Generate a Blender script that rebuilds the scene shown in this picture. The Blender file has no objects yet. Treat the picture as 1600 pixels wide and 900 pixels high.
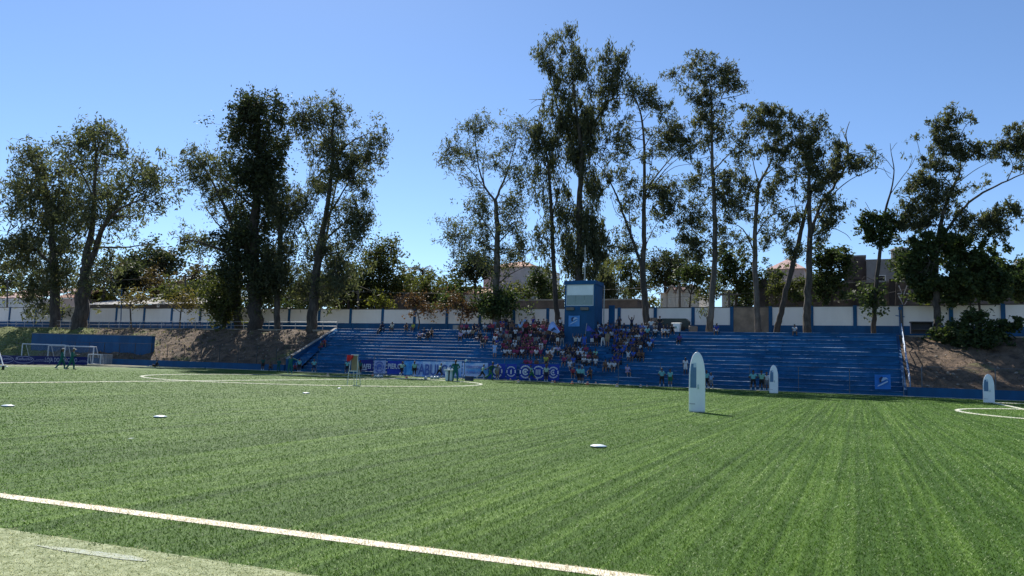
import bpy, math, random
import numpy as np
from mathutils import Vector, Matrix
R = math.radians
SC = bpy.context.scene
COL = SC.collection
random.seed(7)
RNG = np.random.default_rng(7)

# ------------------------------------------------------------------ camera, sky, sun, exposure
FPX, YAW, PITCH, ROLL, EYE = 1160.0, R(25.03), R(5.84), R(1.72), 1.5
_fw = np.array([-math.sin(YAW)*math.cos(PITCH), math.cos(YAW)*math.cos(PITCH), math.sin(PITCH)])
_rt = np.array([math.cos(YAW), math.sin(YAW), 0.0])
_up = np.cross(_rt, _fw)
CR = math.cos(ROLL)*_rt + math.sin(ROLL)*_up
CU = -math.sin(ROLL)*_rt + math.cos(ROLL)*_up
CF = _fw
CAMP = np.array([0.0, 0.0, EYE])
cam = bpy.data.cameras.new('camera')
cam.sensor_width = 36.0
cam.lens = 36.0*FPX/1600.0
cam.clip_start = 0.1
cam.clip_end = 4000
camo = bpy.data.objects.new('camera', cam)
COL.objects.link(camo)
M4 = Matrix(((CR[0], CU[0], -CF[0], 0), (CR[1], CU[1], -CF[1], 0), (CR[2], CU[2], -CF[2], EYE), (0, 0, 0, 1)))
camo.matrix_world = M4
SC.camera = camo

SUN_EL, SUN_AZ = R(44.5), math.atan2(-1.69, 1.80)      # azimuth from +Y towards +X
sdir = Vector((math.sin(SUN_AZ)*math.cos(SUN_EL), math.cos(SUN_AZ)*math.cos(SUN_EL), math.sin(SUN_EL)))
wd = bpy.data.worlds.new('World')
SC.world = wd
wd.use_nodes = True
nt = wd.node_tree
sky = nt.nodes.new('ShaderNodeTexSky')
sky.sky_type = 'NISHITA'
sky.sun_disc = False
sky.sun_elevation = SUN_EL
sky.sun_rotation = SUN_AZ
sky.altitude = 0
sky.air_density = 0.85
sky.dust_density = 0.1
sky.ozone_density = 6.0
bg = nt.nodes['Background']
bg.inputs['Strength'].default_value = 0.101
nt.links.new(sky.outputs[0], bg.inputs[0])
sl = bpy.data.lights.new('sun', 'SUN')
sl.energy = 5.0
sl.angle = R(0.53)
sl.color = (1.0, 0.95, 0.86)
so = bpy.data.objects.new('sun', sl)
COL.objects.link(so)
so.rotation_euler = (-sdir).to_track_quat('-Z', 'Y').to_euler()
SC.view_settings.view_transform = 'Standard'
SC.view_settings.look = 'None'
SC.view_settings.gamma = 1
SC.view_settings.exposure = 0.63

# ------------------------------------------------------------------ helpers
def at(u, v, Y):
    """point of the plane y = Y that the photograph shows at (u, v)"""
    d = (u-800)/FPX*CR + (450-v)/FPX*CU + CF
    return CAMP + d*(Y/d[1])
def gnd(u, v, z=0.0):
    d = (u-800)/FPX*CR + (450-v)/FPX*CU + CF
    return CAMP + d*((z-EYE)/d[2])
def mpp(u, v, Y):
    return float(np.linalg.norm(at(u+1, v, Y)-at(u, v, Y)))

def tag(o, label=None, cat=None, group=None, kind=None):
    if label: o['label'] = label
    if cat: o['category'] = cat
    if group: o['group'] = group
    if kind: o['kind'] = kind
    return o
def empty(name, loc, rz=0.0, label=None, cat=None, group=None):
    o = bpy.data.objects.new(name, None)
    o.location = [float(c) for c in loc]
    o.rotation_euler = (0, 0, rz)
    COL.objects.link(o)
    return tag(o, label, cat, group)

class MB:
    def __init__(s, org=(0, 0, 0)):
        s.v = []; s.f = []; s.m = []; s.o = np.array(org, float); s.n = 0
    def add(s, v, f, m=0):
        v = np.asarray(v, float).reshape(-1, 3)
        k = s.n
        s.v.append(v-s.o); s.n += len(v)
        for q in f:
            s.f.append([i+k for i in q]); s.m.append(m)
    def box(s, x0, x1, y0, y1, z0, z1, m=0):
        v = [(x, y, z) for z in (z0, z1) for y in (y0, y1) for x in (x0, x1)]
        s.add(v, [(0, 2, 3, 1), (4, 5, 7, 6), (0, 1, 5, 4), (2, 6, 7, 3), (0, 4, 6, 2), (1, 3, 7, 5)], m)
    def prism(s, pts, a, b, m=0):
        """closed polygon pts swept from offset a to offset b (3-vectors)"""
        p = np.asarray(pts, float); n = len(p)
        v = np.concatenate([p+np.array(a, float), p+np.array(b, float)])
        s.add(v, [tuple(range(n-1, -1, -1)), tuple(range(n, 2*n))] + [(i, (i+1) % n, n+(i+1) % n, n+i) for i in range(n)], m)
    def bar(s, a, b, w, t, m=0):
        a = np.array(a, float); b = np.array(b, float)
        d = (b-a)/max(np.linalg.norm(b-a), 1e-9)
        h = np.array([0, 0, 1.0]) if abs(d[2]) < .9 else np.array([1.0, 0, 0])
        x = np.cross(d, h); x /= np.linalg.norm(x); y = np.cross(x, d)
        c = [x*w/2+y*t/2, -x*w/2+y*t/2, -x*w/2-y*t/2, x*w/2-y*t/2]
        s.add([a+q for q in c]+[b+q for q in c], [(0, 1, 2, 3), (7, 6, 5, 4)]+[(i, i+4, (i+1) % 4+4, (i+1) % 4) for i in range(4)], m)
    def tube(s, pts, rad, n=8, m=0, cap=True):
        pts = np.asarray(pts, float); k = len(pts)
        if np.isscalar(rad): rad = [rad]*k
        vs = []
        x = None
        for i in range(k):
            d = pts[min(i+1, k-1)]-pts[max(i-1, 0)]
            d = d/max(np.linalg.norm(d), 1e-9)
            if x is None:
                h = np.array([1.0, 0, 0]) if abs(d[0]) < .9 else np.array([0, 1.0, 0])
                x = np.cross(d, h)
            x = x-d*np.dot(x, d); x /= max(np.linalg.norm(x), 1e-9)
            y = np.cross(d, x)
            for j in range(n):
                a = 2*math.pi*j/n
                vs.append(pts[i]+rad[i]*(math.cos(a)*x+math.sin(a)*y))
        f = []
        for i in range(k-1):
            for j in range(n):
                f.append((i*n+j, i*n+(j+1) % n, (i+1)*n+(j+1) % n, (i+1)*n+j))
        if cap:
            f.append(tuple(range(n-1, -1, -1))); f.append(tuple(range((k-1)*n, k*n)))
        s.add(vs, f, m)
    def lathe(s, c, prof, n=16, m=0):
        """prof: list of (radius, z)"""
        c = np.array(c, float); vs = []
        for r, z in prof:
            for j in range(n):
                a = 2*math.pi*j/n
                vs.append(c+np.array([r*math.cos(a), r*math.sin(a), z]))
        f = [(i*n+j, i*n+(j+1) % n, (i+1)*n+(j+1) % n, (i+1)*n+j) for i in range(len(prof)-1) for j in range(n)]
        f.append(tuple(range(n-1, -1, -1))); f.append(tuple(range((len(prof)-1)*n, len(prof)*n)))
        s.add(vs, f, m)
    def build(s, name, mats, parent=None, smooth=False, loc=None):
        me = bpy.data.meshes.new(name)
        v = np.concatenate(s.v) if s.v else np.zeros((0, 3))
        me.from_pydata(v.tolist(), [], s.f)
        if not isinstance(mats, (list, tuple)): mats = [mats]
        for q in mats: me.materials.append(q)
        if len(mats) > 1: me.polygons.foreach_set('material_index', s.m)
        if smooth: me.polygons.foreach_set('use_smooth', [True]*len(me.polygons))
        me.update()
        return link(name, me, parent, loc if loc is not None else (s.o if parent is None else (0, 0, 0)))
def link(name, me, parent=None, loc=(0, 0, 0)):
    o = bpy.data.objects.new(name, me)
    COL.objects.link(o)
    o.location = [float(c) for c in loc]
    if parent: o.parent = parent
    return o
def npmesh(name, v, nf, per, mat, tint=None, smooth=False):
    """mesh from flat numpy arrays: every face has `per` own vertices"""
    me = bpy.data.meshes.new(name)
    v = np.asarray(v, np.float32).reshape(-1, 3)
    me.vertices.add(len(v)); me.vertices.foreach_set('co', v.ravel())
    me.loops.add(nf*per); me.loops.foreach_set('vertex_index', np.arange(nf*per, dtype=np.int32))
    me.polygons.add(nf)
    me.polygons.foreach_set('loop_start', np.arange(0, nf*per, per, dtype=np.int32))
    me.polygons.foreach_set('loop_total', np.full(nf, per, np.int32))
    if tint is not None:
        a = me.attributes.new('tint', 'FLOAT', 'POINT')
        a.data.foreach_set('value', np.asarray(tint, np.float32))
    for q in (mat if isinstance(mat, (list, tuple)) else [mat]): me.materials.append(q)
    me.update(); me.validate()
    return me

# ------------------------------------------------------------------ materials
def new_mat(name):
    m = bpy.data.materials.new(name); m.use_nodes = True
    n = m.node_tree
    return m, n, n.nodes['Principled BSDF'], n.links
def ramp(n, a, b, ca, cb):
    r = n.nodes.new('ShaderNodeValToRGB')
    r.color_ramp.elements[0].position = a; r.color_ramp.elements[1].position = b
    r.color_ramp.elements[0].color = (*ca, 1); r.color_ramp.elements[1].color = (*cb, 1)
    return r
def noise(n, L, scale, detail=4, rough=.6, vec=None, sc=None):
    t = n.nodes.new('ShaderNodeTexNoise')
    t.inputs['Scale'].default_value = scale; t.inputs['Detail'].default_value = detail; t.inputs['Roughness'].default_value = rough
    if vec is not None:
        if sc:
            mp = n.nodes.new('ShaderNodeMapping'); mp.inputs['Scale'].default_value = sc
            L.new(vec, mp.inputs[0]); vec = mp.outputs[0]
        L.new(vec, t.inputs['Vector'])
    return t
def pos(n):
    return n.nodes.new('ShaderNodeNewGeometry').outputs['Position']
def mixc(n, L, fac, a, b, mode='MIX'):
    x = n.nodes.new('ShaderNodeMix'); x.data_type = 'RGBA'; x.blend_type = mode
    for s, k in ((fac, 0), (a, 6), (b, 7)):
        if isinstance(s, (int, float)): x.inputs[k].default_value = s
        elif isinstance(s, tuple): x.inputs[k].default_value = (*s, 1)
        else: L.new(s, x.inputs[k])
    return x.outputs[2]
def math_(n, L, op, a, b=0.0):
    x = n.nodes.new('ShaderNodeMath'); x.operation = op
    for s, k in ((a, 0), (b, 1)):
        if isinstance(s, (int, float)): x.inputs[k].default_value = s
        else: L.new(s, x.inputs[k])
    return x.outputs[0]
def surf(name, c, rough=.7, var=.25, scale=2.0, bump=0.0, bscale=20, c2=None, sc=None, spec=.5, metal=0.0, patch=(.42, .62)):
    """painted or plain surface: base colour with patchy wear of colour c2, fine grain, optional bump"""
    m, n, b, L = new_mat(name)
    p = pos(n)
    c2 = c2 or tuple(x*(1-var) for x in c)
    t = noise(n, L, scale, 6, .65, p, sc)
    r = ramp(n, patch[0], patch[1], c2, c)
    L.new(t.outputs['Fac'], r.inputs[0])
    L.new(r.outputs[0], b.inputs['Base Color'])
    b.inputs['Roughness'].default_value = rough
    b.inputs['Metallic'].default_value = metal
    b.inputs['Specular IOR Level'].default_value = spec
    if bump:
        t2 = noise(n, L, bscale, 4, .6, p)
        bp = n.nodes.new('ShaderNodeBump'); bp.inputs['Strength'].default_value = bump; bp.inputs['Distance'].default_value = .05
        L.new(t2.outputs['Fac'], bp.inputs['Height']); L.new(bp.outputs[0], b.inputs['Normal'])
    return m
_plain = {}
def plain(c, rough=.75, name=None, spec=.4):
    k = (tuple(round(x, 3) for x in c), rough)
    if k not in _plain:
        m, n, b, L = new_mat(name or 'cloth')
        t = noise(n, L, 9, 3, .6, pos(n))
        r = ramp(n, .35, .65, tuple(x*.82 for x in c), c)
        L.new(t.outputs['Fac'], r.inputs[0]); L.new(r.outputs[0], b.inputs['Base Color'])
        b.inputs['Roughness'].default_value = rough; b.inputs['Specular IOR Level'].default_value = spec
        _plain[k] = m
    return _plain[k]

def leafmat(name, c1, c2, trans=.45, c3=None):
    m, n, b, L = new_mat(name)
    a = n.nodes.new('ShaderNodeAttribute'); a.attribute_name = 'tint'
    r = ramp(n, 0, 1, c1, c2)
    if c3:
        e = r.color_ramp.elements.new(.93); e.color = (*c2, 1)
        r.color_ramp.elements[2].color = (*c3, 1)
    L.new(a.outputs['Fac'], r.inputs[0])
    L.new(r.outputs[0], b.inputs['Base Color'])
    b.inputs['Roughness'].default_value = .6; b.inputs['Specular IOR Level'].default_value = .22
    tr = n.nodes.new('ShaderNodeBsdfTranslucent')
    yel = mixc(n, L, 1.0, r.outputs[0], (1.0, 1.05, .55), 'MULTIPLY')
    L.new(yel, tr.inputs[0])
    mx = n.nodes.new('ShaderNodeMixShader'); mx.inputs[0].default_value = trans
    L.new(b.outputs[0], mx.inputs[1]); L.new(tr.outputs[0], mx.inputs[2])
    L.new(mx.outputs[0], n.nodes['Material Output'].inputs[0])
    return m
LEAF = {
 'euc': leafmat('eucalyptus_leaf', (.05, .063, .042), (.155, .163, .095), .54, (.17, .145, .06)),
 'euc_pale': leafmat('pale_eucalyptus_leaf', (.055, .07, .047), (.165, .175, .10), .55, (.2, .17, .08)),
 'dark': leafmat('dark_ivy_leaf', (.028, .040, .024), (.085, .10, .046), .4),
 'broad': leafmat('broad_leaf', (.03, .05, .022), (.09, .12, .045), .44, (.14, .15, .04)),
 'olive': leafmat('olive_leaf', (.045, .06, .022), (.135, .145, .05), .48, (.22, .2, .05)),
 'yellow': leafmat('yellow_green_leaf', (.10, .13, .03), (.28, .26, .05), .5),
 'red': leafmat('reddish_leaf', (.07, .042, .024), (.16, .085, .05), .4, (.11, .125, .05)),
 'orange': leafmat('dry_orange_leaf', (.10, .09, .03), (.21, .155, .06), .45),
 'brown': leafmat('brown_leaf', (.06, .045, .025), (.13, .095, .045), .4),
}
BARK = surf('eucalyptus_bark', (.092, .076, .062), .9, .5, 1.6, .5, 9, c2=(.035, .03, .025), sc=(2.2, 2.2, .5))
BARKD = surf('dark_bark', (.065, .052, .042), .9, .5, 3, .5, 9, c2=(.03, .024, .02), sc=(2.2, 2.2, .5))
BARKP = surf('pale_bark', (.135, .115, .098), .85, .5, 1.2, .4, 9, c2=(.05, .042, .036), sc=(2.2, 2.2, .5))
BLUE = surf('blue_paint', (.006, .095, .235), .6, .3, 1.3, .12, 14, c2=(.005, .07, .18), spec=.3)
BLUEW = surf('blue_paint_wall', (.006, .090, .225), .65, .3, .6, .1, 10, c2=(.006, .066, .165), sc=(1, 1, .4), spec=.3)
WHITEP = surf('white_wall_paint', (.80, .78, .75), .8, .2, .5, .05, 18, c2=(.70, .68, .65), sc=(1, 1, .35), patch=(.3, .6))
WHITE = surf('white_paint', (.80, .80, .78), .5, .1, 3)
METAL = surf('galvanised_steel', (.42, .44, .46), .45, .25, 6, metal=.6)
DARKM = surf('dark_steel', (.05, .055, .06), .5, .3, 6, metal=.4)
CONC = surf('bare_concrete', (.25, .205, .165), .9, .4, 1.1, .25, 14, c2=(.15, .12, .10))
CONCG = surf('grey_concrete', (.30, .29, .27), .9, .3, 1.3, .2, 12)
BRICKW = surf('dark_brick_render', (.135, .105, .09), .9, .35, 1.0, .3, 16, c2=(.085, .068, .06))
HWHITE = surf('house_white', (.80, .77, .72), .85, .18, .8)
HPINK = surf('house_pink', (.55, .42, .36), .85, .18, .8)
HGREY = surf('house_grey', (.30, .29, .285), .85, .22, .8)
TILE = surf('clay_tile', (.36, .16, .10), .85, .35, 2.5, .3, 12)
TILEP = surf('pink_roof', (.58, .38, .34), .85, .25, 2.0)
ROOFG = surf('fibre_cement_roof', (.33, .32, .31), .85, .25, 1.5)
GLASSD = surf('dark_window_glass', (.03, .035, .04), .12, .3, 1, spec=.6)
BLACK = plain((.012, .013, .015), .6, 'black_rubber')
# ------------------------------------------------------------------ ground, pitch, turf, lines
def turf_nodes(n, L, tint=None):
    """artificial turf: brushed streaks that run across the pitch (along y), blotches, fine fibre speckle"""
    p = pos(n)
    s1 = noise(n, L, 1.0, 4, .62, p, (10, .05, 1))
    s2 = noise(n, L, 1.0, 3, .6, p, (2.0, .035, 1))
    s3 = noise(n, L, .35, 5, .6, p)
    sp = noise(n, L, 1.0, 3, .75, p, (38, 30, 30))
    tot = math_(n, L, 'ADD', math_(n, L, 'MULTIPLY', s1.outputs['Fac'], .5), math_(n, L, 'MULTIPLY', s2.outputs['Fac'], .25))
    tot = math_(n, L, 'ADD', tot, math_(n, L, 'MULTIPLY', s3.outputs['Fac'], .25))
    if tint is None:
        tot = math_(n, L, 'ADD', math_(n, L, 'MULTIPLY', tot, .72), math_(n, L, 'MULTIPLY', sp.outputs['Fac'], .28))
    else:
        tot = math_(n, L, 'ADD', math_(n, L, 'MULTIPLY', tot, .72), math_(n, L, 'MULTIPLY', tint, .28))
    r = ramp(n, .36, .74, (.020, .060, .005), (.165, .24, .058))
    e = r.color_ramp.elements.new(.5); e.color = (.047, .106, .011, 1)
    e = r.color_ramp.elements.new(.62); e.color = (.10, .178, .028, 1); r.color_ramp.elements[3].color = (.42, .52, .29, 1)  # palest stop doubles as the painted glint of sunlit fibres
    L.new(tot, r.inputs[0])
    st = math_(n, L, 'ADD', math_(n, L, 'MULTIPLY', s1.outputs['Fac'], .72), math_(n, L, 'MULTIPLY', s2.outputs['Fac'], .28))
    br = ramp(n, .37, .63, (.83, .85, .82), (1.19, 1.16, 1.06)); L.new(st, br.inputs[0])
    return mixc(n, L, 1.0, r.outputs[0], br.outputs[0], 'MULTIPLY'), sp
def fibre_mat(name, kind):
    m, n, b, L = new_mat(name)
    at_ = n.nodes.new('ShaderNodeAttribute'); at_.attribute_name = 'tint'
    if kind == 'turf':
        c, _ = turf_nodes(n, L, at_.outputs['Fac'])
    elif kind == 'white':
        r = ramp(n, 0, 1, (.78, .78, .68), (.90, .90, .80)); L.new(at_.outputs['Fac'], r.inputs[0]); c = r.outputs[0]
    elif kind == 'line':
        r = ramp(n, 0, 1, (.60, .51, .35), (.80, .70, .50)); L.new(at_.outputs['Fac'], r.inputs[0])
        wn = noise(n, L, 2.2, 6, .75, pos(n)); wr = ramp(n, .36, .58, (.66, .70, .60), (1, 1, 1)); L.new(wn.outputs['Fac'], wr.inputs[0]); c = mixc(n, L, 1.0, r.outputs[0], wr.outputs[0], 'MULTIPLY')
    else:
        r = ramp(n, 0, 1, (.13, .17, .05), (.62, .62, .36)); L.new(at_.outputs['Fac'], r.inputs[0]); c = r.outputs[0]
    L.new(c, b.inputs['Base Color'])
    b.inputs['Roughness'].default_value = .5; b.inputs['Specular IOR Level'].default_value = .2
    tr = n.nodes.new('ShaderNodeBsdfTranslucent'); L.new(c, tr.inputs[0])
    mx = n.nodes.new('ShaderNodeMixShader'); mx.inputs[0].default_value = .42
    L.new(b.outputs[0], mx.inputs[1]); L.new(tr.outputs[0], mx.inputs[2])
    L.new(mx.outputs[0], n.nodes['Material Output'].inputs[0])
    return m
def turf_ground(name):
    m, n, b, L = new_mat(name)
    c, sp = turf_nodes(n, L)
    L.new(c, b.inputs['Base Color'])
    b.inputs['Roughness'].default_value = .75; b.inputs['Specular IOR Level'].default_value = .12
    bp = n.nodes.new('ShaderNodeBump'); bp.inputs['Strength'].default_value = .7; bp.inputs['Distance'].default_value = .03
    L.new(sp.outputs['Fac'], bp.inputs['Height']); L.new(bp.outputs[0], b.inputs['Normal'])
    return m
TURF = turf_ground('turf'); FIB = fibre_mat('turf_fibre', 'turf'); FIBL = fibre_mat('line_fibre', 'line'); FIBW = fibre_mat('white_fibre', 'white'); FIBF = fibre_mat('faded_fibre', 'faded')
LINEM = surf('line_paint', (.78, .72, .57), .8, .22, 6, .2, 40)
FADED = surf('faded_turf', (.38, .42, .23), .85, .4, 9, .6, 60, c2=(.20, .24, .10))
SCUFF = surf('pale_scuff', (.42, .47, .42), .85, .25, 16, .5, 60, c2=(.36, .38, .23), patch=(.38, .66))
SOIL = surf('soil', (.17, .115, .08), .95, .4, .6, .5, 8, c2=(.10, .07, .05))

def sheet(name, pts, z, mat, label=None):
    b = MB(); p = [(q[0], q[1], z) for q in pts]
    b.add(p, [tuple(range(len(p)))]); o = b.build(name, mat)
    return tag(o, label, None, None, 'structure')
sheet('ground', [(-900, -200), (900, -200), (900, 1500), (-900, 1500)], -.03, SOIL, 'bare brown soil beyond the pitch')
sheet('pitch', [(-71, -12), (60, -12), (60, 61.62), (-71, 61.62)], 0, TURF, 'green artificial turf football pitch')
sheet('turf_verge', [(-140, -12), (-71, -12), (-71, 61.62), (-140, 61.62)], -.004, surf('verge', (.10, .125, .06), .9, .4, .5, .3, 20, c2=(.12, .105, .07)), 'worn turf strip behind the goal line')

# foreground touchline, measured at four points; faded strip on its near side
TL0, TL1 = gnd(0, 774.5)[:2], gnd(900, 890.5)[:2]
TD = (TL1-TL0)/np.linalg.norm(TL1-TL0); TN = np.array([-TD[1], TD[0]])
LW = .088
def band(name, a, b, w, z, mat, label):
    a = np.array(a, float); b = np.array(b, float); d = (b-a)/np.linalg.norm(b-a); q = np.array([-d[1], d[0]])*w
    return sheet(name, [a-q, b-q, b+q, a+q], z, mat, label)
touch = band('touchline', TL0-TD*40, TL0+TD*50, LW-.008, .004, LINEM, 'cream white touchline across the foreground turf')
FS0, FS1 = np.array([-6.56, 4.02]), np.array([-3.49, 4.26])
FD = (FS1-FS0)/np.linalg.norm(FS1-FS0); FN = np.array([-FD[1], FD[0]])
sheet('faded_turf', [FS0-FD*30, FS0-FD*30-FN*8, FS0+FD*40-FN*8, FS0+FD*40], .004, FADED, 'sun bleached strip of old turf in the near corner')
sc0, sc1 = gnd(52, 853)[:2], gnd(232, 877)[:2]
scd = (sc1-sc0)/np.linalg.norm(sc1-sc0); scn = np.array([-scd[1], scd[0]])
sheet('scuffed_line', [sc0, sc0+scd*.3-scn*.045, sc0+scd*.9-scn*.06, sc1-scn*.03, sc1+scn*.01, sc0+scd*.9+scn*.05, sc0+scd*.35+scn*.045], .008, SCUFF, 'worn bluish white line on the faded turf')
LINEP = []
def far_line(a, b, w, label, name='field_line'):
    o = band(name, a, b, w, .004, LINEM, label); LINEP.append((o, 'seg', a, b, w)); return o
far_line((-66, 61.35), (30, 61.35), .055, 'white touchline at the foot of the grandstand')
far_line((-33.86, 5.3), (-33.86, 61.2), .055, 'white halfway line across the pitch')
far_line((-66.2, 5.3), (-66.2, 61.2), .055, 'white goal line in front of the advertising boards')
far_line((7.45, 20), (7.45, 54.6), .055, 'white penalty box line beyond the small mannequin')
far_line((7.5, 54.6), (40, 54.6), .055, 'white side line of the penalty box')
def ring(name, cx, cy, r, a0, a1, w, label, n=96):
    b = MB()
    for i in range(n):
        t0, t1 = a0+(a1-a0)*i/n, a0+(a1-a0)*(i+1)/n
        q = [(cx+rr*math.cos(t), cy+rr*math.sin(t), .008) for rr, t in ((r-w, t0), (r+w, t0), (r+w, t1), (r-w, t1))]
        b.add(q, [(0, 1, 2, 3)])
    o = tag(b.build(name, LINEM), label, None, None, 'structure'); LINEP.append((o, 'arc', (cx, cy), (r, a0, a1), w)); return o
ring('centre_circle', -33.86, 41.56, 11.15, 0, 2*math.pi, .06, 'white centre circle painted on the turf')
ring('penalty_arc', 11.0, 38.6, 7.0, R(118), R(238), .06, 'white penalty arc bulging from the box line')

# turf fibres near the camera: real blades, fewer and broader with distance
def blades(k, dmin, dmax, side=R(47)):
    d = dmin*(dmax/dmin)**(RNG.uniform(0, 1, k)**.92); a = RNG.uniform(-side, side, k)
    return -np.sin(YAW+a)*d, np.cos(YAW+a)*d, (.019+.00012*d)*RNG.uniform(.5, 1.2, k), (.0016+.00054*d)*RNG.uniform(.7, 1.3, k)*np.clip((dmax-d)/(dmax*.2), .15, 1)
X, Y_, Hh, Ww = blades(600000, 3.2, 78)
keep = Y_ < 61; X, Y_, Hh, Ww = X[keep], Y_[keep], Hh[keep], Ww[keep]
dl = (np.stack([X, Y_], 1)-TL0)@TN
df = (np.stack([X, Y_], 1)-FS0)@FN + .05*np.sin(X*9)+.04*np.sin(X*23+1)
on_line = np.abs(dl)+RNG.normal(0, .009, len(dl)) < LW
faded = (df < 0) & ~on_line
def fibre_mesh(name, sel, mat, hs=1.0):
    """near fibres bend in two pieces, far ones are one leaning blade each"""
    out, tt = [], []
    near = np.hypot(X, Y_) < 8.5
    for two in (True, False):
        m = sel & (near == two)
        x, y, h, w = X[m], Y_[m], Hh[m]*hs, Ww[m]
        k = len(x)
        if k == 0: continue
        a = RNG.uniform(0, 2*np.pi, k); le = RNG.uniform(.3, 1.9, k)*h; la = RNG.normal(-1.2, 1.1, k)
        wx, wy = np.cos(a)*w/2, np.sin(a)*w/2
        tx, ty = x+np.cos(la)*le, y+np.sin(la)*le
        z0 = np.full(k, .001)
        A = np.stack([x-wx, y-wy, z0], 1); B = np.stack([x+wx, y+wy, z0], 1)
        T0 = np.stack([tx+wx*.35, ty+wy*.35, h*.98], 1); T1 = np.stack([tx-wx*.35, ty-wy*.35, h], 1)
        if two:
            mx_, my_ = x+np.cos(la)*le*.35, y+np.sin(la)*le*.35
            Cc = np.stack([mx_+wx*.9, my_+wy*.9, h*.6], 1); D = np.stack([mx_-wx*.9, my_-wy*.9, h*.6], 1)
            out.append(np.stack([A, B, Cc, D, D, Cc, T0, T1], 1).reshape(-1, 3))
        else:
            out.append(np.stack([A, B, T0+np.stack([wx, wy, 0*wx], 1)*.3, T1-np.stack([wx, wy, 0*wx], 1)*.3], 1).reshape(-1, 3))
        t = np.clip(RNG.normal(.46, .26, k), 0, 1)
        g = np.sin(x*31+np.sin(y*.5)*1.5)+np.sin(x*13.7+2+np.sin(y*.33)*2)+np.sin(x*5.1+1+y*.05)+.9*np.sin(y*2.3+x*3)*np.sin(y*.9+x*1.3)
        t = np.where(RNG.uniform(0, 1, k) < .10+.045*g, RNG.uniform(.95, 1.6, k), t)  # sun glints put into the tint of some fibres, bunched in streaks
        tt.append(np.repeat(t, 8 if two else 4))
    v = np.concatenate(out)
    return npmesh(name, v, len(v)//4, 4, mat, np.concatenate(tt))
tag(link('turf_fibres', fibre_mesh('turf_fibres', ~on_line & ~faded, FIB)), 'green plastic turf fibres of the near pitch', None, None, 'stuff')
tag(link('faded_turf_fibres', fibre_mesh('faded_turf_fibres', faded, FIBF, .8)), 'bleached turf fibres in the near corner', None, None, 'stuff')
link('fibres', fibre_mesh('touchline_fibres', on_line, FIBL, 1.0), touch)['kind'] = 'stuff'

# white fibres of the painted lines
for o_, kd, a_, b_, w_ in LINEP:
    if kd == 'seg':
        a_, b_ = np.array(a_, float), np.array(b_, float); ln = np.linalg.norm(b_-a_); k = int(ln*330); t_ = RNG.uniform(0, 1, k)[:, None]
        d_ = (b_-a_)/ln; P_ = a_+(b_-a_)*t_+np.array([-d_[1], d_[0]])*RNG.uniform(-w_, w_, k)[:, None]
    else:
        k = int(b_[0]*abs(b_[2]-b_[1])*330); t_ = RNG.uniform(b_[1], b_[2], k); rr_ = b_[0]+RNG.uniform(-w_, w_, k); P_ = np.stack([a_[0]+rr_*np.cos(t_), a_[1]+rr_*np.sin(t_)], 1)
    D_ = np.hypot(P_[:, 0], P_[:, 1]); X, Y_, Hh, Ww = P_[:, 0], P_[:, 1], (.027+.0002*D_)*RNG.uniform(.8, 1.25, k), .0018+.00062*D_
    link('fibres', fibre_mesh('line_fibres', np.ones(k, bool), FIBW, 1.0), o_)['kind'] = 'stuff'

# terrace behind the stand, banks on both sides, land behind the wall
tb = MB(); tb.box(-165, 45, 71.9, 77.4, 3.6, 4.95)
tag(tb.build('terrace', surf('pale_bounce_terrace', (.34, .29, .23), .9, .3, .6, .3, 8, c2=(.22, .18, .14))), 'earth terrace between the stand and the white wall', None, None, 'structure')  # terrace colour lightened to bounce light onto the white wall
sheet('street_ground', [(-400, 77.3), (400, 77.3), (400, 700), (-400, 700)], 5.0, surf('street', (.16, .15, .13), .9, .3, .2), 'ground behind the perimeter wall')
def bank_mat():
    m, n, b, L = new_mat('bank_soil')
    p = pos(n)
    t = noise(n, L, .9, 6, .7, p); r = ramp(n, .38, .66, (.058, .038, .024), (.205, .135, .084)); L.new(t.outputs['Fac'], r.inputs[0])
    g = noise(n, L, .22, 4, .6, p)
    sx = n.nodes.new('ShaderNodeSeparateXYZ'); L.new(p, sx.inputs[0])
    gx = n.nodes.new('ShaderNodeMapRange'); gx.inputs[1].default_value = -92; gx.inputs[2].default_value = -112; gx.inputs[3].default_value = 0; gx.inputs[4].default_value = .55
    L.new(sx.outputs[0], gx.inputs[0])
    f = math_(n, L, 'ADD', g.outputs['Fac'], gx.outputs[0])
    fr = ramp(n, .62, .74, (0, 0, 0), (1, 1, 1)); L.new(f, fr.inputs[0])
    t3 = noise(n, L, 2.5, 5, .7, p); gr = ramp(n, .35, .7, (.075, .10, .022), (.22, .24, .06)); L.new(t3.outputs['Fac'], gr.inputs[0])
    c = mixc(n, L, fr.outputs[0], r.outputs[0], gr.outputs[0])
    L.new(c, b.inputs['Base Color']); b.inputs['Roughness'].default_value = .95
    bp = n.nodes.new('ShaderNodeBump'); bp.inputs['Strength'].default_value = .9; bp.inputs['Distance'].default_value = .25
    t4 = noise(n, L, 2.2, 8, .7, p); L.new(t4.outputs['Fac'], bp.inputs['Height']); L.new(bp.outputs[0], b.inputs['Normal'])
    return m
BANK = bank_mat()
def bank_z(x, y, y0, z0, y1, z1):
    t = np.clip((y-y0)/(y1-y0), 0, 1)
    return z0+(z1-z0)*t + .16*np.sin(x*.9+y*1.3)*np.sin(y*.8+x*.23)+.10*np.sin(x*2.3+1)*np.sin(y*2.1)
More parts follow.
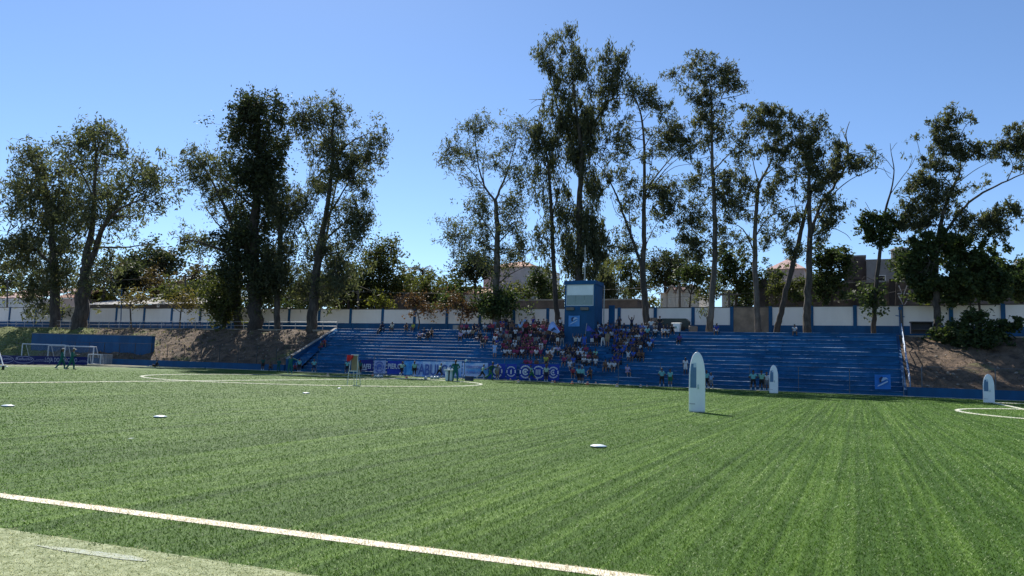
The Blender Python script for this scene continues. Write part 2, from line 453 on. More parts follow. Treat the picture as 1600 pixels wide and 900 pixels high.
def bank(name, x0, x1, y0, z0, y1, z1, label):
    nx, ny = int((x1-x0)/.45), 26
    xs = np.linspace(x0, x1, nx); ys = np.linspace(y0, y1, ny)
    gx, gy = np.meshgrid(xs, ys); gz = bank_z(gx, gy, y0, z0, y1, z1)+RNG.normal(0, .04, gx.shape)
    gz[0] = z0; gz[-1] = z1
    v = np.stack([gx, gy, gz], -1).reshape(-1, 3)
    f = [(j*nx+i, j*nx+i+1, (j+1)*nx+i+1, (j+1)*nx+i) for j in range(ny-1) for i in range(nx-1)]
    b = MB(); b.add(v, f); o = b.build(name, BANK, smooth=True)
    return tag(o, label, None, None, 'structure')
bank('bank', -164, -55.2, 62.15, .62, 72.2, 4.96, 'dry earth bank with grass patches left of the stand')
bank('bank', 3.24, 44, 62.15, .62, 72.2, 4.96, 'shaded earth bank right of the stand')
# weeds and dead leaves on the banks
def tufts(name, x0, x1, k, mat, h, label, gate=None):
    x = RNG.uniform(x0, x1, k); y = RNG.uniform(62.3, 72.0, k)
    if gate is not None:
        s = gate(x, y); x, y = x[s], y[s]
    k = len(x); z = bank_z(x, y, 62.15, .62, 72.2, 4.96)
    a = RNG.uniform(0, 6.28, k); hh = RNG.uniform(.4, 1, k)*h; w = hh*.25
    c = np.stack([x, y, z], 1); wx = np.stack([np.cos(a)*w, np.sin(a)*w, 0*w], 1)
    tip = c+np.stack([RNG.normal(0, .4, k)*hh, RNG.normal(-.15, .4, k)*hh, hh], 1)
    v = np.stack([c-wx, c+wx, tip+wx*.2, tip-wx*.3], 1)
    me = npmesh(name, v, k, 4, mat, np.repeat(RNG.uniform(0, 1, k), 4))
    return tag(link(name, me), label, None, None, 'stuff')
tufts('bank_weeds', -160, -56, 9000, LEAF['olive'], .22, 'low weeds and dry grass on the left bank', lambda x, y: RNG.uniform(0, 1, len(x)) < np.clip((-x-60)/45, .12, 1))
tufts('leaf_litter', -110, -56, 7000, LEAF['brown'], .12, 'dead leaves scattered over the left bank')
tufts('leaf_litter', 4.5, 42, 5000, LEAF['brown'], .12, 'dead leaves scattered over the right bank')

def stones(name, x0, x1, k, label):
    b = MB(); x = RNG.uniform(x0, x1, k); y = RNG.uniform(62.3, 71.9, k); z = bank_z(x, y, 62.15, .62, 72.2, 4.96)
    for i in range(k):
        r = RNG.uniform(.04, .16); d = RNG.normal(0, 1, (6, 3))*.12+np.array([[1, 0, 0], [-1, 0, 0], [0, 1, 0], [0, -1, 0], [0, 0, .7], [0, 0, -.7]])
        b.add(d*r+np.array([x[i], y[i], z[i]+r*.3]), [(0, 2, 4), (2, 1, 4), (1, 3, 4), (3, 0, 4), (2, 0, 5), (1, 2, 5), (3, 1, 5), (0, 3, 5)])
    return tag(b.build(name, surf('bank_stone', (.30, .25, .20), .9) if 'bank_stone' not in bpy.data.materials else bpy.data.materials['bank_stone']), label, None, None, 'stuff')
stones('gravel', -110, -56.5, 500, 'loose stones scattered on the left bank')
stones('gravel', 4.5, 40, 260, 'loose stones scattered on the right bank')
# ------------------------------------------------------------------ grandstand
NR, RISE, RUN, GY = 15, .337, .665, 61.9
def row_y(i): return GY+RUN*i              # face of riser i (0 = lowest)
def step_mat():
    m, n, b, L = new_mat('worn_sunlit_blue_step')
    p = pos(n)
    t = noise(n, L, 1.1, 5, .6, p); r = ramp(n, .35, .7, (.005, .090, .215), (.011, .135, .325)); L.new(t.outputs['Fac'], r.inputs[0])
    # bare cement rubbed through, plus sunlit edges put into the colour, on the nosing: height above the step's own tread, from the position
    sp = n.nodes.new('ShaderNodeSeparateXYZ'); L.new(p, sp.inputs[0])
    fz = math_(n, L, 'FRACT', math_(n, L, 'DIVIDE', math_(n, L, 'ADD', sp.outputs[2], .055), RISE))
    edge = math_(n, L, 'LESS_THAN', fz, .26)
    w = noise(n, L, 1.0, 4, .6, p, (.28, 1.3, 1.3)); w2 = noise(n, L, 1.0, 3, .7, p, (5, 2, 6))
    ws = math_(n, L, 'ADD', math_(n, L, 'MULTIPLY', w.outputs['Fac'], .75), math_(n, L, 'MULTIPLY', w2.outputs['Fac'], .25))
    wr = ramp(n, .53, .62, (0, 0, 0), (1, 1, 1)); L.new(ws, wr.inputs[0])
    f = math_(n, L, 'MULTIPLY', math_(n, L, 'MULTIPLY', edge, wr.outputs[0]), .8)
    oi = n.nodes.new('ShaderNodeObjectInfo'); rr = ramp(n, 0, 1, (.80, .80, .80), (1.15, 1.15, 1.15)); L.new(oi.outputs['Random'], rr.inputs[0])
    st = noise(n, L, 1.0, 6, .7, p, (.35, .6, 3)); sr_ = ramp(n, .42, .60, (.72, .74, .78), (1.06, 1.05, 1.04)); L.new(st.outputs['Fac'], sr_.inputs[0])
    body = mixc(n, L, 1.0, mixc(n, L, 1.0, r.outputs[0], rr.outputs[0], 'MULTIPLY'), sr_.outputs[0], 'MULTIPLY')
    L.new(mixc(n, L, f, body, (.40, .50, .62)), b.inputs['Base Color'])
    b.inputs['Roughness'].default_value = .65; b.inputs['Specular IOR Level'].default_value = .25
    return m
STEPM = step_mat()
stand = empty('grandstand', (-25, GY, 0), 0, 'long blue stepped concrete grandstand with worn and sunlit-toned step edges behind the pitch', 'grandstand')
def sbuild(mb, name, mat, parent=stand): return mb.build(name, mat, parent)
SX0, SX1 = -53.2, 3.0
for i in range(NR):
    b = MB((-25, GY, 0)); y0 = row_y(i); y1 = row_y(i+1)+.12 if i < NR-1 else 72.3
    z0 = RISE*i-.06 if i else -.02; z1 = RISE*(i+1)
    x0 = SX0-.2*i
    pr = [(x0, y0+.02, z0), (x0, y0+.02, z1-.07), (x0, y0-.018, z1-.062), (x0, y0-.03, z1-.035), (x0, y0-.018, z1-.01), (x0, y0+.01, z1), (x0, y1, z1), (x0, y1, z0)]
    b.prism(pr, (0, 0, 0), (SX1-x0, 0, 0))
    sbuild(b, 'step', STEPM)
# side wing on the left with pale coping, sloped infill, right cheek
b = MB((-25, GY, 0))
wl = [(-55.0, 61.85, -.02), (-57.0, 72.3, -.02), (-57.0, 72.3, 5.12), (-55.0, 61.85, 1.32)]
b.prism(wl, (-.14, 0, 0), (.14, 0, 0)); sbuild(b, 'wing_wall', BLUEW)
b = MB((-25, GY, 0)); b.prism([wl[3], wl[2], (-57.0, 72.3, 5.20), (-55.0, 61.85, 1.40)], (-.2, 0, 0), (.2, 0, 0)); sbuild(b, 'coping', CONCG)
b = MB((-25, GY, 0))
b.add([(-54.8, 62.0, .75), (SX0+.1, 62.0, .62), (SX0-2.7, 71.9, 5.06), (-56.8, 71.9, 5.07), (-54.8, 62.0, -.02), (SX0+.1, 62.0, -.02), (SX0-2.7, 71.9, -.02), (-56.8, 71.9, -.02)],
      [(0, 1, 2, 3), (0, 4, 5, 1), (3, 7, 4, 0), (2, 6, 7, 3)]); sbuild(b, 'ramp', surf('matte_blue', (.006, .080, .20), .95, .3, .9, .1, 10, spec=.03))
b = MB((-25, GY, 0)); b.prism([(3.12, 61.85, -.02), (3.12, 72.3, -.02), (3.12, 72.3, 5.10), (3.12, 61.85, .50)], (-.11, 0, 0), (.11, 0, 0)); sbuild(b, 'cheek_wall', BLUEW)
# half-height stair blocks of the two aisles
for xa in (-6.6, -21.9):
    for i in range(NR-1):
        b = MB((-25, GY, 0)); y0 = row_y(i+1)-.33
        b.box(xa-.6, xa+.6, y0, row_y(i+1)+.01, RISE*(i+1)-.03, RISE*(i+1)+RISE/2)
        sbuild(b, 'stair_block', STEPM)
# stair rail at the right end
sr = empty('stair_handrail', (3.5, 62, 0), 0, 'pale blue tubular handrail climbing the right edge of the grandstand', 'handrail')
RAILB = surf('pale_blue_rail', (.16, .30, .50), .45, .2, 5)
b = MB((3.5, 62, 0))
for dz in (1.0, .55): b.tube([(3.45, 62, .35+dz), (3.45, 72, 4.95+dz)], .035, 6)
b.build('rail', RAILB, sr)
for k in range(7):
    b = MB((3.5, 62, 0)); y = 62+k*10/6; z = .35+k*4.6/6
    b.tube([(3.45, y, z-.1), (3.45, y, z+1.02)], .04, 6); b.build('post', RAILB, sr)

# ------------------------------------------------------------------ perimeter wall, panel by panel
WY = 77.0
pil = [-12, 15, 55.5, 97, 139, 182, 225.5, 268.5, 313, 357.5, 404, 452, 499, 548, 598, 648, 698.5, 750, 803, 856, 912, 967.5, 1024, 1083, 1143.5, 1204, 1268, 1336, 1408, 1486, 1567.5, 1650, 1740]
topv = lambda u: np.interp(u, [0, 250, 500, 700, 940, 1180, 1430, 1600], [480.7, 482.3, 483.5, 484, 482.3, 480.5, 478, 476])
wall = empty('perimeter_wall', (-50, WY, 4.9), 0, 'long white panelled wall with blue pilasters and blue base behind the stand', 'wall')
px = [float(at(u, 495, WY)[0]) for u in pil]
pz = [float(at(min(max(u, 0), 1600), topv(min(max(u, 0), 1600)), WY)[2]) for u in pil]
WO = (-50, WY, 4.9)
BARE = surf('bare_panel', (.30, .235, .175), .9, .4, .9, .2, 12, c2=(.19, .15, .115))
for i in range(len(pil)-1):
    b = MB(WO); xa, xb = px[i]+.17, px[i+1]-.17; zt = (pz[i]+pz[i+1])/2
    bare = pil[i] == 1143.5
    zb = 4.9 if bare else 6.05
    b.box(xa, xb, WY, WY+.16, zb, zt); o = b.build('panel', BARE if bare else WHITEP, wall)
    if bare: o['label'] = 'unpainted stained cement panel'
    if not bare:
        b = MB(WO); b.box(xa, xb, WY-.03, WY+.18, 4.9, 6.048); b.build('base', BLUEW, wall)
    b = MB(WO); b.box(xa, xb, WY-.06, WY+.22, zt+.002, zt+.09); b.build('coping', surf('coping', (.10, .095, .09), .9) if i == 0 else bpy.data.materials['coping'], wall)
for i in range(len(pil)):
    b = MB(WO); b.box(px[i]-.168, px[i]+.168, WY-.10, WY+.26, 4.9, pz[i]+.10); b.build('pilaster', BLUEW, wall)

# blue kerb walls at the pitch edge, big blue back wall behind the left goal
def lowwall(x0, x1, label):
    b = MB((x0, 62, 0)); b.box(x0, x1, 61.72, 61.98, -.02, .66); b.box(x0, x1, 61.70, 62.0, .662, .70)
    tag(b.build('kerb_wall', BLUEW), label, 'wall')
lowwall(-92, -55.3, 'low blue wall edging the pitch below the left earth bank')
lowwall(3.24, 46, 'low blue wall edging the pitch below the right earth bank')
bw = empty('back_wall', (-90, 64, 0), 0, 'big plain blue wall behind the white goal at far left', 'wall')
b = MB((-90, 64, 0)); b.prism([(-101.4, 64, -.02), (-78.3, 64, -.02), (-78.3, 64, 3.55), (-101.4, 64, 3.66)], (0, 0, 0), (0, .5, 0)); b.build('wall', BLUEW, bw)
b = MB((-90, 64, 0)); b.prism([(-101.5, 63.95, 3.662), (-78.2, 63.95, 3.552), (-78.2, 63.95, 3.64), (-101.5, 63.95, 3.75)], (0, 0, 0), (0, .6, 0)); b.build('coping', CONCG, bw)

# ------------------------------------------------------------------ railings and wire fences
def railing(name, p0, p1, h, n, mat, label, cat, rails=(1.0,), r=.03, mesh=False, pr=None):
    p0, p1 = np.array(p0, float), np.array(p1, float)
    e = empty(name, p0, 0, label, cat)
    for k in range(n+1):
        q = p0+(p1-p0)*k/n
        b = MB(p0); b.tube([q, q+[0, 0, h]], pr or r*1.15, 6); b.build('post', mat, e)
    for f in rails:
        b = MB(p0); b.tube([p0+[0, 0, h*f], p1+[0, 0, h*f]], r, 6); b.build('rail', mat, e)
    if mesh:
        b = MB(p0); L = np.linalg.norm(p1-p0); d = (p1-p0)/L; s = .5; k = int(L/s)
        for i in range(-int(h/s)-1, k+1):
            for sg in (1, -1):
                t0 = i*s; a0, a1 = t0, t0+h
                za, zb = (0, h) if sg > 0 else (h, 0)
                lo, hi = max(a0, 0), min(a1, L)
                if hi <= lo: continue
                f0, f1 = (lo-a0)/h, (hi-a0)/h
                q0 = p0+d*lo+[0, 0, za+(zb-za)*f0]; q1 = p0+d*hi+[0, 0, za+(zb-za)*f1]
                b.bar(q0, q1, .0035, .0035)
        o = b.build('wire_mesh', mat, e); o['kind'] = 'stuff'
    return e
railing('railing', (-131, 73.2, 4.95), (-57.6, 73.2, 4.95), 1.0, 34, METAL, 'grey tubular railing along the terrace above the left bank', 'railing', (1.0, .5), .03)
railing('bank_fence', (-110, 72.3, 4.7), (-79, 72.3, 4.7), 1.0, 22, DARKM, 'dark post and wire fence along the top of the left bank', 'fence', (.95, .5), .012, pr=.03)
railing('wire_fence', (-92, 61.85, .7), (-56.5, 61.85, .7), 1.9, 13, DARKM, 'wire mesh fence with dark posts on the kerb wall at left', 'fence', (1.0,), .014, True, .04)
DULL = surf('dull_steel', (.16, .18, .21), .85, .3, 4, spec=.1)
railing('wire_fence', (-54.3, 61.5, 0), (3.0, 61.5, 0), 1.95, 16, DULL, 'wire mesh fence with steel posts in front of the grandstand', 'fence', (1.0,), .009, True, .028)
railing('wire_fence', (4.2, 61.85, .7), (45, 61.85, .7), 1.5, 9, DULL, 'wire mesh fence on the kerb wall below the right bank', 'fence', (1.0,), .012, True, .035)

# ------------------------------------------------------------------ commentary tower
tw = empty('tower', (-25, 69.2, 3.0), 0, 'blue commentary booth tower with wide window rising above the crowd', 'tower')
TO = (-25, 69.2, 3.0); X0, X1, Y0, Y1 = -26.45, -23.3, 69.2, 71.6
b = MB(TO); b.box(X0, X1, Y0, Y1, 2.6, 7.42); b.build('wall', BLUEW, tw)
b = MB(TO); b.box(X0, X0+.14, Y0, Y1, 7.422, 9.55); b.box(X1-.14, X1, Y0, Y1, 7.422, 9.55); b.box(X0+.141, X1-.141, Y1-.15, Y1, 7.422, 9.55); b.build('booth_wall', BLUEW, tw)
b = MB(TO); b.box(X0-.08, X1+.08, Y0-.08, Y1+.08, 9.552, 9.93); b.build('roof', BLUEW, tw)
wf = MB(TO)
for xa, xb, za, zb in ((X0+.14, X1-.14, 7.424, 7.50), (X0+.14, X1-.14, 9.47, 9.55), (X0+.14, X0+.22, 7.50, 9.47), (X1-.22, X1-.14, 7.50, 9.47), (X0+.22, X1-.22, 8.46, 8.52)):
    wf.box(xa, xb, Y0+.03, Y0+.10, za+.001, zb-.001)
win = wf.build('window', surf('pale_frame', (.55, .62, .64), .5, .1), tw)
b = MB(TO); b.box(X0+.22, X1-.22, Y0+.05, Y0+.07, 8.522, 9.468); b.build('blind', surf('pale_blind', (.84, .90, .91), .6, .08, 1.2), win)
def glassmat(name, c, alpha):
    m, n, b, L = new_mat(name)
    b.inputs['Base Color'].default_value = (*c, 1); b.inputs['Roughness'].default_value = .08
    tr = n.nodes.new('ShaderNodeBsdfTransparent'); tr.inputs[0].default_value = (.8, .88, .88, 1)
    mx = n.nodes.new('ShaderNodeMixShader'); mx.inputs[0].default_value = alpha
    L.new(tr.outputs[0], mx.inputs[1]); L.new(b.outputs[0], mx.inputs[2]); L.new(mx.outputs[0], n.nodes['Material Output'].inputs[0])
    return m
PANE = glassmat('booth_glass', (.45, .55, .55), .45)
for k in range(3):
    xa = X0+.22+k*(X1-X0-.44)/3
    b = MB(TO); b.box(xa+.01, xa+(X1-X0-.44)/3-.01, Y0+.055, Y0+.065, 7.502, 8.458); b.build('pane', PANE, win)
b = MB(TO); b.box(X0+.4, X0+1.3, Y0+.9, Y0+1.3, 7.424, 7.95); b.box(X0+1.6, X0+1.9, Y0+.8, Y0+1.0, 7.424, 8.05); b.build('desk', surf('pale_desk', (.6, .62, .58), .6), tw)
for xa in (X0+.25, X0+1.75):
    b = MB(TO); b.box(xa, xa+.8, Y0-.28, Y0-.002, 6.98, 7.26); b.build('air_conditioner', surf('old_plastic', (.17, .15, .13), .7), tw)
b = MB(TO); b.tube([(X1+.35, Y1-.6, 4.9), (X1+.35, Y1-.6, 9.6)], .06, 8); b.build('drain_pipe', METAL, tw)
b = MB(TO); b.box(X1+.35, X1+.95, Y1+1.0, Y1+1.2, 4.9, 7.75); b.build('side_door', BLUEW, tw)
b = MB(TO); b.lathe((X0+.65, Y0+.6, 9.93), [(.1, 0), (.12, .1), (.1, .22), (.02, .26)], 10); b.build('lamp', WHITE, tw)
b = MB((-25.5, 72.3, 4.9)); b.lathe((-25.5, 72.3, 4.9), [(.09, 0), (.085, 5), (.05, 9.0), (.03, 9.1)], 8)
tag(b.build('flagpole', surf('pole_grey', (.50, .50, .48), .5)), 'tall thin grey pole standing behind the blue tower', 'pole')

# ------------------------------------------------------------------ poles and terrace furniture
def pole(u, v0, v1, Y, r, mat, label, cat='pole', name='post'):
    a, c = at(u, v1, Y), at(u, v0, Y)
    b = MB((a[0], a[1], a[2])); b.tube([a-[0, 0, .6], c], r, 8); return tag(b.build(name, mat), label, cat)
e = empty('lamp_post', at(189, 512, 73.6), 0, 'thin blue lamp post in front of the wall at left', 'lamp post')
a = at(189, 512, 73.6); c = at(190, 454, 73.6)
b = MB(a); b.tube([a-[0, 0, .5], c], .07, 8); b.build('pole', BLUEW, e)
b = MB(a); b.box(c[0]-.2, c[0]+.2, c[1]-.5, c[1], c[2], c[2]+.1); b.build('lamp_head', METAL, e)
e = empty('camera_mast', at(1407, 524, 72.6), 0, 'blue mast with small camera and bracket at the right end of the stand', 'mast')
a = at(1406, 526, 72.6); c = at(1404, 486, 72.6)
b = MB(a); b.tube([a-[0, 0, .4], (a[0], a[1], c[2])], .07, 8); b.build('pole', BLUEW, e)
b = MB(a); b.box(a[0]-.12, a[0]+.12, a[1]-.14, a[1]+.14, c[2], c[2]+.22); b.bar((a[0]-.35, a[1], c[2]-.5), (a[0]+.35, a[1], c[2]-.62), .07, .07); b.build('bracket', BLUEW, e)
a2 = at(1411, 530, 72.6)
b = MB(a2); b.tube([a2-[0, 0, .6], a2+[-.15, 0, 2.9]], [.16, .10], 8); tag(b.build('wooden_post', BARKP), 'pale leaning timber post beside the blue camera mast', 'post')

def bin_(): 
    p = at(1057, 519, 73.2)
    e = empty('waste_bin', p, 0, 'white wheeled waste bin with lid on the terrace above the crowd', 'bin')
    b = MB(p); z = p[2]; x, y = p[0], p[1]
    b.add([(x-.32, y-.3, z), (x+.32, y-.3, z), (x+.32, y+.3, z), (x-.32, y+.3, z), (x-.4, y-.38, z+.85), (x+.4, y-.38, z+.85), (x+.4, y+.38, z+.85), (x-.4, y+.38, z+.85)],
          [(3, 2, 1, 0), (0, 1, 5, 4), (1, 2, 6, 5), (2, 3, 7, 6), (3, 0, 4, 7), (4, 5, 6, 7)]); b.build('body', WHITE, e)
    b = MB(p); b.prism([(x-.44, y-.42, z+.852), (x-.44, y+.42, z+.852), (x-.44, y+.42, z+.96), (x-.44, y-.36, z+.90)], (0, 0, 0), (.88, 0, 0)); b.build('lid', WHITE, e)
    for s in (-1, 1):
        b = MB(p); b.tube([(x+s*.3-.03, y+.33, z+.09), (x+s*.3+.03, y+.33, z+.09)], .1, 12); b.build('wheel', BLACK, e)
    b = MB(p); b.box(x-.1, x+.1, y-.36, y-.345, z+.35, z+.55); b.build('sticker', plain((.2, .35, .3), .6), e)
bin_()
def bench_cart():
    p = at(1052, 517, 74.6); x, y, z = p
    e = empty('covered_cart', p, 0, 'dark green covered cart parked behind the white bin', 'cart')
    DG = surf('dark_green_cover', (.02, .035, .032), .6)
    b = MB(p); b.prism([(x-1.7, y-.5, z+.25), (x+1.6, y-.5, z+.25), (x+1.6, y-.5, z+.95), (x+1.35, y-.5, z+1.22), (x-1.0, y-.5, z+1.22), (x-1.7, y-.5, z+.95)], (0, 0, 0), (0, 1, 0)); b.build('cover', DG, e)
    b = MB(p); b.box(x-2.3, x-1.71, y-.4, y+.4, z+.3, z+1.3); b.build('crate', CONC, e)
    for s in (-1.2, 1.1):
        b = MB(p); b.tube([(x+s, y-.56, z+.22), (x+s, y-.44, z+.22)], .22, 14); b.build('wheel', BLACK, e)
bench_cart()
p = at(1083, 519, 73.4); b = MB(p); b.lathe(p-[0, 0, .1], [(.34, 0), (.42, .25), (.44, .62), (.40, .70), (.30, .66)], 14)
pot = tag(b.build('plant_pot', CONC), 'round clay plant pot on the terrace by a white wall panel', 'plant pot')
e = empty('dugout_box', at(1440, 521, 73.8), 0, 'dark open metal box on the terrace right of the camera mast', 'box')
p = at(1441, 521, 73.8); x, y, z = p
b = MB(p); b.box(x-.85, x+.85, y+.5, y+.55, z, z+.95); b.box(x-.85, x-.78, y-.3, y+.499, z, z+.95); b.box(x+.78, x+.85, y-.3, y+.499, z, z+.95); b.build('shell', surf('navy_metal', (.012, .02, .045), .5), e)
b = MB(p); b.box(x-.92, x+.92, y-.36, y+.6, z+.952, z+1.02); b.build('top', DARKM, e)
b = MB(p); b.box(x-.775, x+.775, y-.1, y+.495, z+.3, z+.36); b.build('shelf', DARKM, e)
b = MB(); p = at(712, 518, 73.2); b = MB(p); b.box(p[0]-.3, p[0]+.3, p[1]-.15, p[1]+.15, p[2]-.2, p[2]+.72); tag(b.build('meter_cabinet', CONCG), 'small grey cabinet against the blue wall base', 'cabinet')

# ------------------------------------------------------------------ houses, sheds and walls behind
def block(u0, u1, v0, v1, Y, depth, zb=4.9):
    a, c = at(u0, v0, Y), at(u1, v0, Y); h = at((u0+u1)/2, v0, Y)[2]
    return float(a[0]), float(c[0]), float(Y), float(Y+depth), zb, float(h)
def house(name, label, cat, u0, u1, v0, Y, depth, wall_m, roof_m, roof='flat', ridge=1.2, wins=(), winm=GLASSD, frame=WHITE, group=None, over=.25):
    x0, x1, y0, y1, z0, z1 = block(u0, u1, v0, 0, Y, depth)
    p = ((x0+x1)/2, y0, z0); e = empty(name, p, 0, label, cat, group)
    b = MB(p); b.box(x0, x1, y0, y1, z0, z1); b.build('wall', wall_m, e)
    b = MB(p); o = over
    if roof == 'flat': b.box(x0-o*.5, x1+o*.5, y0-o*.5, y1+o*.5, z1+.002, z1+.16)
    elif roof == 'mono': b.prism([(x0-o, y0-o, z1+.01), (x0-o, y1+o, z1+ridge), (x0-o, y1+o, z1+ridge+.1), (x0-o, y0-o, z1+.11)], (0, 0, 0), (x1-x0+2*o, 0, 0))
    elif roof == 'gablex':    # ridge along x
        ym = (y0+y1)/2; b.prism([(x0-o, y0-o, z1), (x0-o, ym, z1+ridge), (x0-o, y1+o, z1), (x0-o, y1+o, z1+.12), (x0-o, ym, z1+ridge+.14), (x0-o, y0-o, z1+.12)], (0, 0, 0), (x1-x0+2*o, 0, 0))
    elif roof == 'gabley':
        xm = (x0+x1)/2; b.prism([(x0-o, y0-o, z1), (xm, y0-o, z1+ridge), (x1+o, y0-o, z1), (x1+o, y0-o, z1+.12), (xm, y0-o, z1+ridge+.14), (x0-o, y0-o, z1+.12)], (0, 0, 0), (0, y1-y0+2*o, 0))
        g = MB(p); g.prism([(x0, y0, z1+.001), (x1, y0, z1+.001), (xm, y0, z1+ridge-.02)], (0, .02, 0), (0, .2, 0)); g.build('gable', wall_m, e)
    elif roof == 'hip':
        xm, ym = (x0+x1)/2, (y0+y1)/2
        b.add([(x0-o, y0-o, z1), (x1+o, y0-o, z1), (x1+o, y1+o, z1), (x0-o, y1+o, z1), (xm, ym, z1+ridge)], [(3, 2, 1, 0), (0, 1, 4), (1, 2, 4), (2, 3, 4), (3, 0, 4)])
    b.build('roof', roof_m, e)
    for (ua, ub, va, vb) in wins:
        q0, q1 = at(ua, va, Y), at(ub, vb, Y)
        xa, xb, za, zb = q0[0], q1[0], min(q0[2], q1[2]), max(q0[2], q1[2]); t = .09
        f = MB(p)
        for xx in ((xa, xb, za, za+t), (xa, xb, zb-t, zb), (xa, xa+t, za+t, zb-t), (xb-t, xb, za+t, zb-t)): f.box(xx[0]+.001, xx[1]-.001, y0-.07, y0+.02, xx[2]+.001, xx[3]-.001)
        w = f.build('window', frame, e)
        g = MB(p); g.box(xa+t, xb-t, y0-.03, y0-.01, za+t, zb-t); g.build('pane', winm, w)
    return e
house('house', 'white house with a pink roof at the far left edge', 'house', -30, 62, 466, 96, 10, HWHITE, TILEP, 'mono', 3.0, [(4, 9, 468, 475)])
house('house', 'pale house with dark gable roof between the two leftmost trunks', 'house', 88, 128, 466, 92, 8, HPINK, TILE, 'gablex', 1.8)
house('long_shed', 'long low shed with grey corrugated roof behind the left wall', 'shed', 130, 345, 476, 88, 9, surf('shed_wall', (.08, .07, .065), .9), ROOFG, 'mono', 2.1, [(246, 249, 475, 480)])
house('rooftop_room', 'small grey concrete room standing above the long shed', 'building', 307, 333, 455, 99, 6, HGREY, ROOFG, 'flat')
house('green_roof_house', 'house with a bright green sloping canopy roof among the trees', 'house', 247, 276, 440, 118, 8, HWHITE, surf('green_canopy', (.02, .33, .22), .6), 'mono', 1.2)
house('white_gable_house', 'pale gabled house beside the green canopy', 'house', 272, 290, 441, 116, 6, surf('pale_green_wall', (.45, .55, .50), .8), HWHITE, 'mono', 2.2)
house('brick_house', 'low brown brick building behind the red leaved tree', 'building', 586, 680, 459, 92, 8, BRICKW, ROOFG, 'flat')
house('brick_house', 'reddish brick building left of the white houses', 'building', 676, 748, 450, 98, 8, surf('red_brick', (.26, .115, .08), .9, .3, 2), TILE, 'flat')
house('house', 'small white house with gable left of the tall pale trunk', 'house', 724, 762, 460, 94, 7, HWHITE, TILE, 'gablex', 1.0, [(733, 737, 464, 468)])
house('house', 'tall white house with clay roof behind the slender tree', 'house', 756, 838, 417, 104, 10, HWHITE, TILE, 'hip', 1.6, [(765, 770, 442, 449), (776, 781, 442, 449)])
house('garden_wall', 'brown rendered wall with pale top left of the blue tower', 'wall', 737, 880, 470, 84, .4, BRICKW, CONCG, 'flat', over=.1)
house('garden_wall', 'brown rendered wall with pale top right of the blue tower', 'wall', 936, 996, 469, 84, 6, BRICKW, CONCG, 'flat', over=.2)
house('terraced_house', 'narrow white end house of the gabled row', 'house', 1032, 1042, 459, 96, 8, HWHITE, HWHITE, 'mono', .5)
for k, (ua, ub, nm) in enumerate(((1043, 1055, 'first white gabled row house with a dark tall window'), (1055.5, 1067, 'second white gabled row house left of the pole'), (1067.5, 1092, 'wide white row house with two dark doorways'))):
    house('terraced_house', nm, 'house', ua, ub, 459-k, 95, 8, HWHITE, HPINK, 'gabley', 1.0, [(ua+3, ua+5.5, 466, 475)] if k < 2 else [(1064.5+4, 1064.5+6.5, 470, 480), (1072, 1074, 472, 480)], group='gabled white houses in a row')
house('house', 'pale house corner between the two straight trunks', 'house', 1128, 1141, 455, 95, 7, HWHITE, ROOFG, 'flat', wins=[(1134, 1136, 463, 468)])
house('house', 'pinkish white house high behind the leaning trunk', 'house', 1200, 1256, 420, 118, 9, HPINK, TILEP, 'hip', 2.2)
house('boundary_wall', 'long grey brown rendered wall behind the right trees', 'wall', 1186, 1420, 443, 88, .5, BRICKW, CONCG, 'flat', over=.05)
house('boundary_wall', 'grey brown wall behind the dense right tree', 'wall', 1420, 1700, 443, 88, .5, surf('grey_render', (.17, .145, .13), .9, .3, .7, .2, 10), CONCG, 'flat', over=.05)
house('block', 'dark brown square building rising behind the grey wall', 'building', 1318, 1353, 401, 96, 8, BRICKW, ROOFG, 'flat', over=.05)
house('block', 'grey square building with a pale framed window', 'building', 1353.5, 1398, 407, 95, 8, HGREY, ROOFG, 'flat', wins=[(1371, 1384, 430, 440)], over=.05)
for u in (1193, 1340, 1396):
    a, c = at(u, 500, 87.7), at(u, 436, 87.7); b = MB(a); b.box(a[0]-.35, a[0]+.35, 87.6, 87.98, 4.9, c[2])
    tag(b.build('buttress', surf('buttress', (.05, .042, .04), .9) if u == 1193 else bpy.data.materials['buttress']), {1193: 'dark buttress on the grey wall near the leaning trunk', 1340: 'dark buttress on the grey wall below the brown building', 1396: 'dark buttress on the grey wall left of the lattice sign'}[u], 'buttress')
p = at(1407, 420, 96); r = mpp(1407, 400, 96)*15; z1 = at(1407, 389, 96)[2]
e = empty('water_tank', p, 0, 'dark round water tank on a stand behind the right trees', 'tank')
b = MB(p); b.lathe((p[0], p[1], z1-2.2), [(r*.85, 0), (r*.95, .8), (r, 1.9), (r*1.06, 2.0), (r*1.02, 2.15), (r*.4, 2.4)], 20); b.build('drum', surf('tank_plastic', (.17, .165, .16), .6), e)
b = MB(p); b.box(p[0]-r*.8, p[0]+r*.8, p[1]-r*.8, p[1]+r*.8, 4.9, z1-2.202); b.build('base', BRICKW, e)
e = empty('lattice_sign', at(1413, 478, 87.2), 0, 'white tubular zigzag frame standing against the grey wall', 'frame')
b = MB(at(1413, 478, 87.2))
for q in (((1404, 446), (1411, 462), (1418, 444)), ((1404, 462), (1412, 478), (1421, 464)), ((1402, 459), (1420, 459)), ((1412, 478), (1415, 486))):
    b.tube([at(u, v, 87.2) for u, v in q], .07, 6)
b.build('tube_frame', surf('white_tube', (.55, .52, .5), .5), e)
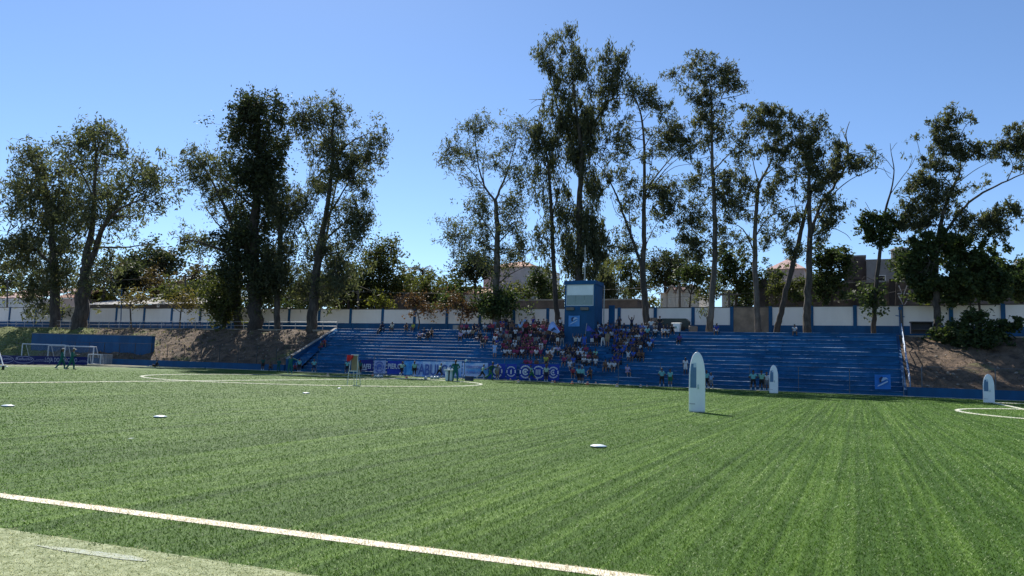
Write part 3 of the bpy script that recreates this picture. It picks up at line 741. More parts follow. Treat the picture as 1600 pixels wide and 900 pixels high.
# utility poles and wires
PW = surf('utility_concrete', (.12, .11, .10), .9)
def upole(u, v0, Y, label, r=.13):
    a, c = at(u, 500, Y), at(u, v0, Y); p = (a[0], Y, 4.9)
    e = empty('utility_pole', p, 0, label, 'utility pole')
    b = MB(p); b.tube([(a[0], Y, 4.9), (c[0], Y, c[2])], [r*1.4, r], 8); b.build('pole', PW, e)
    b = MB(p); b.box(c[0]-1.1, c[0]+1.1, Y-.05, Y+.05, c[2]-.45, c[2]-.33); b.build('crossarm', PW, e)
    for s in (-.9, 0, .9):
        b = MB(p); b.lathe((c[0]+s, Y, c[2]-.33), [(.05, 0), (.07, .08), (.03, .2)], 8); b.build('insulator', surf('porcelain', (.5, .48, .45), .4) if 'porcelain' not in bpy.data.materials else bpy.data.materials['porcelain'], e)
    return np.array([c[0], Y, c[2]-.3])
up = [upole(12, 436, 86, 'thin dark utility pole by the pink roofed house'), upole(290, 428, 86, 'dark utility pole above the long grey shed'),
      upole(560, 452, 86, 'utility pole hidden in the trees left of the stand'), upole(1062, 443, 86, 'utility pole in front of the gabled row houses'),
      upole(1139, 455, 86, 'short utility pole by the pale house corner'), upole(1440, 420, 86, 'utility pole in the foliage at right')]
def wire(a, c, sag, label):
    pts = [a+(c-a)*t+np.array([0, 0, -sag*4*t*(1-t)]) for t in np.linspace(0, 1, 14)]
    b = MB(a); b.tube(pts, .022, 4, cap=False); tag(b.build('power_line', DARKM if False else surf('cable', (.06, .06, .06), .6) if 'cable' not in bpy.data.materials else bpy.data.materials['cable']), label, 'cable')
nm = ['from the pink roof to the long shed', 'from the shed to the dark trees', 'passing behind the blue tower', 'above the white row houses', 'along the grey wall at right']
for i in range(5):
    for j, s in enumerate((-.9, .9)):
        o = np.array([s, 0, -1.2*j])
        wire(up[i]+o, up[i+1]+o, .5+.3*j, ('upper' if j == 0 else 'lower')+' power line '+nm[i])
# ------------------------------------------------------------------ trees
def leaf_cloud(name, cents, sig, counts, L, W, mat, droop, parent, org):
    """leaf blades scattered in small tufts: cents (k,3), sig (k,3), counts (k)"""
    idx = np.repeat(np.arange(len(cents)), counts)
    k = len(idx)
    if k == 0: return None
    c = cents[idx]+np.clip(RNG.normal(0, 1, (k, 3)), -2.1, 2.1)*sig[idx]
    d = RNG.normal(0, 1, (k, 3)); d[:, 2] = d[:, 2]*.6-droop; d /= np.linalg.norm(d, axis=1)[:, None]
    s = np.cross(d, RNG.normal(0, 1, (k, 3))); s /= np.linalg.norm(s, axis=1)[:, None]+1e-9
    l = (L*RNG.uniform(.5, 1.5, k))[:, None]; w = (W*RNG.uniform(.7, 1.3, k))[:, None]
    a = c-d*l*.5; m = c+s*w*.5; t = c+d*l*.5; q = c-s*w*.5+d*l*.05
    v = np.stack([a, m, t, q], 1)-np.array(org)
    tuft = RNG.normal(0, .16, len(cents))[idx]
    tint = np.clip(RNG.beta(2, 2.6, k)+tuft, 0, 1)
    me = npmesh(name, v, k, 4, mat, np.repeat(tint, 4))
    o = link(name, me, parent); o['kind'] = 'stuff'
    return o
SPEC = {   # leaf length, width, leaves per px2, droop, tuft spread (px), material
 'euc': (.38, .108, .50, 1.0, 2.7, 'euc'), 'pale': (.36, .105, .47, .9, 2.7, 'euc_pale'), 'hang': (.46, .115, .66, 1.9, 2.4, 'euc'),
 'dark': (.28, .16, .47, .3, 3.0, 'dark'), 'broad': (.32, .19, .50, .4, 3.2, 'broad'), 'olive': (.30, .16, .50, .5, 3.2, 'olive'),
 'red': (.26, .17, .55, .3, 2.2, 'red'), 'orange': (.2, .12, .45, .3, 2.0, 'orange'), 'brown': (.26, .14, .5, .4, 3, 'brown'), 'yellow': (.30, .16, .5, .4, 2.6, 'yellow')}
def tree(name, label, Y, trunk, limbs, blobs, kind='euc', bark=BARK, cat='tree', group=None, thick=.8, twigs=True, dens=1.0, spec2=None, wild=1.0, veil=True):
    u0, v0 = trunk[0][:2]
    base = at(u0, v0, Y); s = mpp(u0, v0-60, Y)
    e = empty(name, base, 0, label, cat, group)
    b = MB(base)
    tp = np.array([at(u, v, Y) for u, v, r in trunk]); tr = [r*s*.86 for u, v, r in trunk]
    lean = np.cumsum(np.r_[0, RNG.normal(0, .12, len(tp)-1)]); tp[:, 1] += lean
    tp = np.vstack([tp[0]-[0, 0, .8], tp]); tr = [tr[0]*1.2]+tr
    # denser polyline with a slight wander
    def dens_line(P, Rr, m=4, wob=.12):
        P = np.asarray(P); k = len(P); t = np.linspace(0, k-1, (k-1)*m+1); i = np.minimum(t.astype(int), k-2); f = (t-i)[:, None]
        # catmull-rom
        p0, p1, p2, p3 = P[np.maximum(i-1, 0)], P[i], P[i+1], P[np.minimum(i+2, k-1)]
        Q = .5*((2*p1)+(-p0+p2)*f+(2*p0-5*p1+4*p2-p3)*f**2+(-p0+3*p1-3*p2+p3)*f**3)
        Rq = np.interp(t, np.arange(k), Rr)
        Q[1:-1] += RNG.normal(0, 1, (len(Q)-2, 3))*wob*Rq[1:-1, None]
        return Q, Rq
    Q, Rq = dens_line(tp, tr)
    b.tube(Q, Rq, 10); b.build('trunk', bark, e, smooth=True)
    sk = [Q]; skr = [Rq]
    for lb in limbs:
        r0 = lb[0]*.74; P = np.array([at(u, v, Y) for u, v in lb[1:]])
        # start on the nearest trunk / limb point
        al = np.vstack(sk); j = np.argmin(np.linalg.norm((al-P[0])*[1, .3, 1], axis=1))
        P[0] = al[j]
        ext = np.linalg.norm(P[-1]-P[0]); dy = RNG.uniform(-.35, .35)*ext
        P[:, 1] = P[0, 1]+np.linspace(0, 1, len(P))*dy
        Rr = np.linspace(r0*s, max(r0*s*.18, .018), len(P))
        q, rq = dens_line(P, Rr, 4, .2)
        b = MB(base); b.tube(q, rq, 7); b.build('limb', bark, e, smooth=True)
        sk.append(q); skr.append(rq)
    al = np.vstack(sk)
    L, W, K, droop, sp, mt = SPEC[kind]
    sc = max(1.0, s/.078)
    tw = MB(base); cs, sg, ct = [], [], []
    full = list(blobs)
    for i_, a_ in enumerate(blobs):      # thinner leafage bridges neighbouring masses
        ds = sorted((math.hypot(a_[0]-c_[0], a_[1]-c_[1]), k_) for k_, c_ in enumerate(blobs) if k_ != i_)
        for d_, k_ in ds[:2]:
            c_ = blobs[k_]
            if d_ < 1.5*(max(a_[2:4])+max(c_[2:4])) and (i_ < k_ or RNG.uniform() < .4):
                full.append(((a_[0]+c_[0])/2, (a_[1]+c_[1])/2, .62*(a_[2]+c_[2])/2+2, .62*(a_[3]+c_[3])/2+2, .55*min(a_[4], c_[4])))
    for bl in full:
        u, v, ru, rv, dn = bl
        c = at(u, v, Y); 
        rad = np.array([ru*s, thick*(ru+rv)*.5*s, rv*s])
        c = c+np.array([0, RNG.uniform(-.5, .5)*rad[1], 0])
        # shift along depth towards the limb that carries it
        j = np.argmin(np.linalg.norm((al-c)*[1, .35, 1], axis=1)+np.where(al[:, 2] > c[2], .8, 0)); n0 = al[j]
        c[1] = .5*c[1]+.5*n0[1]+RNG.uniform(-.6, .6)*rad[1]
        bend = c-[0, 0, .25*rad[2]]
        nb = int(max(4, ru*rv*.042*wild))
        ends = c+np.clip(RNG.normal(0, .66, (nb, 3)), -1.7, 1.7)*rad*1.27
        mids = (bend+ends)/2+RNG.normal(0, .12, (nb, 3))*np.linalg.norm(ends-bend, axis=1)[:, None]+[0, 0, .08*rad[2]]
        nt = int(np.clip(round(3+.10*min(ru, rv)), 3, 5))
        tt = RNG.uniform(.42, 1.08, (nb, nt, 1))
        pts = ((1-tt)**2*bend+2*tt*(1-tt)*mids[:, None]+tt**2*ends[:, None]).reshape(-1, 3)+RNG.normal(0, 1.5*s, (nb*nt, 3))
        m = len(pts)
        tot = dn*dens*K*math.pi*ru*rv
        w = RNG.gamma(1.3, 1, m); w /= w.sum()
        cs.append(pts); ct.append(np.maximum(1, (tot*w)).astype(int))
        sz = sp*s*RNG.uniform(.6, 1.5, m)[:, None]*np.array([1, 1, 1.15 if kind != 'hang' else 2.2]); sg.append(sz)
        if twigs:
            mid = (n0+bend)/2+RNG.normal(0, .12, 3)*np.linalg.norm(bend-n0)-[0, 0, .1*np.linalg.norm(bend-n0)]
            r1 = min(.075, .02+.012*np.linalg.norm(bend-n0))*min(1.6, s/.07)
            if np.linalg.norm(bend-n0) > .4: tw.tube([n0, mid, bend], [r1, r1*.75, r1*.55], 5, cap=False)
            for k in range(min(nb, 16)):
                tw.tube([bend, mids[k], ends[k]], [r1*.5, r1*.36, r1*.14], 4, cap=False)
    # thin veil of loose sprays between the masses and along the limbs
    if veil and len(blobs) > 3:
        A = np.vstack(cs); nv_ = int(len(A)*.36)
        i1 = RNG.integers(0, len(A), nv_); cand = RNG.integers(0, len(A), (nv_, 14))
        dd = np.linalg.norm(A[cand]-A[i1][:, None], axis=2); dd[dd < 12*s] = 1e6; j1 = cand[np.arange(nv_), dd.argmin(1)]
        ok = np.linalg.norm(A[i1]-A[j1], axis=1) < 62*s
        P_ = A[i1]*.5+A[j1]*.5+RNG.normal(0, 5*s, (nv_, 3)); P_ = P_[ok]
        cs.append(P_); ct.append(np.maximum(1, RNG.gamma(1.6, 5.5*dens, len(P_))).astype(int)); sg.append(np.ones((len(P_), 3))*sp*s*np.array([1.0, 1.0, 1.3 if kind != 'hang' else 2.4]))
    if twigs and tw.n:
        o = tw.build('twigs', bark, e); o['kind'] = 'stuff'
    if cs:
        leaf_cloud('crown', np.vstack(cs), np.vstack(sg), np.concatenate(ct), L*sc, W*sc, LEAF[mt], droop, e, base)
    return e

tree('eucalyptus_tree', 'leftmost tall dark eucalyptus with drooping lower branches by the white wall', 73.2,
 [(84, 519, 6), (84, 470, 5.5), (86, 430, 5), (84, 390, 4), (82, 350, 3), (75, 310, 2), (68, 270, 1.3), (60, 240, .6)],
 [(2.6, (85, 422), (60, 395), (35, 375), (8, 362)), (2.2, (85, 400), (105, 370), (125, 340)), (2.2, (82, 360), (50, 325), (18, 298)), (1.6, (80, 335), (95, 300), (100, 270)), (1.8, (84, 440), (65, 425), (40, 418)), (1.3, (85, 430), (62, 450), (58, 478)), (1.2, (75, 310), (45, 275), (40, 240))],
 [(50, 238, 14, 9, .9), (38, 248, 12, 9, .8), (64, 243, 12, 9, .7), (88, 262, 20, 14, .8), (60, 270, 30, 14, 1), (14, 282, 16, 16, 1), (40, 298, 34, 15, 1.2), (8, 318, 12, 12, .7), (70, 315, 30, 15, 1.2), (95, 300, 14, 14, .7), (28, 338, 22, 10, .7), (62, 350, 36, 17, 1.3), (105, 330, 24, 22, 1.1), (20, 386, 20, 12, 1.0), (55, 385, 36, 15, 1.3), (14, 402, 14, 9, .8), (45, 415, 32, 13, 1), (100, 378, 24, 15, 1), (100, 415, 18, 20, .9), (112, 440, 12, 12, .8), (58, 445, 24, 12, .8), (48, 462, 18, 12, .9), (66, 480, 18, 10, .8), (36, 470, 6, 18, .6), (74, 455, 10, 20, .8)], dens=.85)
tree('eucalyptus_tree', 'wide spreading eucalyptus with thick forked trunk and open round crown at left', 72.6,
 [(124, 520, 8.8), (127, 490, 8.2), (130, 460, 7.4), (134, 430, 6.6), (137, 400, 4.4), (143, 360, 3.3), (148, 310, 2.4), (150, 265, 1.7), (151, 225, .9), (152, 200, .4)],
 [(4.6, (135, 430), (148, 390), (165, 352), (182, 322), (198, 300), (214, 282)), (3, (150, 390), (172, 360), (205, 335), (235, 328), (268, 322)), (2.6, (142, 370), (160, 320), (175, 288), (198, 252)), (1.4, (158, 400), (188, 386), (215, 380), (238, 378)), (1.5, (185, 318), (215, 300), (245, 286), (276, 284)), (1.5, (148, 310), (135, 270), (120, 250)), (1.4, (150, 270), (165, 240), (188, 214)), (1.6, (137, 420), (122, 440), (118, 460)), (1.6, (150, 385), (130, 330), (118, 300)), (.9, (200, 345), (225, 345), (262, 340))],
 [(150, 203, 16, 9, .9), (135, 200, 8, 6, .8), (110, 227, 20, 8, .6), (165, 206, 9, 9, .8), (188, 208, 12, 8, .8), (196, 218, 9, 8, .7), (140, 228, 26, 14, 1), (172, 232, 24, 14, .9), (120, 253, 26, 13, .7), (148, 260, 34, 16, .8), (205, 246, 14, 8, .7), (218, 238, 11, 8, .8), (216, 266, 16, 8, .6), (240, 256, 9, 12, .8), (226, 272, 22, 10, 1), (255, 283, 22, 11, 1.1), (277, 286, 6, 6, .7), (203, 288, 26, 14, .9), (245, 312, 18, 11, 1.1), (270, 320, 14, 11, .9), (190, 322, 30, 16, .9), (158, 300, 34, 17, .9), (124, 292, 22, 22, .7), (150, 335, 34, 13, 1), (178, 350, 26, 11, .9), (205, 374, 10, 4, .8), (120, 350, 18, 15, 1), (225, 335, 12, 6, .7), (150, 420, 16, 16, .9), (165, 428, 16, 18, 1.1), (120, 440, 18, 16, .8), (172, 398, 8, 8, .5)], kind='pale', dens=.72)
tree('eucalyptus_tree', 'massive ivy covered eucalyptus with dark columnar crown left of the stand', 72.3,
 [(400, 522, 10.5), (399, 490, 9.5), (397, 450, 9), (396, 400, 8), (398, 340, 6.5), (402, 280, 5), (404, 230, 3.5), (402, 185, 2), (400, 155, .8)],
 [(3, (396, 410), (372, 360), (345, 318), (322, 280)), (2.4, (396, 430), (360, 395), (330, 382), (300, 376)), (2.2, (399, 330), (375, 300), (350, 262)), (2, (404, 240), (425, 205), (440, 190)), (1.8, (403, 220), (380, 195), (362, 190)), (2, (398, 370), (420, 320), (432, 260))],
 [(398, 432, 22, 28, 1.7), (396, 385, 24, 32, 2.2), (400, 335, 21, 32, 2.4), (403, 292, 24, 28, 2.4), (405, 255, 25, 26, 2.4), (404, 222, 28, 22, 2.2), (398, 190, 34, 20, 1.9), (428, 160, 20, 11, 1.6), (392, 160, 18, 9, 1.2), (366, 200, 16, 15, 1.1), (350, 212, 9, 7, .7), (444, 190, 14, 16, 1), (440, 215, 12, 14, .7), (428, 245, 18, 22, 1.3), (424, 285, 20, 20, 1.2), (432, 320, 14, 20, .9), (378, 172, 14, 12, 1.2), (370, 222, 12, 8, .9), (385, 265, 12, 20, 1.2), (372, 395, 20, 11, 1.4), (370, 350, 24, 13, 1.8), (376, 368, 20, 12, 1.6), (352, 378, 22, 12, 1.2), (372, 428, 24, 18, 1.9), (432, 425, 18, 18, 1.5), (358, 405, 12, 6, .7), (400, 470, 14, 14, .6), (425, 445, 16, 16, 1.4)], kind='dark', bark=BARKD)
tree('eucalyptus_tree', 'pale leaved eucalyptus spreading left over the bushy tree', 74.4,
 [(375, 518, 6), (372, 490, 5.5), (374, 440, 5), (372, 400, 4), (362, 350, 3), (345, 310, 2), (330, 280, 1.2), (318, 260, .6)],
 [(1.8, (368, 370), (335, 345), (310, 310)), (1.5, (372, 395), (330, 385), (298, 378)), (1.6, (360, 345), (365, 300), (358, 262))],
 [(312, 245, 20, 11, 1), (292, 252, 7, 7, .6), (350, 245, 16, 10, 1), (322, 266, 26, 12, 1.1), (355, 270, 22, 13, 1.1), (314, 285, 13, 9, .9), (345, 295, 14, 10, .8), (330, 302, 20, 10, .9), (325, 322, 14, 8, .7), (365, 328, 18, 9, .7), (358, 300, 16, 12, .7), (300, 370, 10, 9, 1), (294, 382, 9, 8, .9), (312, 382, 14, 8, 1), (334, 376, 18, 8, 1), (322, 396, 10, 6, .6), (348, 340, 12, 8, .6)], kind='pale')
tree('bushy_tree', 'low bushy olive green tree in front of the white wall at left', 73.0,
 [(350, 515, 2.2), (351, 490, 1.8), (350, 460, 1.4), (348, 435, .8)], [(1, (350, 470), (335, 455), (328, 440)), (1, (350, 475), (365, 450), (372, 430))],
 [(360, 435, 22, 18, 1.2), (352, 458, 22, 16, 1.2), (335, 455, 14, 16, 1), (345, 480, 22, 14, 1), (330, 478, 9, 12, .7), (368, 472, 14, 18, 1.2), (340, 495, 14, 8, .7), (355, 497, 12, 6, .6), (325, 462, 6, 8, .6)], kind='olive')
tree('eucalyptus_tree', 'slender eucalyptus between the ivy covered giant and the forked tree', 72.3,
 [(433, 521, 4.4), (432, 490, 4.2), (431, 450, 3.9), (433, 400, 3.6), (433, 350, 3.3), (427, 315, 2.7), (420, 280, 2), (416, 245, 1.2)],
 [(1.4, (433, 380), (448, 350), (460, 320)), (1.2, (432, 350), (445, 320), (450, 300)), (1.3, (432, 410), (450, 395), (460, 385))],
 [(440, 350, 16, 16, .7), (450, 328, 18, 18, .8), (432, 382, 20, 14, 1.0), (446, 402, 18, 13, 1.0), (426, 440, 16, 20, 1.2), (452, 440, 16, 14, 1), (446, 298, 18, 13, .8), (456, 365, 13, 16, .7), (425, 410, 18, 14, 1.2), (440, 425, 18, 12, 1.1), (420, 330, 10, 12, .6)])
tree('eucalyptus_tree', 'tall forked eucalyptus with thick pale trunk at the left end of the stand', 72.4,
 [(488, 520, 8), (489, 495, 7.2), (491, 465, 6.8), (494, 430, 6.2), (500, 390, 4.8), (509, 345, 3.7), (516, 295, 3), (520, 250, 2.5), (520, 205, 1.6), (525, 160, .7)],
 [(3.2, (494, 440), (497, 380), (496, 320), (498, 262), (500, 228)), (2.2, (503, 385), (535, 345), (562, 312)), (2, (510, 340), (545, 300), (572, 268)), (1.8, (519, 255), (550, 222), (585, 205)), (2, (494, 415), (472, 355), (455, 318)), (1.6, (520, 240), (505, 205), (485, 180)), (1.6, (497, 405), (530, 395), (565, 395)), (1.2, (545, 300), (575, 255), (600, 255))],
 [(480, 168, 13, 8, .9), (500, 172, 16, 10, 1), (523, 157, 6, 10, 1), (531, 175, 9, 11, 1.2), (490, 192, 28, 13, 1.3), (525, 195, 15, 16, 1.2), (462, 195, 13, 8, 1), (478, 213, 12, 7, .8), (516, 215, 18, 11, 1.2), (500, 233, 20, 12, 1.4), (526, 235, 22, 14, 1.4), (555, 218, 15, 9, .6), (590, 205, 9, 9, 1.1), (584, 224, 11, 8, 1.1), (598, 228, 7, 6, .9), (604, 229, 3, 4, .6), (582, 248, 17, 6, 1.2), (598, 261, 5, 4, 1), (560, 250, 22, 13, 1.4), (535, 262, 22, 16, 1.5), (476, 263, 12, 12, .9), (480, 290, 12, 13, .9), (550, 284, 22, 13, 1.5), (514, 282, 16, 16, 1.2), (567, 298, 8, 7, .6), (555, 323, 18, 12, 1.1), (570, 345, 16, 14, 1.5), (530, 330, 18, 13, .9), (460, 310, 20, 16, .9), (455, 340, 14, 17, .7), (480, 330, 12, 16, .7), (546, 350, 16, 13, 1), (566, 373, 17, 16, 1.2), (512, 350, 12, 12, .5), (488, 370, 12, 13, .7), (515, 385, 22, 12, .9), (480, 400, 20, 16, 1), (540, 380, 12, 12, .6), (525, 410, 30, 13, 1.3), (480, 438, 22, 17, 1.2), (530, 438, 26, 16, 1.2), (512, 460, 18, 12, .9), (470, 465, 16, 12, .8)])
tree('eucalyptus_tree', 'slender open eucalyptus with pale straight trunk left of the blue tower', 74.4,
 [(777, 520, 8.2), (776, 500, 7.2), (776, 470, 6.2), (777, 420, 5.5), (778, 370, 4.5), (777, 330, 3.6), (776, 312, 3.2)],
 [(2.4, (776, 316), (757, 290), (746, 260), (739, 225), (735, 190)), (2.6, (777, 316), (781, 290), (788, 260), (792, 230), (795, 200)), (1.3, (757, 292), (751, 260), (752, 220)), (1.2, (782, 295), (800, 280), (820, 270)), (1.5, (778, 378), (757, 345), (740, 330)), (1.6, (777, 446), (765, 425), (748, 412)), (1.7, (777, 446), (798, 428), (818, 418)), (1.2, (757, 296), (735, 262), (714, 240)), (1.3, (777, 400), (745, 375), (715, 365)), (1.3, (778, 380), (800, 355), (815, 345))],
 [(738, 183, 11, 9, .7), (757, 190, 13, 8, .8), (720, 200, 11, 9, .6), (745, 205, 17, 8, .7), (711, 225, 12, 12, .6), (700, 250, 11, 9, .6), (720, 236, 18, 13, .8), (693, 258, 4, 5, .6), (742, 240, 18, 11, .7), (720, 260, 17, 7, .5), (727, 275, 10, 7, .5), (795, 184, 14, 9, .6), (780, 198, 12, 7, .6), (814, 198, 14, 12, .7), (800, 222, 12, 12, .5), (775, 230, 13, 9, .5), (780, 257, 17, 12, .8), (762, 252, 10, 8, .6), (805, 262, 17, 12, .8), (815, 290, 16, 14, .8), (745, 293, 12, 7, .6), (750, 310, 16, 9, .7), (735, 325, 13, 11, .7), (757, 330, 22, 12, .9), (800, 310, 15, 10, .8), (805, 325, 22, 12, 1), (787, 342, 17, 11, .8), (750, 350, 25, 11, 1), (720, 345, 18, 8, .7), (700, 355, 14, 10, .6), (725, 366, 25, 12, .9), (692, 372, 11, 7, .5), (714, 388, 16, 10, .6), (755, 376, 22, 13, 1), (800, 357, 22, 14, 1.1), (815, 380, 17, 14, 1), (795, 390, 18, 15, 1.1), (740, 400, 15, 9, .8), (762, 398, 14, 12, .9), (832, 395, 12, 9, .7), (800, 412, 16, 9, .9), (770, 420, 14, 12, .8), (705, 398, 9, 8, .4)], kind='pale', bark=BARKP)
tree('round_shrub', 'dense dark round shrub growing about the pale trunk above the crowd', 74.0,
 [(771, 515, 1.6), (770, 495, 1.4), (768, 480, 1)], [(.9, (770, 492), (752, 478), (744, 468)), (.9, (770, 492), (792, 478), (800, 466))],
 [(757, 468, 15, 11, 1.4), (775, 478, 22, 15, 1.5), (796, 476, 13, 13, 1.2), (765, 488, 20, 9, 1.2), (785, 462, 12, 8, 1), (748, 480, 10, 8, 1), (790, 492, 12, 6, .8), (765, 458, 10, 6, 1)], kind='broad', cat='shrub')
tree('eucalyptus_tree', 'thin dark trunked eucalyptus immediately left of the blue tower', 74.2,
 [(874, 518, 4.8), (871, 490, 4.4), (867, 440, 3.8), (864, 380, 3.4), (862, 330, 3), (860, 290, 2.5), (858, 258, 2), (853, 228, 1.2)],
 [(1.6, (864, 340), (872, 305), (880, 270)), (1.4, (860, 265), (845, 245), (830, 232)), (1, (864, 370), (850, 345), (838, 330)), (1, (866, 410), (852, 390), (842, 380))],
 [(835, 208, 17, 12, .8), (850, 223, 17, 14, 1), (832, 238, 17, 11, .7), (862, 240, 13, 14, 1), (855, 265, 13, 12, 1), (830, 270, 14, 14, .5), (840, 300, 13, 13, .5), (855, 320, 9, 13, .5), (878, 290, 9, 28, 1), (886, 330, 9, 24, 1), (850, 355, 13, 14, .5), (840, 382, 13, 13, .5), (879, 370, 11, 20, 1), (890, 390, 9, 15, .9), (852, 405, 10, 12, .5), (845, 185, 10, 8, .5)], kind='hang', bark=BARKD)
tree('eucalyptus_tree', 'tallest eucalyptus rising behind the blue tower with long hanging leaves', 75.2,
 [(906, 520, 7), (905, 470, 6.6), (905, 430, 6.2), (906, 380, 5.6), (907, 330, 5), (908, 290, 4.5), (910, 240, 3.8), (906, 200, 2.6), (898, 150, 1.8), (894, 100, 1.1), (893, 55, .5)],
 [(2.8, (908, 275), (892, 222), (873, 180), (858, 130), (846, 100), (834, 74)), (2.6, (910, 245), (925, 192), (944, 150), (949, 100), (951, 60)), (1.6, (938, 160), (958, 145), (974, 112), (985, 85)), (1.5, (908, 330), (920, 318), (935, 290)), (.9, (866, 160), (840, 150), (816, 147)), (.7, (866, 163), (842, 165), (826, 182)), (.6, (850, 152), (835, 150), (822, 155)), (1.4, (906, 205), (918, 160), (917, 110)), (1, (907, 350), (893, 335), (884, 320))],
 [(888, 44, 7, 6, .8), (898, 57, 9, 8, .9), (873, 55, 6, 7, .7), (850, 65, 12, 12, .5), (838, 80, 8, 11, .7), (848, 95, 12, 12, .7), (860, 106, 12, 13, .9), (895, 75, 12, 11, .9), (900, 95, 16, 12, 1.1), (915, 100, 11, 14, 1.1), (945, 64, 8, 9, .6), (940, 85, 14, 10, .7), (958, 86, 7, 8, .7), (978, 90, 11, 11, .9), (970, 106, 9, 9, 1), (870, 126, 12, 12, 1), (890, 120, 9, 9, .6), (908, 122, 13, 12, 1.2), (942, 110, 12, 12, .9), (960, 122, 12, 9, .9), (985, 135, 9, 8, .9), (994, 152, 5, 9, .8), (870, 150, 18, 12, 1), (895, 150, 18, 12, 1), (930, 140, 12, 12, .9), (950, 140, 16, 12, 1.1), (955, 165, 12, 9, 1), (858, 176, 17, 12, 1), (890, 180, 26, 14, 1.4), (925, 175, 22, 14, 1.3), (880, 205, 28, 13, 1.3), (915, 205, 26, 14, 1.4), (905, 235, 22, 14, 1.5), (925, 225, 14, 12, 1.3), (890, 242, 13, 17, 1), (910, 265, 11, 13, 1.8), (926, 287, 11, 22, 1.2), (936, 302, 7, 16, 1), (925, 332, 9, 20, 1.1), (895, 342, 11, 18, .8), (921, 366, 11, 22, 1.6), (935, 356, 5, 20, 1.5), (947, 372, 4, 14, 1.7), (930, 388, 7, 18, 1.3), (898, 380, 12, 17, .9), (890, 402, 13, 18, 1), (920, 404, 13, 20, 1.4), (941, 402, 9, 18, 1.1), (920, 428, 16, 13, 1.2), (893, 430, 11, 17, 1)], kind='hang')
tree('eucalyptus_tree', 'wide forked eucalyptus with two main stems just right of the blue tower', 74.6,
 [(1011, 520, 6.8), (1009, 490, 6), (1007, 460, 5.6), (1004, 422, 5.1), (1006, 380, 4.3), (1006, 330, 3.8), (1007, 290, 3), (1006, 230, 2.3), (1003, 190, 1.8), (995, 160, 1.2), (983, 145, .7)],
 [(3.6, (1004, 420), (990, 380), (975, 340), (965, 312), (955, 290), (943, 268), (930, 254)), (1.7, (986, 365), (980, 325), (980, 285)), (2.2, (1007, 302), (1025, 275), (1045, 250), (1062, 232)), (1.3, (1006, 228), (1020, 210), (1046, 204)), (1, (1003, 190), (1015, 178), (1028, 168)), (1.1, (1006, 392), (1025, 350), (1048, 334)), (1.5, (1007, 312), (1038, 272), (1072, 246)), (1, (1007, 300), (1020, 265), (1025, 235)), (.8, (1035, 285), (1055, 262), (1082, 256)), (1, (975, 340), (960, 330), (950, 300)), (1, (1005, 400), (985, 392), (965, 400)), (1, (1000, 175), (1010, 155), (1016, 135))],
 [(988, 135, 8, 11, .8), (993, 150, 7, 7, .7), (1017, 140, 11, 11, .8), (1012, 160, 11, 11, .8), (1020, 165, 12, 7, .8), (1045, 165, 11, 11, .9), (975, 185, 12, 11, .6), (970, 210, 14, 14, .8), (986, 212, 8, 10, .5), (1030, 195, 14, 11, .6), (1055, 195, 16, 11, 1.1), (1065, 215, 22, 11, 1.2), (1045, 215, 17, 12, 1.1), (1080, 240, 16, 9, 1.1), (1055, 240, 22, 9, .9), (1025, 235, 9, 11, .9), (965, 235, 14, 14, 1), (985, 240, 12, 12, .8), (945, 215, 9, 12, .7), (945, 245, 12, 12, .7), (1015, 255, 12, 12, .5), (970, 270, 16, 12, .9), (950, 275, 11, 10, 1.9), (985, 285, 12, 12, .8), (1020, 290, 17, 12, .8), (1045, 290, 17, 11, 1.1), (1060, 305, 12, 9, .9), (1035, 310, 22, 12, 1.1), (1050, 325, 16, 9, .9), (1025, 335, 16, 12, .8), (1055, 347, 12, 7, .5), (970, 320, 12, 12, .7), (985, 330, 11, 12, .7), (1000, 310, 12, 14, .7), (975, 360, 14, 9, .7), (970, 385, 14, 11, .9), (985, 385, 12, 11, .8), (965, 402, 9, 7, .6), (1022, 370, 8, 8, .4)], dens=1.0)
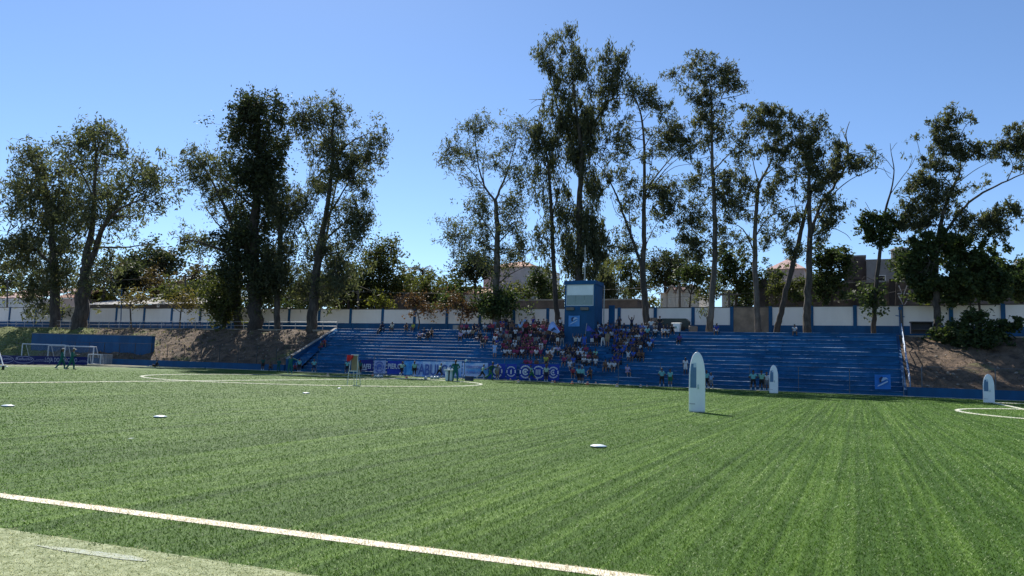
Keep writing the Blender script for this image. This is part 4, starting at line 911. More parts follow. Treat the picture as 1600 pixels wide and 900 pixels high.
tree('eucalyptus_tree', 'tall narrow eucalyptus with straight bare trunk right of the white bin', 74.6,
 [(1109, 521, 6.8), (1110, 500, 6.2), (1113, 470, 5.4), (1117, 420, 5), (1118, 370, 4.5), (1117, 320, 4), (1115, 270, 3.2), (1113, 230, 2.6), (1113, 190, 2), (1112, 150, 1.4), (1108, 120, .9), (1104, 90, .4)],
 [(1.9, (1115, 272), (1130, 252), (1150, 232), (1166, 214)), (1.3, (1114, 250), (1106, 225), (1101, 195)), (1, (1113, 182), (1085, 146), (1050, 124)), (1, (1113, 192), (1135, 150), (1157, 120)), (1.2, (1117, 340), (1100, 320), (1086, 300)), (1.2, (1118, 385), (1095, 370), (1075, 350)), (1.1, (1117, 330), (1132, 310), (1142, 290)), (1, (1117, 400), (1100, 395), (1085, 380))],
 [(1106, 89, 11, 7, 1), (1085, 100, 13, 8, 1.1), (1116, 98, 7, 6, .8), (1060, 115, 13, 8, 1), (1046, 126, 5, 4, .9), (1090, 115, 13, 8, .9), (1100, 125, 14, 9, .9), (1125, 118, 16, 9, .9), (1143, 112, 8, 6, 1), (1158, 120, 5, 5, .9), (1170, 146, 4, 3, .9), (1150, 140, 11, 7, .9), (1130, 135, 14, 9, 1), (1105, 142, 16, 11, 1.2), (1075, 145, 11, 9, .8), (1090, 165, 16, 11, 1.1), (1115, 165, 16, 9, 1), (1105, 185, 25, 12, 1.3), (1085, 205, 14, 9, .9), (1125, 200, 12, 11, .9), (1145, 178, 11, 9, .6), (1110, 220, 20, 12, .9), (1130, 215, 12, 9, .9), (1090, 245, 11, 12, .6), (1095, 270, 14, 12, 1), (1085, 285, 11, 11, .9), (1130, 270, 12, 11, .9), (1105, 300, 16, 12, 1), (1085, 320, 16, 14, 1), (1075, 345, 14, 14, 1.1), (1100, 345, 16, 14, 1.1), (1090, 375, 20, 12, 1.2), (1070, 375, 12, 12, 1.1), (1130, 310, 12, 12, .9), (1140, 290, 16, 14, 1), (1145, 330, 12, 14, 1), (1130, 360, 11, 12, .8), (1080, 397, 16, 9, 1), (1100, 402, 12, 12, .9), (1133, 385, 12, 12, .8), (1100, 490, 7, 14, .5)], kind='euc', bark=BARKP, dens=1.0)
tree('eucalyptus_tree', 'eucalyptus with curving limbs and rounded top before the unpainted panel', 74.8,
 [(1184, 520, 6.6), (1183, 495, 5.8), (1182, 460, 5.2), (1180, 410, 4.7), (1180, 360, 4), (1182, 320, 3.5), (1185, 290, 3), (1195, 270, 2.2), (1206, 248, 1.4), (1212, 215, .7)],
 [(1.7, (1186, 290), (1178, 260), (1168, 218)), (1.7, (1181, 375), (1200, 340), (1230, 325), (1256, 321)), (1.3, (1181, 345), (1195, 322), (1216, 304)), (2, (1178, 392), (1160, 357), (1134, 344)), (1.3, (1190, 282), (1215, 257), (1232, 244)), (1.2, (1184, 300), (1165, 285), (1150, 262)), (1, (1200, 260), (1195, 220), (1185, 180))],
 [(1180, 168, 13, 7, 1.1), (1207, 168, 11, 8, 1.2), (1185, 185, 20, 11, 1.3), (1210, 185, 14, 12, 1.2), (1160, 195, 14, 9, 1.1), (1195, 205, 22, 12, 1.3), (1220, 205, 16, 12, 1.1), (1165, 215, 12, 11, 1), (1205, 230, 25, 12, 1.3), (1180, 236, 10, 10, .6), (1225, 235, 17, 12, 1.1), (1150, 235, 12, 11, 1), (1160, 260, 9, 9, .5), (1215, 260, 14, 12, .8), (1160, 290, 17, 12, 1), (1150, 315, 14, 16, 1), (1175, 300, 11, 11, .6), (1205, 290, 16, 11, .9), (1225, 285, 12, 9, .7), (1200, 315, 16, 9, .7), (1220, 332, 12, 11, .5), (1165, 335, 11, 12, .8), (1190, 350, 12, 11, .6), (1210, 365, 11, 12, .6), (1195, 385, 11, 9, .5), (1150, 370, 12, 14, .8), (1245, 330, 8, 12, .3), (1160, 395, 10, 10, .6)], bark=BARKP, dens=1.0)
tree('eucalyptus_tree', 'leaning dark eucalyptus trunk tilted to the right beside the double trunk', 74.8,
 [(1213, 521, 6.2), (1219, 495, 5.6), (1226, 465, 5.1), (1237, 420, 5), (1249, 372, 4.2), (1258, 335, 3.2), (1268, 300, 2.2), (1280, 270, 1.2)],
 [(1.3, (1240, 410), (1232, 380), (1226, 350)), (1.2, (1252, 360), (1245, 330), (1240, 300)), (1, (1262, 320), (1290, 300), (1310, 262))],
 [(1230, 350, 13, 13, .5), (1246, 385, 10, 12, .9), (1250, 340, 11, 13, .5), (1236, 405, 9, 11, .7), (1242, 300, 12, 12, .5), (1226, 372, 9, 12, .4)], bark=BARKD)
tree('eucalyptus_tree', 'broad eucalyptus with twin trunk and bare twig tips leaning right', 74.4,
 [(1262, 521, 8), (1261, 495, 7.4), (1262, 465, 6.8), (1264, 420, 6), (1265, 370, 5), (1264, 320, 4), (1265, 270, 3), (1267, 230, 2), (1270, 200, 1.2), (1284, 182, .6)],
 [(4, (1266, 365), (1280, 322), (1300, 290), (1319, 255), (1325, 225), (1321, 196), (1327, 172)), (1.8, (1274, 348), (1300, 305), (1330, 280), (1362, 267)), (.8, (1322, 240), (1340, 228), (1360, 225), (1380, 218)), (1.5, (1265, 305), (1250, 270), (1240, 238)), (.7, (1340, 228), (1362, 236), (1388, 240)), (.7, (1325, 205), (1315, 190), (1312, 182)), (1.2, (1266, 280), (1285, 255), (1292, 225)), (.8, (1345, 272), (1370, 262), (1392, 270)), (1.1, (1266, 372), (1295, 355), (1320, 362), (1330, 372))],
 [(1287, 182, 11, 5, .9), (1235, 180, 12, 11, .5), (1250, 195, 17, 11, .7), (1270, 205, 16, 11, 1), (1240, 215, 14, 12, 1), (1265, 225, 20, 12, 1.3), (1290, 213, 9, 6, .5), (1310, 225, 12, 9, 1.1), (1255, 245, 22, 12, 1.2), (1280, 245, 16, 12, 1.1), (1320, 235, 18, 12, 1.4), (1305, 252, 16, 12, 1.4), (1345, 245, 12, 10, .6), (1370, 245, 12, 7, .3), (1265, 270, 20, 12, .9), (1290, 275, 20, 12, 1.2), (1320, 265, 18, 9, .8), (1347, 262, 13, 5, 1), (1245, 270, 11, 11, .7), (1275, 295, 16, 12, 1), (1300, 300, 14, 11, .7), (1255, 300, 12, 11, .6), (1290, 320, 18, 11, .9), (1312, 325, 12, 7, .8), (1285, 345, 18, 11, .9), (1305, 345, 12, 11, .7), (1280, 372, 18, 11, .8)], dens=1.0)
tree('dead_topped_tree', 'thin tree with bare dead branches above a small leafy crown', 74.4,
 [(1364, 522, 5.2), (1366, 490, 4.6), (1367, 460, 4.2), (1372, 420, 3.9), (1378, 370, 3.1), (1383, 330, 2.5), (1393, 295, 1.6), (1397, 265, 1.1), (1393, 240, .7), (1391, 222, .35)],
 [(1.1, (1390, 302), (1410, 275), (1424, 256), (1433, 238)), (.7, (1397, 266), (1385, 250), (1371, 240)), (.5, (1397, 282), (1388, 275), (1380, 262)), (1, (1380, 345), (1365, 335), (1352, 312)), (.6, (1422, 260), (1426, 245), (1423, 236)), (.5, (1392, 232), (1398, 226), (1402, 222)), (1, (1378, 365), (1395, 352), (1405, 335)), (.5, (1365, 440), (1352, 432), (1345, 440))],
 [(1365, 340, 16, 11, 1.2), (1352, 355, 17, 9, 1.2), (1386, 345, 14, 11, 1.2), (1360, 370, 14, 9, 1.1), (1395, 360, 14, 11, 1.2), (1380, 377, 16, 9, 1), (1343, 345, 7, 8, .7), (1352, 462, 11, 20, .6), (1378, 462, 9, 16, .4), (1358, 492, 6, 6, .5)], kind='broad', bark=BARKD)
tree('eucalyptus_tree', 'large spreading eucalyptus with long curved limb reaching the right edge', 74.2,
 [(1465, 521, 8), (1464, 495, 7.2), (1463, 465, 6.5), (1462, 420, 6), (1464, 380, 5), (1470, 350, 4.2), (1478, 320, 3.4), (1490, 290, 2.8), (1500, 270, 2), (1502, 250, 1.3), (1500, 215, .9), (1492, 178, .5)],
 [(4, (1474, 378), (1494, 340), (1515, 315), (1545, 295), (1575, 280), (1602, 268), (1640, 255)), (1.3, (1572, 282), (1585, 255), (1570, 230)), (1.1, (1490, 292), (1520, 268), (1548, 254)), (1.6, (1530, 372), (1545, 355), (1572, 344), (1602, 340)), (.9, (1500, 218), (1510, 195), (1527, 185)), (1.2, (1490, 292), (1470, 270), (1450, 250)), (1, (1500, 265), (1520, 240), (1535, 228)), (1, (1497, 208), (1478, 198), (1460, 190)), (1.3, (1470, 355), (1445, 325), (1425, 300)), (.7, (1486, 290), (1455, 275), (1430, 270)), (1, (1463, 400), (1490, 385), (1530, 372))],
 [(1490, 167, 8, 7, .8), (1485, 180, 13, 9, 1), (1520, 180, 12, 8, 1), (1465, 188, 7, 5, .8), (1455, 200, 14, 9, 1), (1490, 200, 12, 9, 1), (1465, 215, 14, 9, 1.1), (1432, 215, 9, 5, .9), (1495, 215, 9, 11, .9), (1475, 230, 16, 9, 1.1), (1500, 238, 20, 11, 1.4), (1530, 230, 14, 12, 1.1), (1535, 245, 12, 7, 1), (1565, 215, 16, 9, 1.1), (1580, 225, 12, 8, 1.1), (1596, 204, 12, 12, 1.1), (1602, 225, 8, 8, 1), (1560, 240, 11, 7, .6), (1590, 258, 11, 11, 1.1), (1455, 250, 22, 11, 1.2), (1475, 262, 18, 11, 1.1), (1440, 275, 18, 11, 1.1), (1460, 285, 22, 12, 1.2), (1425, 295, 16, 11, 1), (1495, 260, 9, 7, .5), (1450, 310, 27, 12, 1.2), (1485, 300, 14, 12, .9), (1420, 325, 20, 11, 1.1), (1455, 335, 25, 11, 1.2), (1490, 330, 12, 9, .9), (1510, 290, 9, 7, .7), (1540, 285, 9, 7, .9), (1553, 330, 18, 11, 1.1), (1575, 325, 17, 9, 1), (1592, 330, 12, 9, .8), (1535, 345, 20, 11, 1.2), (1505, 345, 14, 11, 1), (1560, 355, 16, 9, 1), (1430, 350, 25, 11, 1.2), (1405, 350, 14, 10, 1), (1520, 370, 20, 9, 1), (1565, 375, 12, 7, .7), (1620, 230, 14, 20, 1), (1625, 260, 12, 12, 1)], kind='euc', dens=1.0)
tree('mango_tree', 'dense dark green tree with two thin trunks behind the right bank', 75.2,
 [(1532, 520, 3), (1530, 500, 2.6), (1530, 480, 2.4), (1527, 455, 1.8), (1520, 420, 1)],
 [(2.4, (1531, 510), (1517, 490), (1514, 475), (1508, 455), (1500, 430)), (1.4, (1510, 460), (1480, 430), (1450, 415)), (1.4, (1528, 460), (1555, 440), (1570, 430))],
 [(1440, 385, 28, 11, 1.3), (1480, 375, 32, 11, 1.3), (1500, 400, 36, 13, 1.6), (1450, 410, 32, 13, 1.5), (1430, 440, 16, 13, 1.4), (1460, 445, 27, 16, 1.6), (1500, 440, 32, 18, 1.8), (1545, 430, 32, 20, 1.8), (1490, 468, 18, 12, 1.4), (1560, 455, 22, 13, 1.4), (1530, 400, 22, 13, 1.2), (1445, 465, 22, 7, 1.3), (1522, 460, 18, 10, 1.4), (1420, 420, 12, 14, 1.2)], kind='broad', bark=BARKD, dens=1.7)
tree('mango_tree', 'dense leafy tree cut by the right edge of the view behind the wall', 80,
 [(1598, 520, 4), (1597, 490, 3.5), (1595, 450, 2.5), (1592, 420, 1.2)], [(1.6, (1596, 460), (1575, 435), (1565, 420))],
 [(1582, 418, 24, 18, 1.5), (1600, 438, 20, 20, 1.5), (1588, 460, 20, 12, 1.3), (1568, 440, 16, 14, 1.3), (1620, 420, 20, 22, 1.4), (1560, 465, 14, 8, 1.2)], kind='broad', bark=BARKD)
tree('bank_shrub', 'dark spreading shrub overhanging the shaded right bank', 70.5,
 [(1520, 558, 2.2), (1518, 540, 2), (1522, 515, 1.4), (1540, 498, .8)], [(1.2, (1520, 545), (1495, 525), (1475, 520)), (1.2, (1520, 530), (1555, 512), (1585, 505)), (1, (1520, 535), (1515, 510), (1510, 496))],
 [(1540, 494, 24, 7, 1.6), (1500, 512, 26, 12, 1.7), (1525, 530, 32, 16, 1.8), (1468, 520, 17, 6, 1.1), (1572, 508, 22, 9, 1.5), (1592, 501, 8, 7, 1.1), (1515, 550, 20, 11, 1.4), (1550, 520, 22, 10, 1.4), (1486, 535, 16, 8, 1), (1515, 492, 14, 5, 1.2)], kind='broad', bark=BARKD, cat='shrub', dens=.75)
# small trees on the terrace
tree('almond_tree', 'small umbrella shaped tree with reddish leaves before the white wall', 74,
 [(653, 516, 1.0), (654, 503, .9), (651, 492, .8), (648, 480, .5)], [(.6, (651, 492), (665, 486), (674, 485)), (.6, (650, 490), (636, 478), (628, 470)), (.5, (654, 484), (660, 470), (664, 458))],
 [(645, 473, 18, 6, 1), (660, 482, 18, 6, 1.1), (632, 469, 9, 4, .9), (653, 488, 12, 4, .9), (674, 488, 9, 4, .8), (648, 465, 10, 4, .7), (664, 459, 4, 3, .6)], kind='red', dens=0.7)
tree('almond_tree', 'small tree with green and reddish leaves near the top row of seats', 73.4,
 [(717, 518, 1.1), (719, 505, 1), (722, 492, .8), (722, 478, .5)], [(.6, (722, 492), (732, 484), (740, 480)), (.6, (722, 490), (712, 480), (706, 472))],
 [(720, 476, 16, 9, 1), (733, 484, 12, 6, .9), (712, 466, 8, 6, .9), (722, 490, 12, 5, .8), (740, 490, 6, 4, .6), (706, 460, 8, 6, .9)], kind='red', dens=0.7)
tree('shrub', 'round green shrub behind the wall left of the reddish tree', 80, [(703, 500, 1.2), (703, 480, .9), (703, 468, .6)], [], [(703, 465, 16, 9, 1.4), (695, 475, 12, 7, 1.2), (714, 472, 10, 8, 1.2)], kind='broad', cat='shrub', twigs=False)
tree('sapling', 'bare leaning sapling with a few leaves before the white wall panel', 74.5,
 [(839, 512, .8), (836, 500, .7), (832, 490, .5), (822, 484, .3)], [(.4, (834, 495), (828, 488), (818, 488))], [(822, 486, 6, 3, 1), (830, 485, 4, 3, .8)], kind='broad', dens=.8)
tree('sapling', 'thin sapling with sparse yellowish leaves beside the blue lamp post', 74.0,
 [(205, 511, 1.0), (206, 490, .9), (207, 475, .7), (210, 462, .4)], [(.5, (206, 480), (195, 466), (190, 460)), (.5, (207, 478), (222, 466), (232, 462))], [(200, 461, 14, 6, .5), (222, 460, 14, 6, .5), (208, 470, 16, 6, .35), (232, 466, 6, 5, .4)], kind='orange')
tree('sapling', 'thin sapling with sparse orange leaves before the wall near the bushy tree', 74.0,
 [(281, 511, 1.0), (283, 492, .9), (284, 480, .6), (286, 472, .3)], [(.5, (283, 488), (272, 478), (262, 474)), (.5, (283, 486), (296, 478), (304, 474))], [(272, 474, 14, 5, .5), (295, 473, 14, 6, .5), (284, 466, 12, 5, .5), (300, 480, 8, 4, .4)], kind='orange')

# trees of the gardens behind the wall
def back(label, Y, tv, r, blobs, kind, dens=1.0, name='garden_tree', bark=BARKD):
    u, v0, v1 = tv
    return tree(name, label, Y, [(u, v0, r), (u, (v0+v1)/2, r*.8), (u+1, v1, r*.5)], [], [(b_[0], b_[1], b_[2]*1.05, b_[3]*1.05, b_[4]*1.2) for b_ in blobs], kind, bark, 'tree', None, .9, True, dens, None, 1.3, False)
back('dark umbrella shaped tree against the sky left of the bushy tree', 112, (240, 495, 405), 3, [(242, 393, 24, 9, 1.7), (208, 405, 17, 6, 1.5), (256, 408, 22, 9, 1.5), (238, 408, 22, 10, 1.5), (200, 414, 10, 5, 1.2), (240, 424, 20, 10, 1.4), (275, 412, 9, 5, 1.1), (215, 416, 10, 5, 1)], 'dark')
back('clipped dark box shaped tree behind the long shed', 98, (195, 500, 450), 2.4, [(188, 425, 9, 8, 2.4), (203, 425, 9, 8, 2.4), (188, 440, 9, 8, 2.4), (203, 440, 9, 8, 2.4), (195, 432, 15, 11, 2.4), (195, 455, 11, 8, 1.6), (210, 432, 5, 11, 1.8)], 'dark')
back('brownish green round tree right of the clipped tree', 100, (240, 500, 450), 2.2, [(232, 438, 18, 11, 1.1), (248, 442, 14, 10, 1.1), (238, 452, 20, 9, 1)], 'brown')
back('yellow green low shrub behind the long shed', 96, (170, 500, 468), 1.2, [(170, 462, 14, 6, 1.4), (163, 467, 10, 5, 1.2)], 'yellow', name='shrub')
back('reddish brown tree beside the utility pole', 106, (305, 500, 440), 2.2, [(305, 432, 20, 9, 1.1), (322, 438, 16, 13, 1.1), (300, 446, 16, 8, 1)], 'brown')
back('bright green tree behind the bushy tree at left', 103, (330, 500, 440), 2.4, [(330, 430, 16, 11, 1.3), (345, 442, 16, 16, 1.3), (318, 452, 14, 10, 1.1), (335, 462, 14, 10, 1)], 'olive')
back('dark conifer at the extreme left edge of the view', 105, (5, 500, 440), 2.5, [(4, 428, 8, 14, 1.8), (2, 445, 12, 10, 1.8), (20, 438, 10, 8, 1), (32, 440, 10, 6, 1)], 'dark')
back('brown leaved tree behind the thick forked trunk', 95, (165, 500, 440), 2.4, [(160, 440, 16, 14, .9), (145, 455, 12, 12, .7), (172, 425, 10, 12, .9)], 'brown')
back('tall dark tree group member above the brown brick building', 92, (592, 500, 420), 3, [(590, 382, 11, 13, 1), (604, 398, 13, 12, 1.2), (586, 412, 26, 14, 1.4), (610, 428, 18, 18, 1.4), (572, 438, 26, 22, 1.4), (600, 460, 27, 12, 1.3), (624, 440, 12, 13, 1.1), (560, 462, 20, 14, 1.2)], 'olive')
back('dark bushy tree between the forked eucalyptus and the brick building', 90, (545, 500, 440), 2.6, [(540, 430, 24, 18, 1.3), (520, 448, 22, 16, 1.2), (550, 455, 24, 14, 1.3), (480, 452, 20, 18, 1.1), (452, 462, 16, 14, 1.1), (500, 470, 20, 8, 1)], 'broad')
back('glossy pale green small tree before the dark trees', 84, (598, 500, 475), 1.2, [(598, 465, 13, 9, 1.2), (590, 474, 10, 7, 1), (608, 475, 10, 8, 1)], 'yellow', name='shrub')
back('green tree below the coconut palm', 108, (645, 500, 440), 2.4, [(648, 440, 18, 10, 1.4), (660, 448, 17, 9, 1.3), (634, 425, 10, 8, 1.2), (632, 448, 10, 12, 1.1), (690, 438, 14, 7, 1.1)], 'olive')
back('dense dark round tree left of the slender pale trunk', 90, (742, 500, 440), 3, [(735, 408, 20, 12, 1.7), (755, 412, 20, 14, 1.7), (740, 426, 26, 11, 1.7), (720, 428, 12, 9, 1.3), (765, 428, 12, 9, 1.3), (745, 398, 13, 7, 1.2)], 'dark')
back('olive tree before the tall white house', 88, (815, 500, 465), 2, [(815, 452, 18, 11, .8), (830, 462, 14, 11, .8), (800, 468, 13, 8, .7), (822, 475, 18, 7, .8)], 'olive')
back('drooping dark tree between the white house and the tower', 86, (848, 500, 450), 2.4, [(845, 430, 16, 14, 1.2), (855, 448, 14, 16, 1.2), (838, 445, 13, 14, 1.1), (850, 466, 14, 9, 1)], 'broad')
back('weeping dark tree directly right of the blue tower', 90, (945, 500, 430), 2.6, [(946, 425, 12, 18, 1.4), (955, 448, 16, 16, 1.5), (940, 452, 10, 14, 1.4), (962, 462, 14, 8, 1.2)], 'hang')
back('yellow flowering tree top beside the tower', 95, (952, 500, 425), 2, [(952, 409, 7, 5, 1.3), (945, 416, 6, 4, 1.2), (960, 420, 9, 4, 1.1)], 'yellow')
back('broad olive rain tree with layered crown right of the tower', 104, (985, 500, 430), 3.4, [(965, 410, 17, 7, 1.3), (985, 418, 22, 9, 1.4), (975, 435, 24, 9, 1.3), (1000, 446, 22, 13, 1.4), (978, 456, 20, 9, 1.2), (990, 405, 12, 5, 1.1)], 'olive')
back('large dark domed rain tree behind the forked eucalyptus', 106, (1040, 500, 430), 4, [(1035, 400, 26, 7, 1.7), (1045, 412, 34, 10, 1.8), (1060, 424, 28, 13, 1.8), (1030, 425, 26, 11, 1.6), (1045, 440, 34, 10, 1.7), (1020, 440, 18, 8, 1.3), (1015, 412, 14, 7, 1.3)], 'dark')
back('lighter yellow green shrub left of the gabled houses', 90, (1018, 500, 475), 1.2, [(1017, 468, 11, 7, 1), (1026, 474, 8, 5, .8), (1010, 474, 8, 6, .9)], 'yellow', name='shrub')
back('bushy tree left of the straight bare trunk', 86, (1078, 500, 460), 2.2, [(1082, 420, 18, 14, 1.2), (1070, 428, 12, 11, 1), (1094, 438, 16, 12, 1), (1100, 425, 14, 15, 1)], 'broad')
back('dark bushy tree between the two straight trunks', 88, (1150, 500, 450), 2.8, [(1140, 410, 20, 18, 1.3), (1158, 425, 20, 18, 1.5), (1135, 432, 16, 12, 1.3), (1160, 450, 16, 12, 1.2), (1130, 395, 14, 10, 1), (1205, 432, 13, 18, 1.4), (1172, 440, 14, 20, 1.1), (1152, 468, 13, 7, .9)], 'broad')
back('olive shrub hanging by the leaning trunk', 84, (1222, 500, 460), 1.8, [(1215, 445, 13, 11, 1.1), (1232, 452, 14, 9, 1.2), (1208, 462, 9, 12, .9), (1245, 448, 12, 8, 1.2)], 'olive')
back('dense dark tree right of the broad twin trunk', 84, (1300, 500, 440), 3.2, [(1300, 392, 20, 9, 1.5), (1315, 398, 13, 10, 1.4), (1292, 410, 27, 13, 1.6), (1318, 415, 13, 13, 1.2), (1290, 432, 26, 14, 1.5), (1312, 438, 14, 12, 1.2), (1282, 455, 20, 12, 1.3), (1248, 462, 20, 10, 1.2), (1300, 462, 14, 8, .9)], 'broad')
back('dark tree beside the round water tank', 86, (1400, 500, 440), 2.2, [(1400, 412, 10, 14, 1.1), (1412, 405, 11, 9, 1.1), (1425, 400, 14, 10, 1.2)], 'broad')
hedge = [(30, 478, 'olive'), (140, 470, 'brown'), (275, 462, 'olive'), (300, 470, 'broad'), (420, 455, 'olive'), (455, 470, 'olive'), (500, 455, 'olive'), (535, 475, 'broad'), (570, 470, 'olive'), (630, 462, 'olive'), (668, 452, 'olive'), (712, 452, 'broad'), (790, 474, 'olive'), (866, 462, 'olive'), (925, 460, 'broad'), (1110, 448, 'olive'), (1165, 470, 'broad'), (1188, 452, 'olive'), (1262, 470, 'olive'), (1335, 470, 'olive')]
hn = ['by the pink roofed house', 'between the two leftmost trunks', 'behind the agave', 'under the utility pole at left', 'behind the slender trunk at left', 'behind the forked trunk, lower one', 'behind the forked trunk, upper one', 'at the left end of the stand wall', 'before the brown brick building', 'right of the glossy small tree', 'below the coconut palm crown', 'above the small gabled house', 'before the tall white house', 'hidden left of the blue tower', 'hidden right of the blue tower', 'behind the straight bare trunk', 'before the unpainted panel', 'left of the leaning trunk', 'between leaning and twin trunks', 'below the brown square building']
for (u_, v_, k_), n_ in zip(hedge, hn):
    back('leafy garden tree '+n_, 93+RNG.uniform(-4, 8), (u_, 500, v_), 1.8, [(u_-9, v_+4, 14, 11, 1.1), (u_+9, v_+2, 14, 11, 1.1), (u_, v_-8, 13, 9, 1.0), (u_-4, v_+15, 18, 8, .9)], k_)
def palm(label, u, v0, v1, Y, fl, n, name='palm_tree', mat='olive', r=1.5, up=.35):
    a = at(u, v0, Y); c = at(u, v1, Y); s = mpp(u, v1, Y)
    e = empty(name, (a[0], Y, a[2]), 0, label, 'palm')
    b = MB(a); b.tube([a, (a+c)/2+[.1, 0, 0], c], [r*s*1.3, r*s, r*s*.8], 8); b.build('trunk', BARKD, e)
    for k in range(n):
        az = 6.283*k/n+RNG.uniform(-.2, .2); el = RNG.uniform(-.1, 1.0)*up*2.2; L = fl*s*RNG.uniform(.85, 1.1)
        q = []; p = c.copy(); d = np.array([math.cos(az)*math.cos(el), math.sin(az)*math.cos(el), math.sin(el)])
        for i in range(9): q.append(p.copy()); p = p+d*L/8; d = d+np.array([0, 0, -.16]); d /= np.linalg.norm(d)
        q = np.array(q); vs = []; t = []
        b = MB(a); b.tube(q, np.linspace(.05, .015, 9)*s/.08, 4); f = []; 
        for i in range(1, 9):
            for sd in (1, -1):
                for jj in (0, .5):
                    pt = q[i]*(1-jj)+q[i-1]*jj; dd = q[i]-q[i-1]; dd /= np.linalg.norm(dd); side = np.cross(dd, [0, 0, 1]); side /= np.linalg.norm(side)+1e-9
                    tip = pt+(side*sd*.75+dd*.55+np.array([0, 0, -.35]))*L*.24; w = dd*.02*L
                    b.add([pt-w, pt+w, tip+w*.2], [(0, 1, 2)])
        b.build('frond', LEAF[mat], e)
palm('coconut palm rising behind the brick building against the sky', 660, 500, 424, 104, 22, 13)
palm('small palm top peeking above the rain tree', 945, 500, 402, 118, 16, 11, mat='broad')
palm('agave rosette on the roof line of the long shed', 268, 480, 466, 97, 15, 14, 'agave', 'broad', 1.2, .6)
# ------------------------------------------------------------------ figures
def V(*a): return np.array(a, float)
def unit(a): a = np.array(a, float); return a/np.linalg.norm(a)
SKIN = [plain(c, .6, 'skin') for c in ((.20, .105, .065), (.12, .062, .038), (.30, .17, .115), (.075, .04, .026))]
HAIR = plain((.012, .010, .009), .55, 'dark_hair')
EYE_M = plain((.01, .01, .012), .3, 'eye')
def skel(H, P):
    """capsules (a, b, ra, rb, region) of a figure of height H facing +y; region 0 skin 1 top 2 legs 3 feet 4 hair"""
    lean, side = P.get('lean', 0.0), P.get('side', 0.0)
    t = unit((math.sin(side), math.sin(lean), math.cos(lean)*math.cos(side)))
    rx = V(1, 0, 0); tw = P.get('twist', 0.0); sx = unit((math.cos(tw), math.sin(tw), 0)); fw = unit(np.cross(t, -sx))*1.0
    fw = unit(np.cross(sx, t))*-1 if np.dot(np.cross(sx, t), V(0, 1, 0)) < 0 else unit(np.cross(sx, t))
    hip = V(0, 0, 0); g = []
    c = lambda a, b, ra, rb, rg: g.append((a, b, ra*H, rb*H, rg))
    belly, chest, neck = hip+t*.09*H, hip+t*.20*H, hip+t*.295*H
    for s in (-1, 1):
        c(hip+rx*s*.042*H-t*.02*H, hip+rx*s*.04*H+t*.03*H, .062, .058, 2)
        c(belly+sx*s*.035*H-t*.03*H, chest+sx*s*.045*H, .055, .062, 1)
        c(chest+sx*s*.045*H, neck+sx*s*.075*H-t*.035*H, .06, .042, 1)
    c(neck-t*.03*H, neck+t*.03*H, .034, .030, 0)
    hd = unit(t+V(0, P.get('nod', 0.0), 0)+V(0, 0, .5)); hf = unit(fw*math.cos(P.get('look', 0))+sx*math.sin(P.get('look', 0))); hf = unit(hf-hd*np.dot(hf, hd))
    hc = neck+hd*.105*H
    c(hc-hd*.025*H+hf*.008*H, hc+hd*.018*H, .044, .053, 0)
    c(hc-hd*.012*H+hf*.052*H, hc+hd*.006*H+hf*.048*H, .010, .008, 0)               # nose
    c(hc-hd*.045*H+hf*.026*H, hc-hd*.05*H+hf*.03*H, .022, .020, 0)                   # chin
    hs = unit(np.cross(hf, hd))
    for s in (-1, 1): c(hc+hs*s*.052*H-hd*.012*H, hc+hs*s*.053*H+hd*.008*H, .010, .011, 0)   # ears
    c(hc+hd*.024*H-hf*.014*H, hc+hd*.028*H+hf*.004*H, .054, .050, 4)
    c(hc-hd*.01*H-hf*.022*H, hc+hd*.01*H-hf*.02*H, .046, .05, 4)
    if P.get('long_hair'): c(hc-hf*.045*H, hc-hf*.055*H-hd*.13*H, .036, .026, 4)
    hands = []
    for s, (ua, fa) in zip((-1, 1), P['arms']):
        up_ = unit(V(ua[0]*s, ua[1], ua[2])); fa_ = unit(V(fa[0]*s, fa[1], fa[2]))
        sh = neck+sx*s*.105*H-t*.028*H; el = sh+up_*.165*H; wr = el+fa_*.145*H
        half = sh+up_*.09*H
        lg = P.get('sleeve', 'short') == 'long'
        c(sh, half, .041, .037, 1); c(half, el, .033 if not lg else .036, .028 if not lg else .031, 1 if lg else 0)
        c(el, wr, .029, .021, 1 if lg else 0); c(wr, wr+fa_*.045*H, .022, .02, 0)
        hands.append((wr+fa_*.035*H, fa_, unit(np.cross(fa_, V(0.1, 1, .2))), s))
    low = []
    for s, (th, sh_) in zip((-1, 1), P['legs']):
        th = unit(V(th[0]*s, th[1], th[2])); sn = unit(V(sh_[0]*s, sh_[1], sh_[2]))
        hj = hip+rx*s*.055*H-t*.01*H; kn = hj+th*.245*H; an = kn+sn*.225*H
        lg = P.get('trousers', False); mid = hj+th*.165*H
        c(hj, mid, .062, .052, 2); c(mid, kn, .049, .040, 2 if lg else 0)
        sm = kn+sn*.10*H
        c(kn, sm, .039, .038, 2 if lg else 0); c(sm, an, .037 if not lg else .036, .026 if not lg else .034, 2 if lg else (3 if P.get('socks', True) else 0))
        fd = unit(np.cross(V(1, 0, 0), sn)); fd = fd if fd[1] > 0 or abs(fd[1]) < .2 else -fd
        if P.get('flat', True): fd = unit(V(.1*s, 1, -.05))
        c(an-fd*.015*H-V(0, 0, .006*H), an+fd*.095*H-V(0, 0, .016*H), .026, .021, 3); low.append((an-V(0, 0, .04*H))[2]); low.append((an+fd*.095*H)[2]-.037*H)
    return g, hands, (hc, hd, hf, hs), min(low)
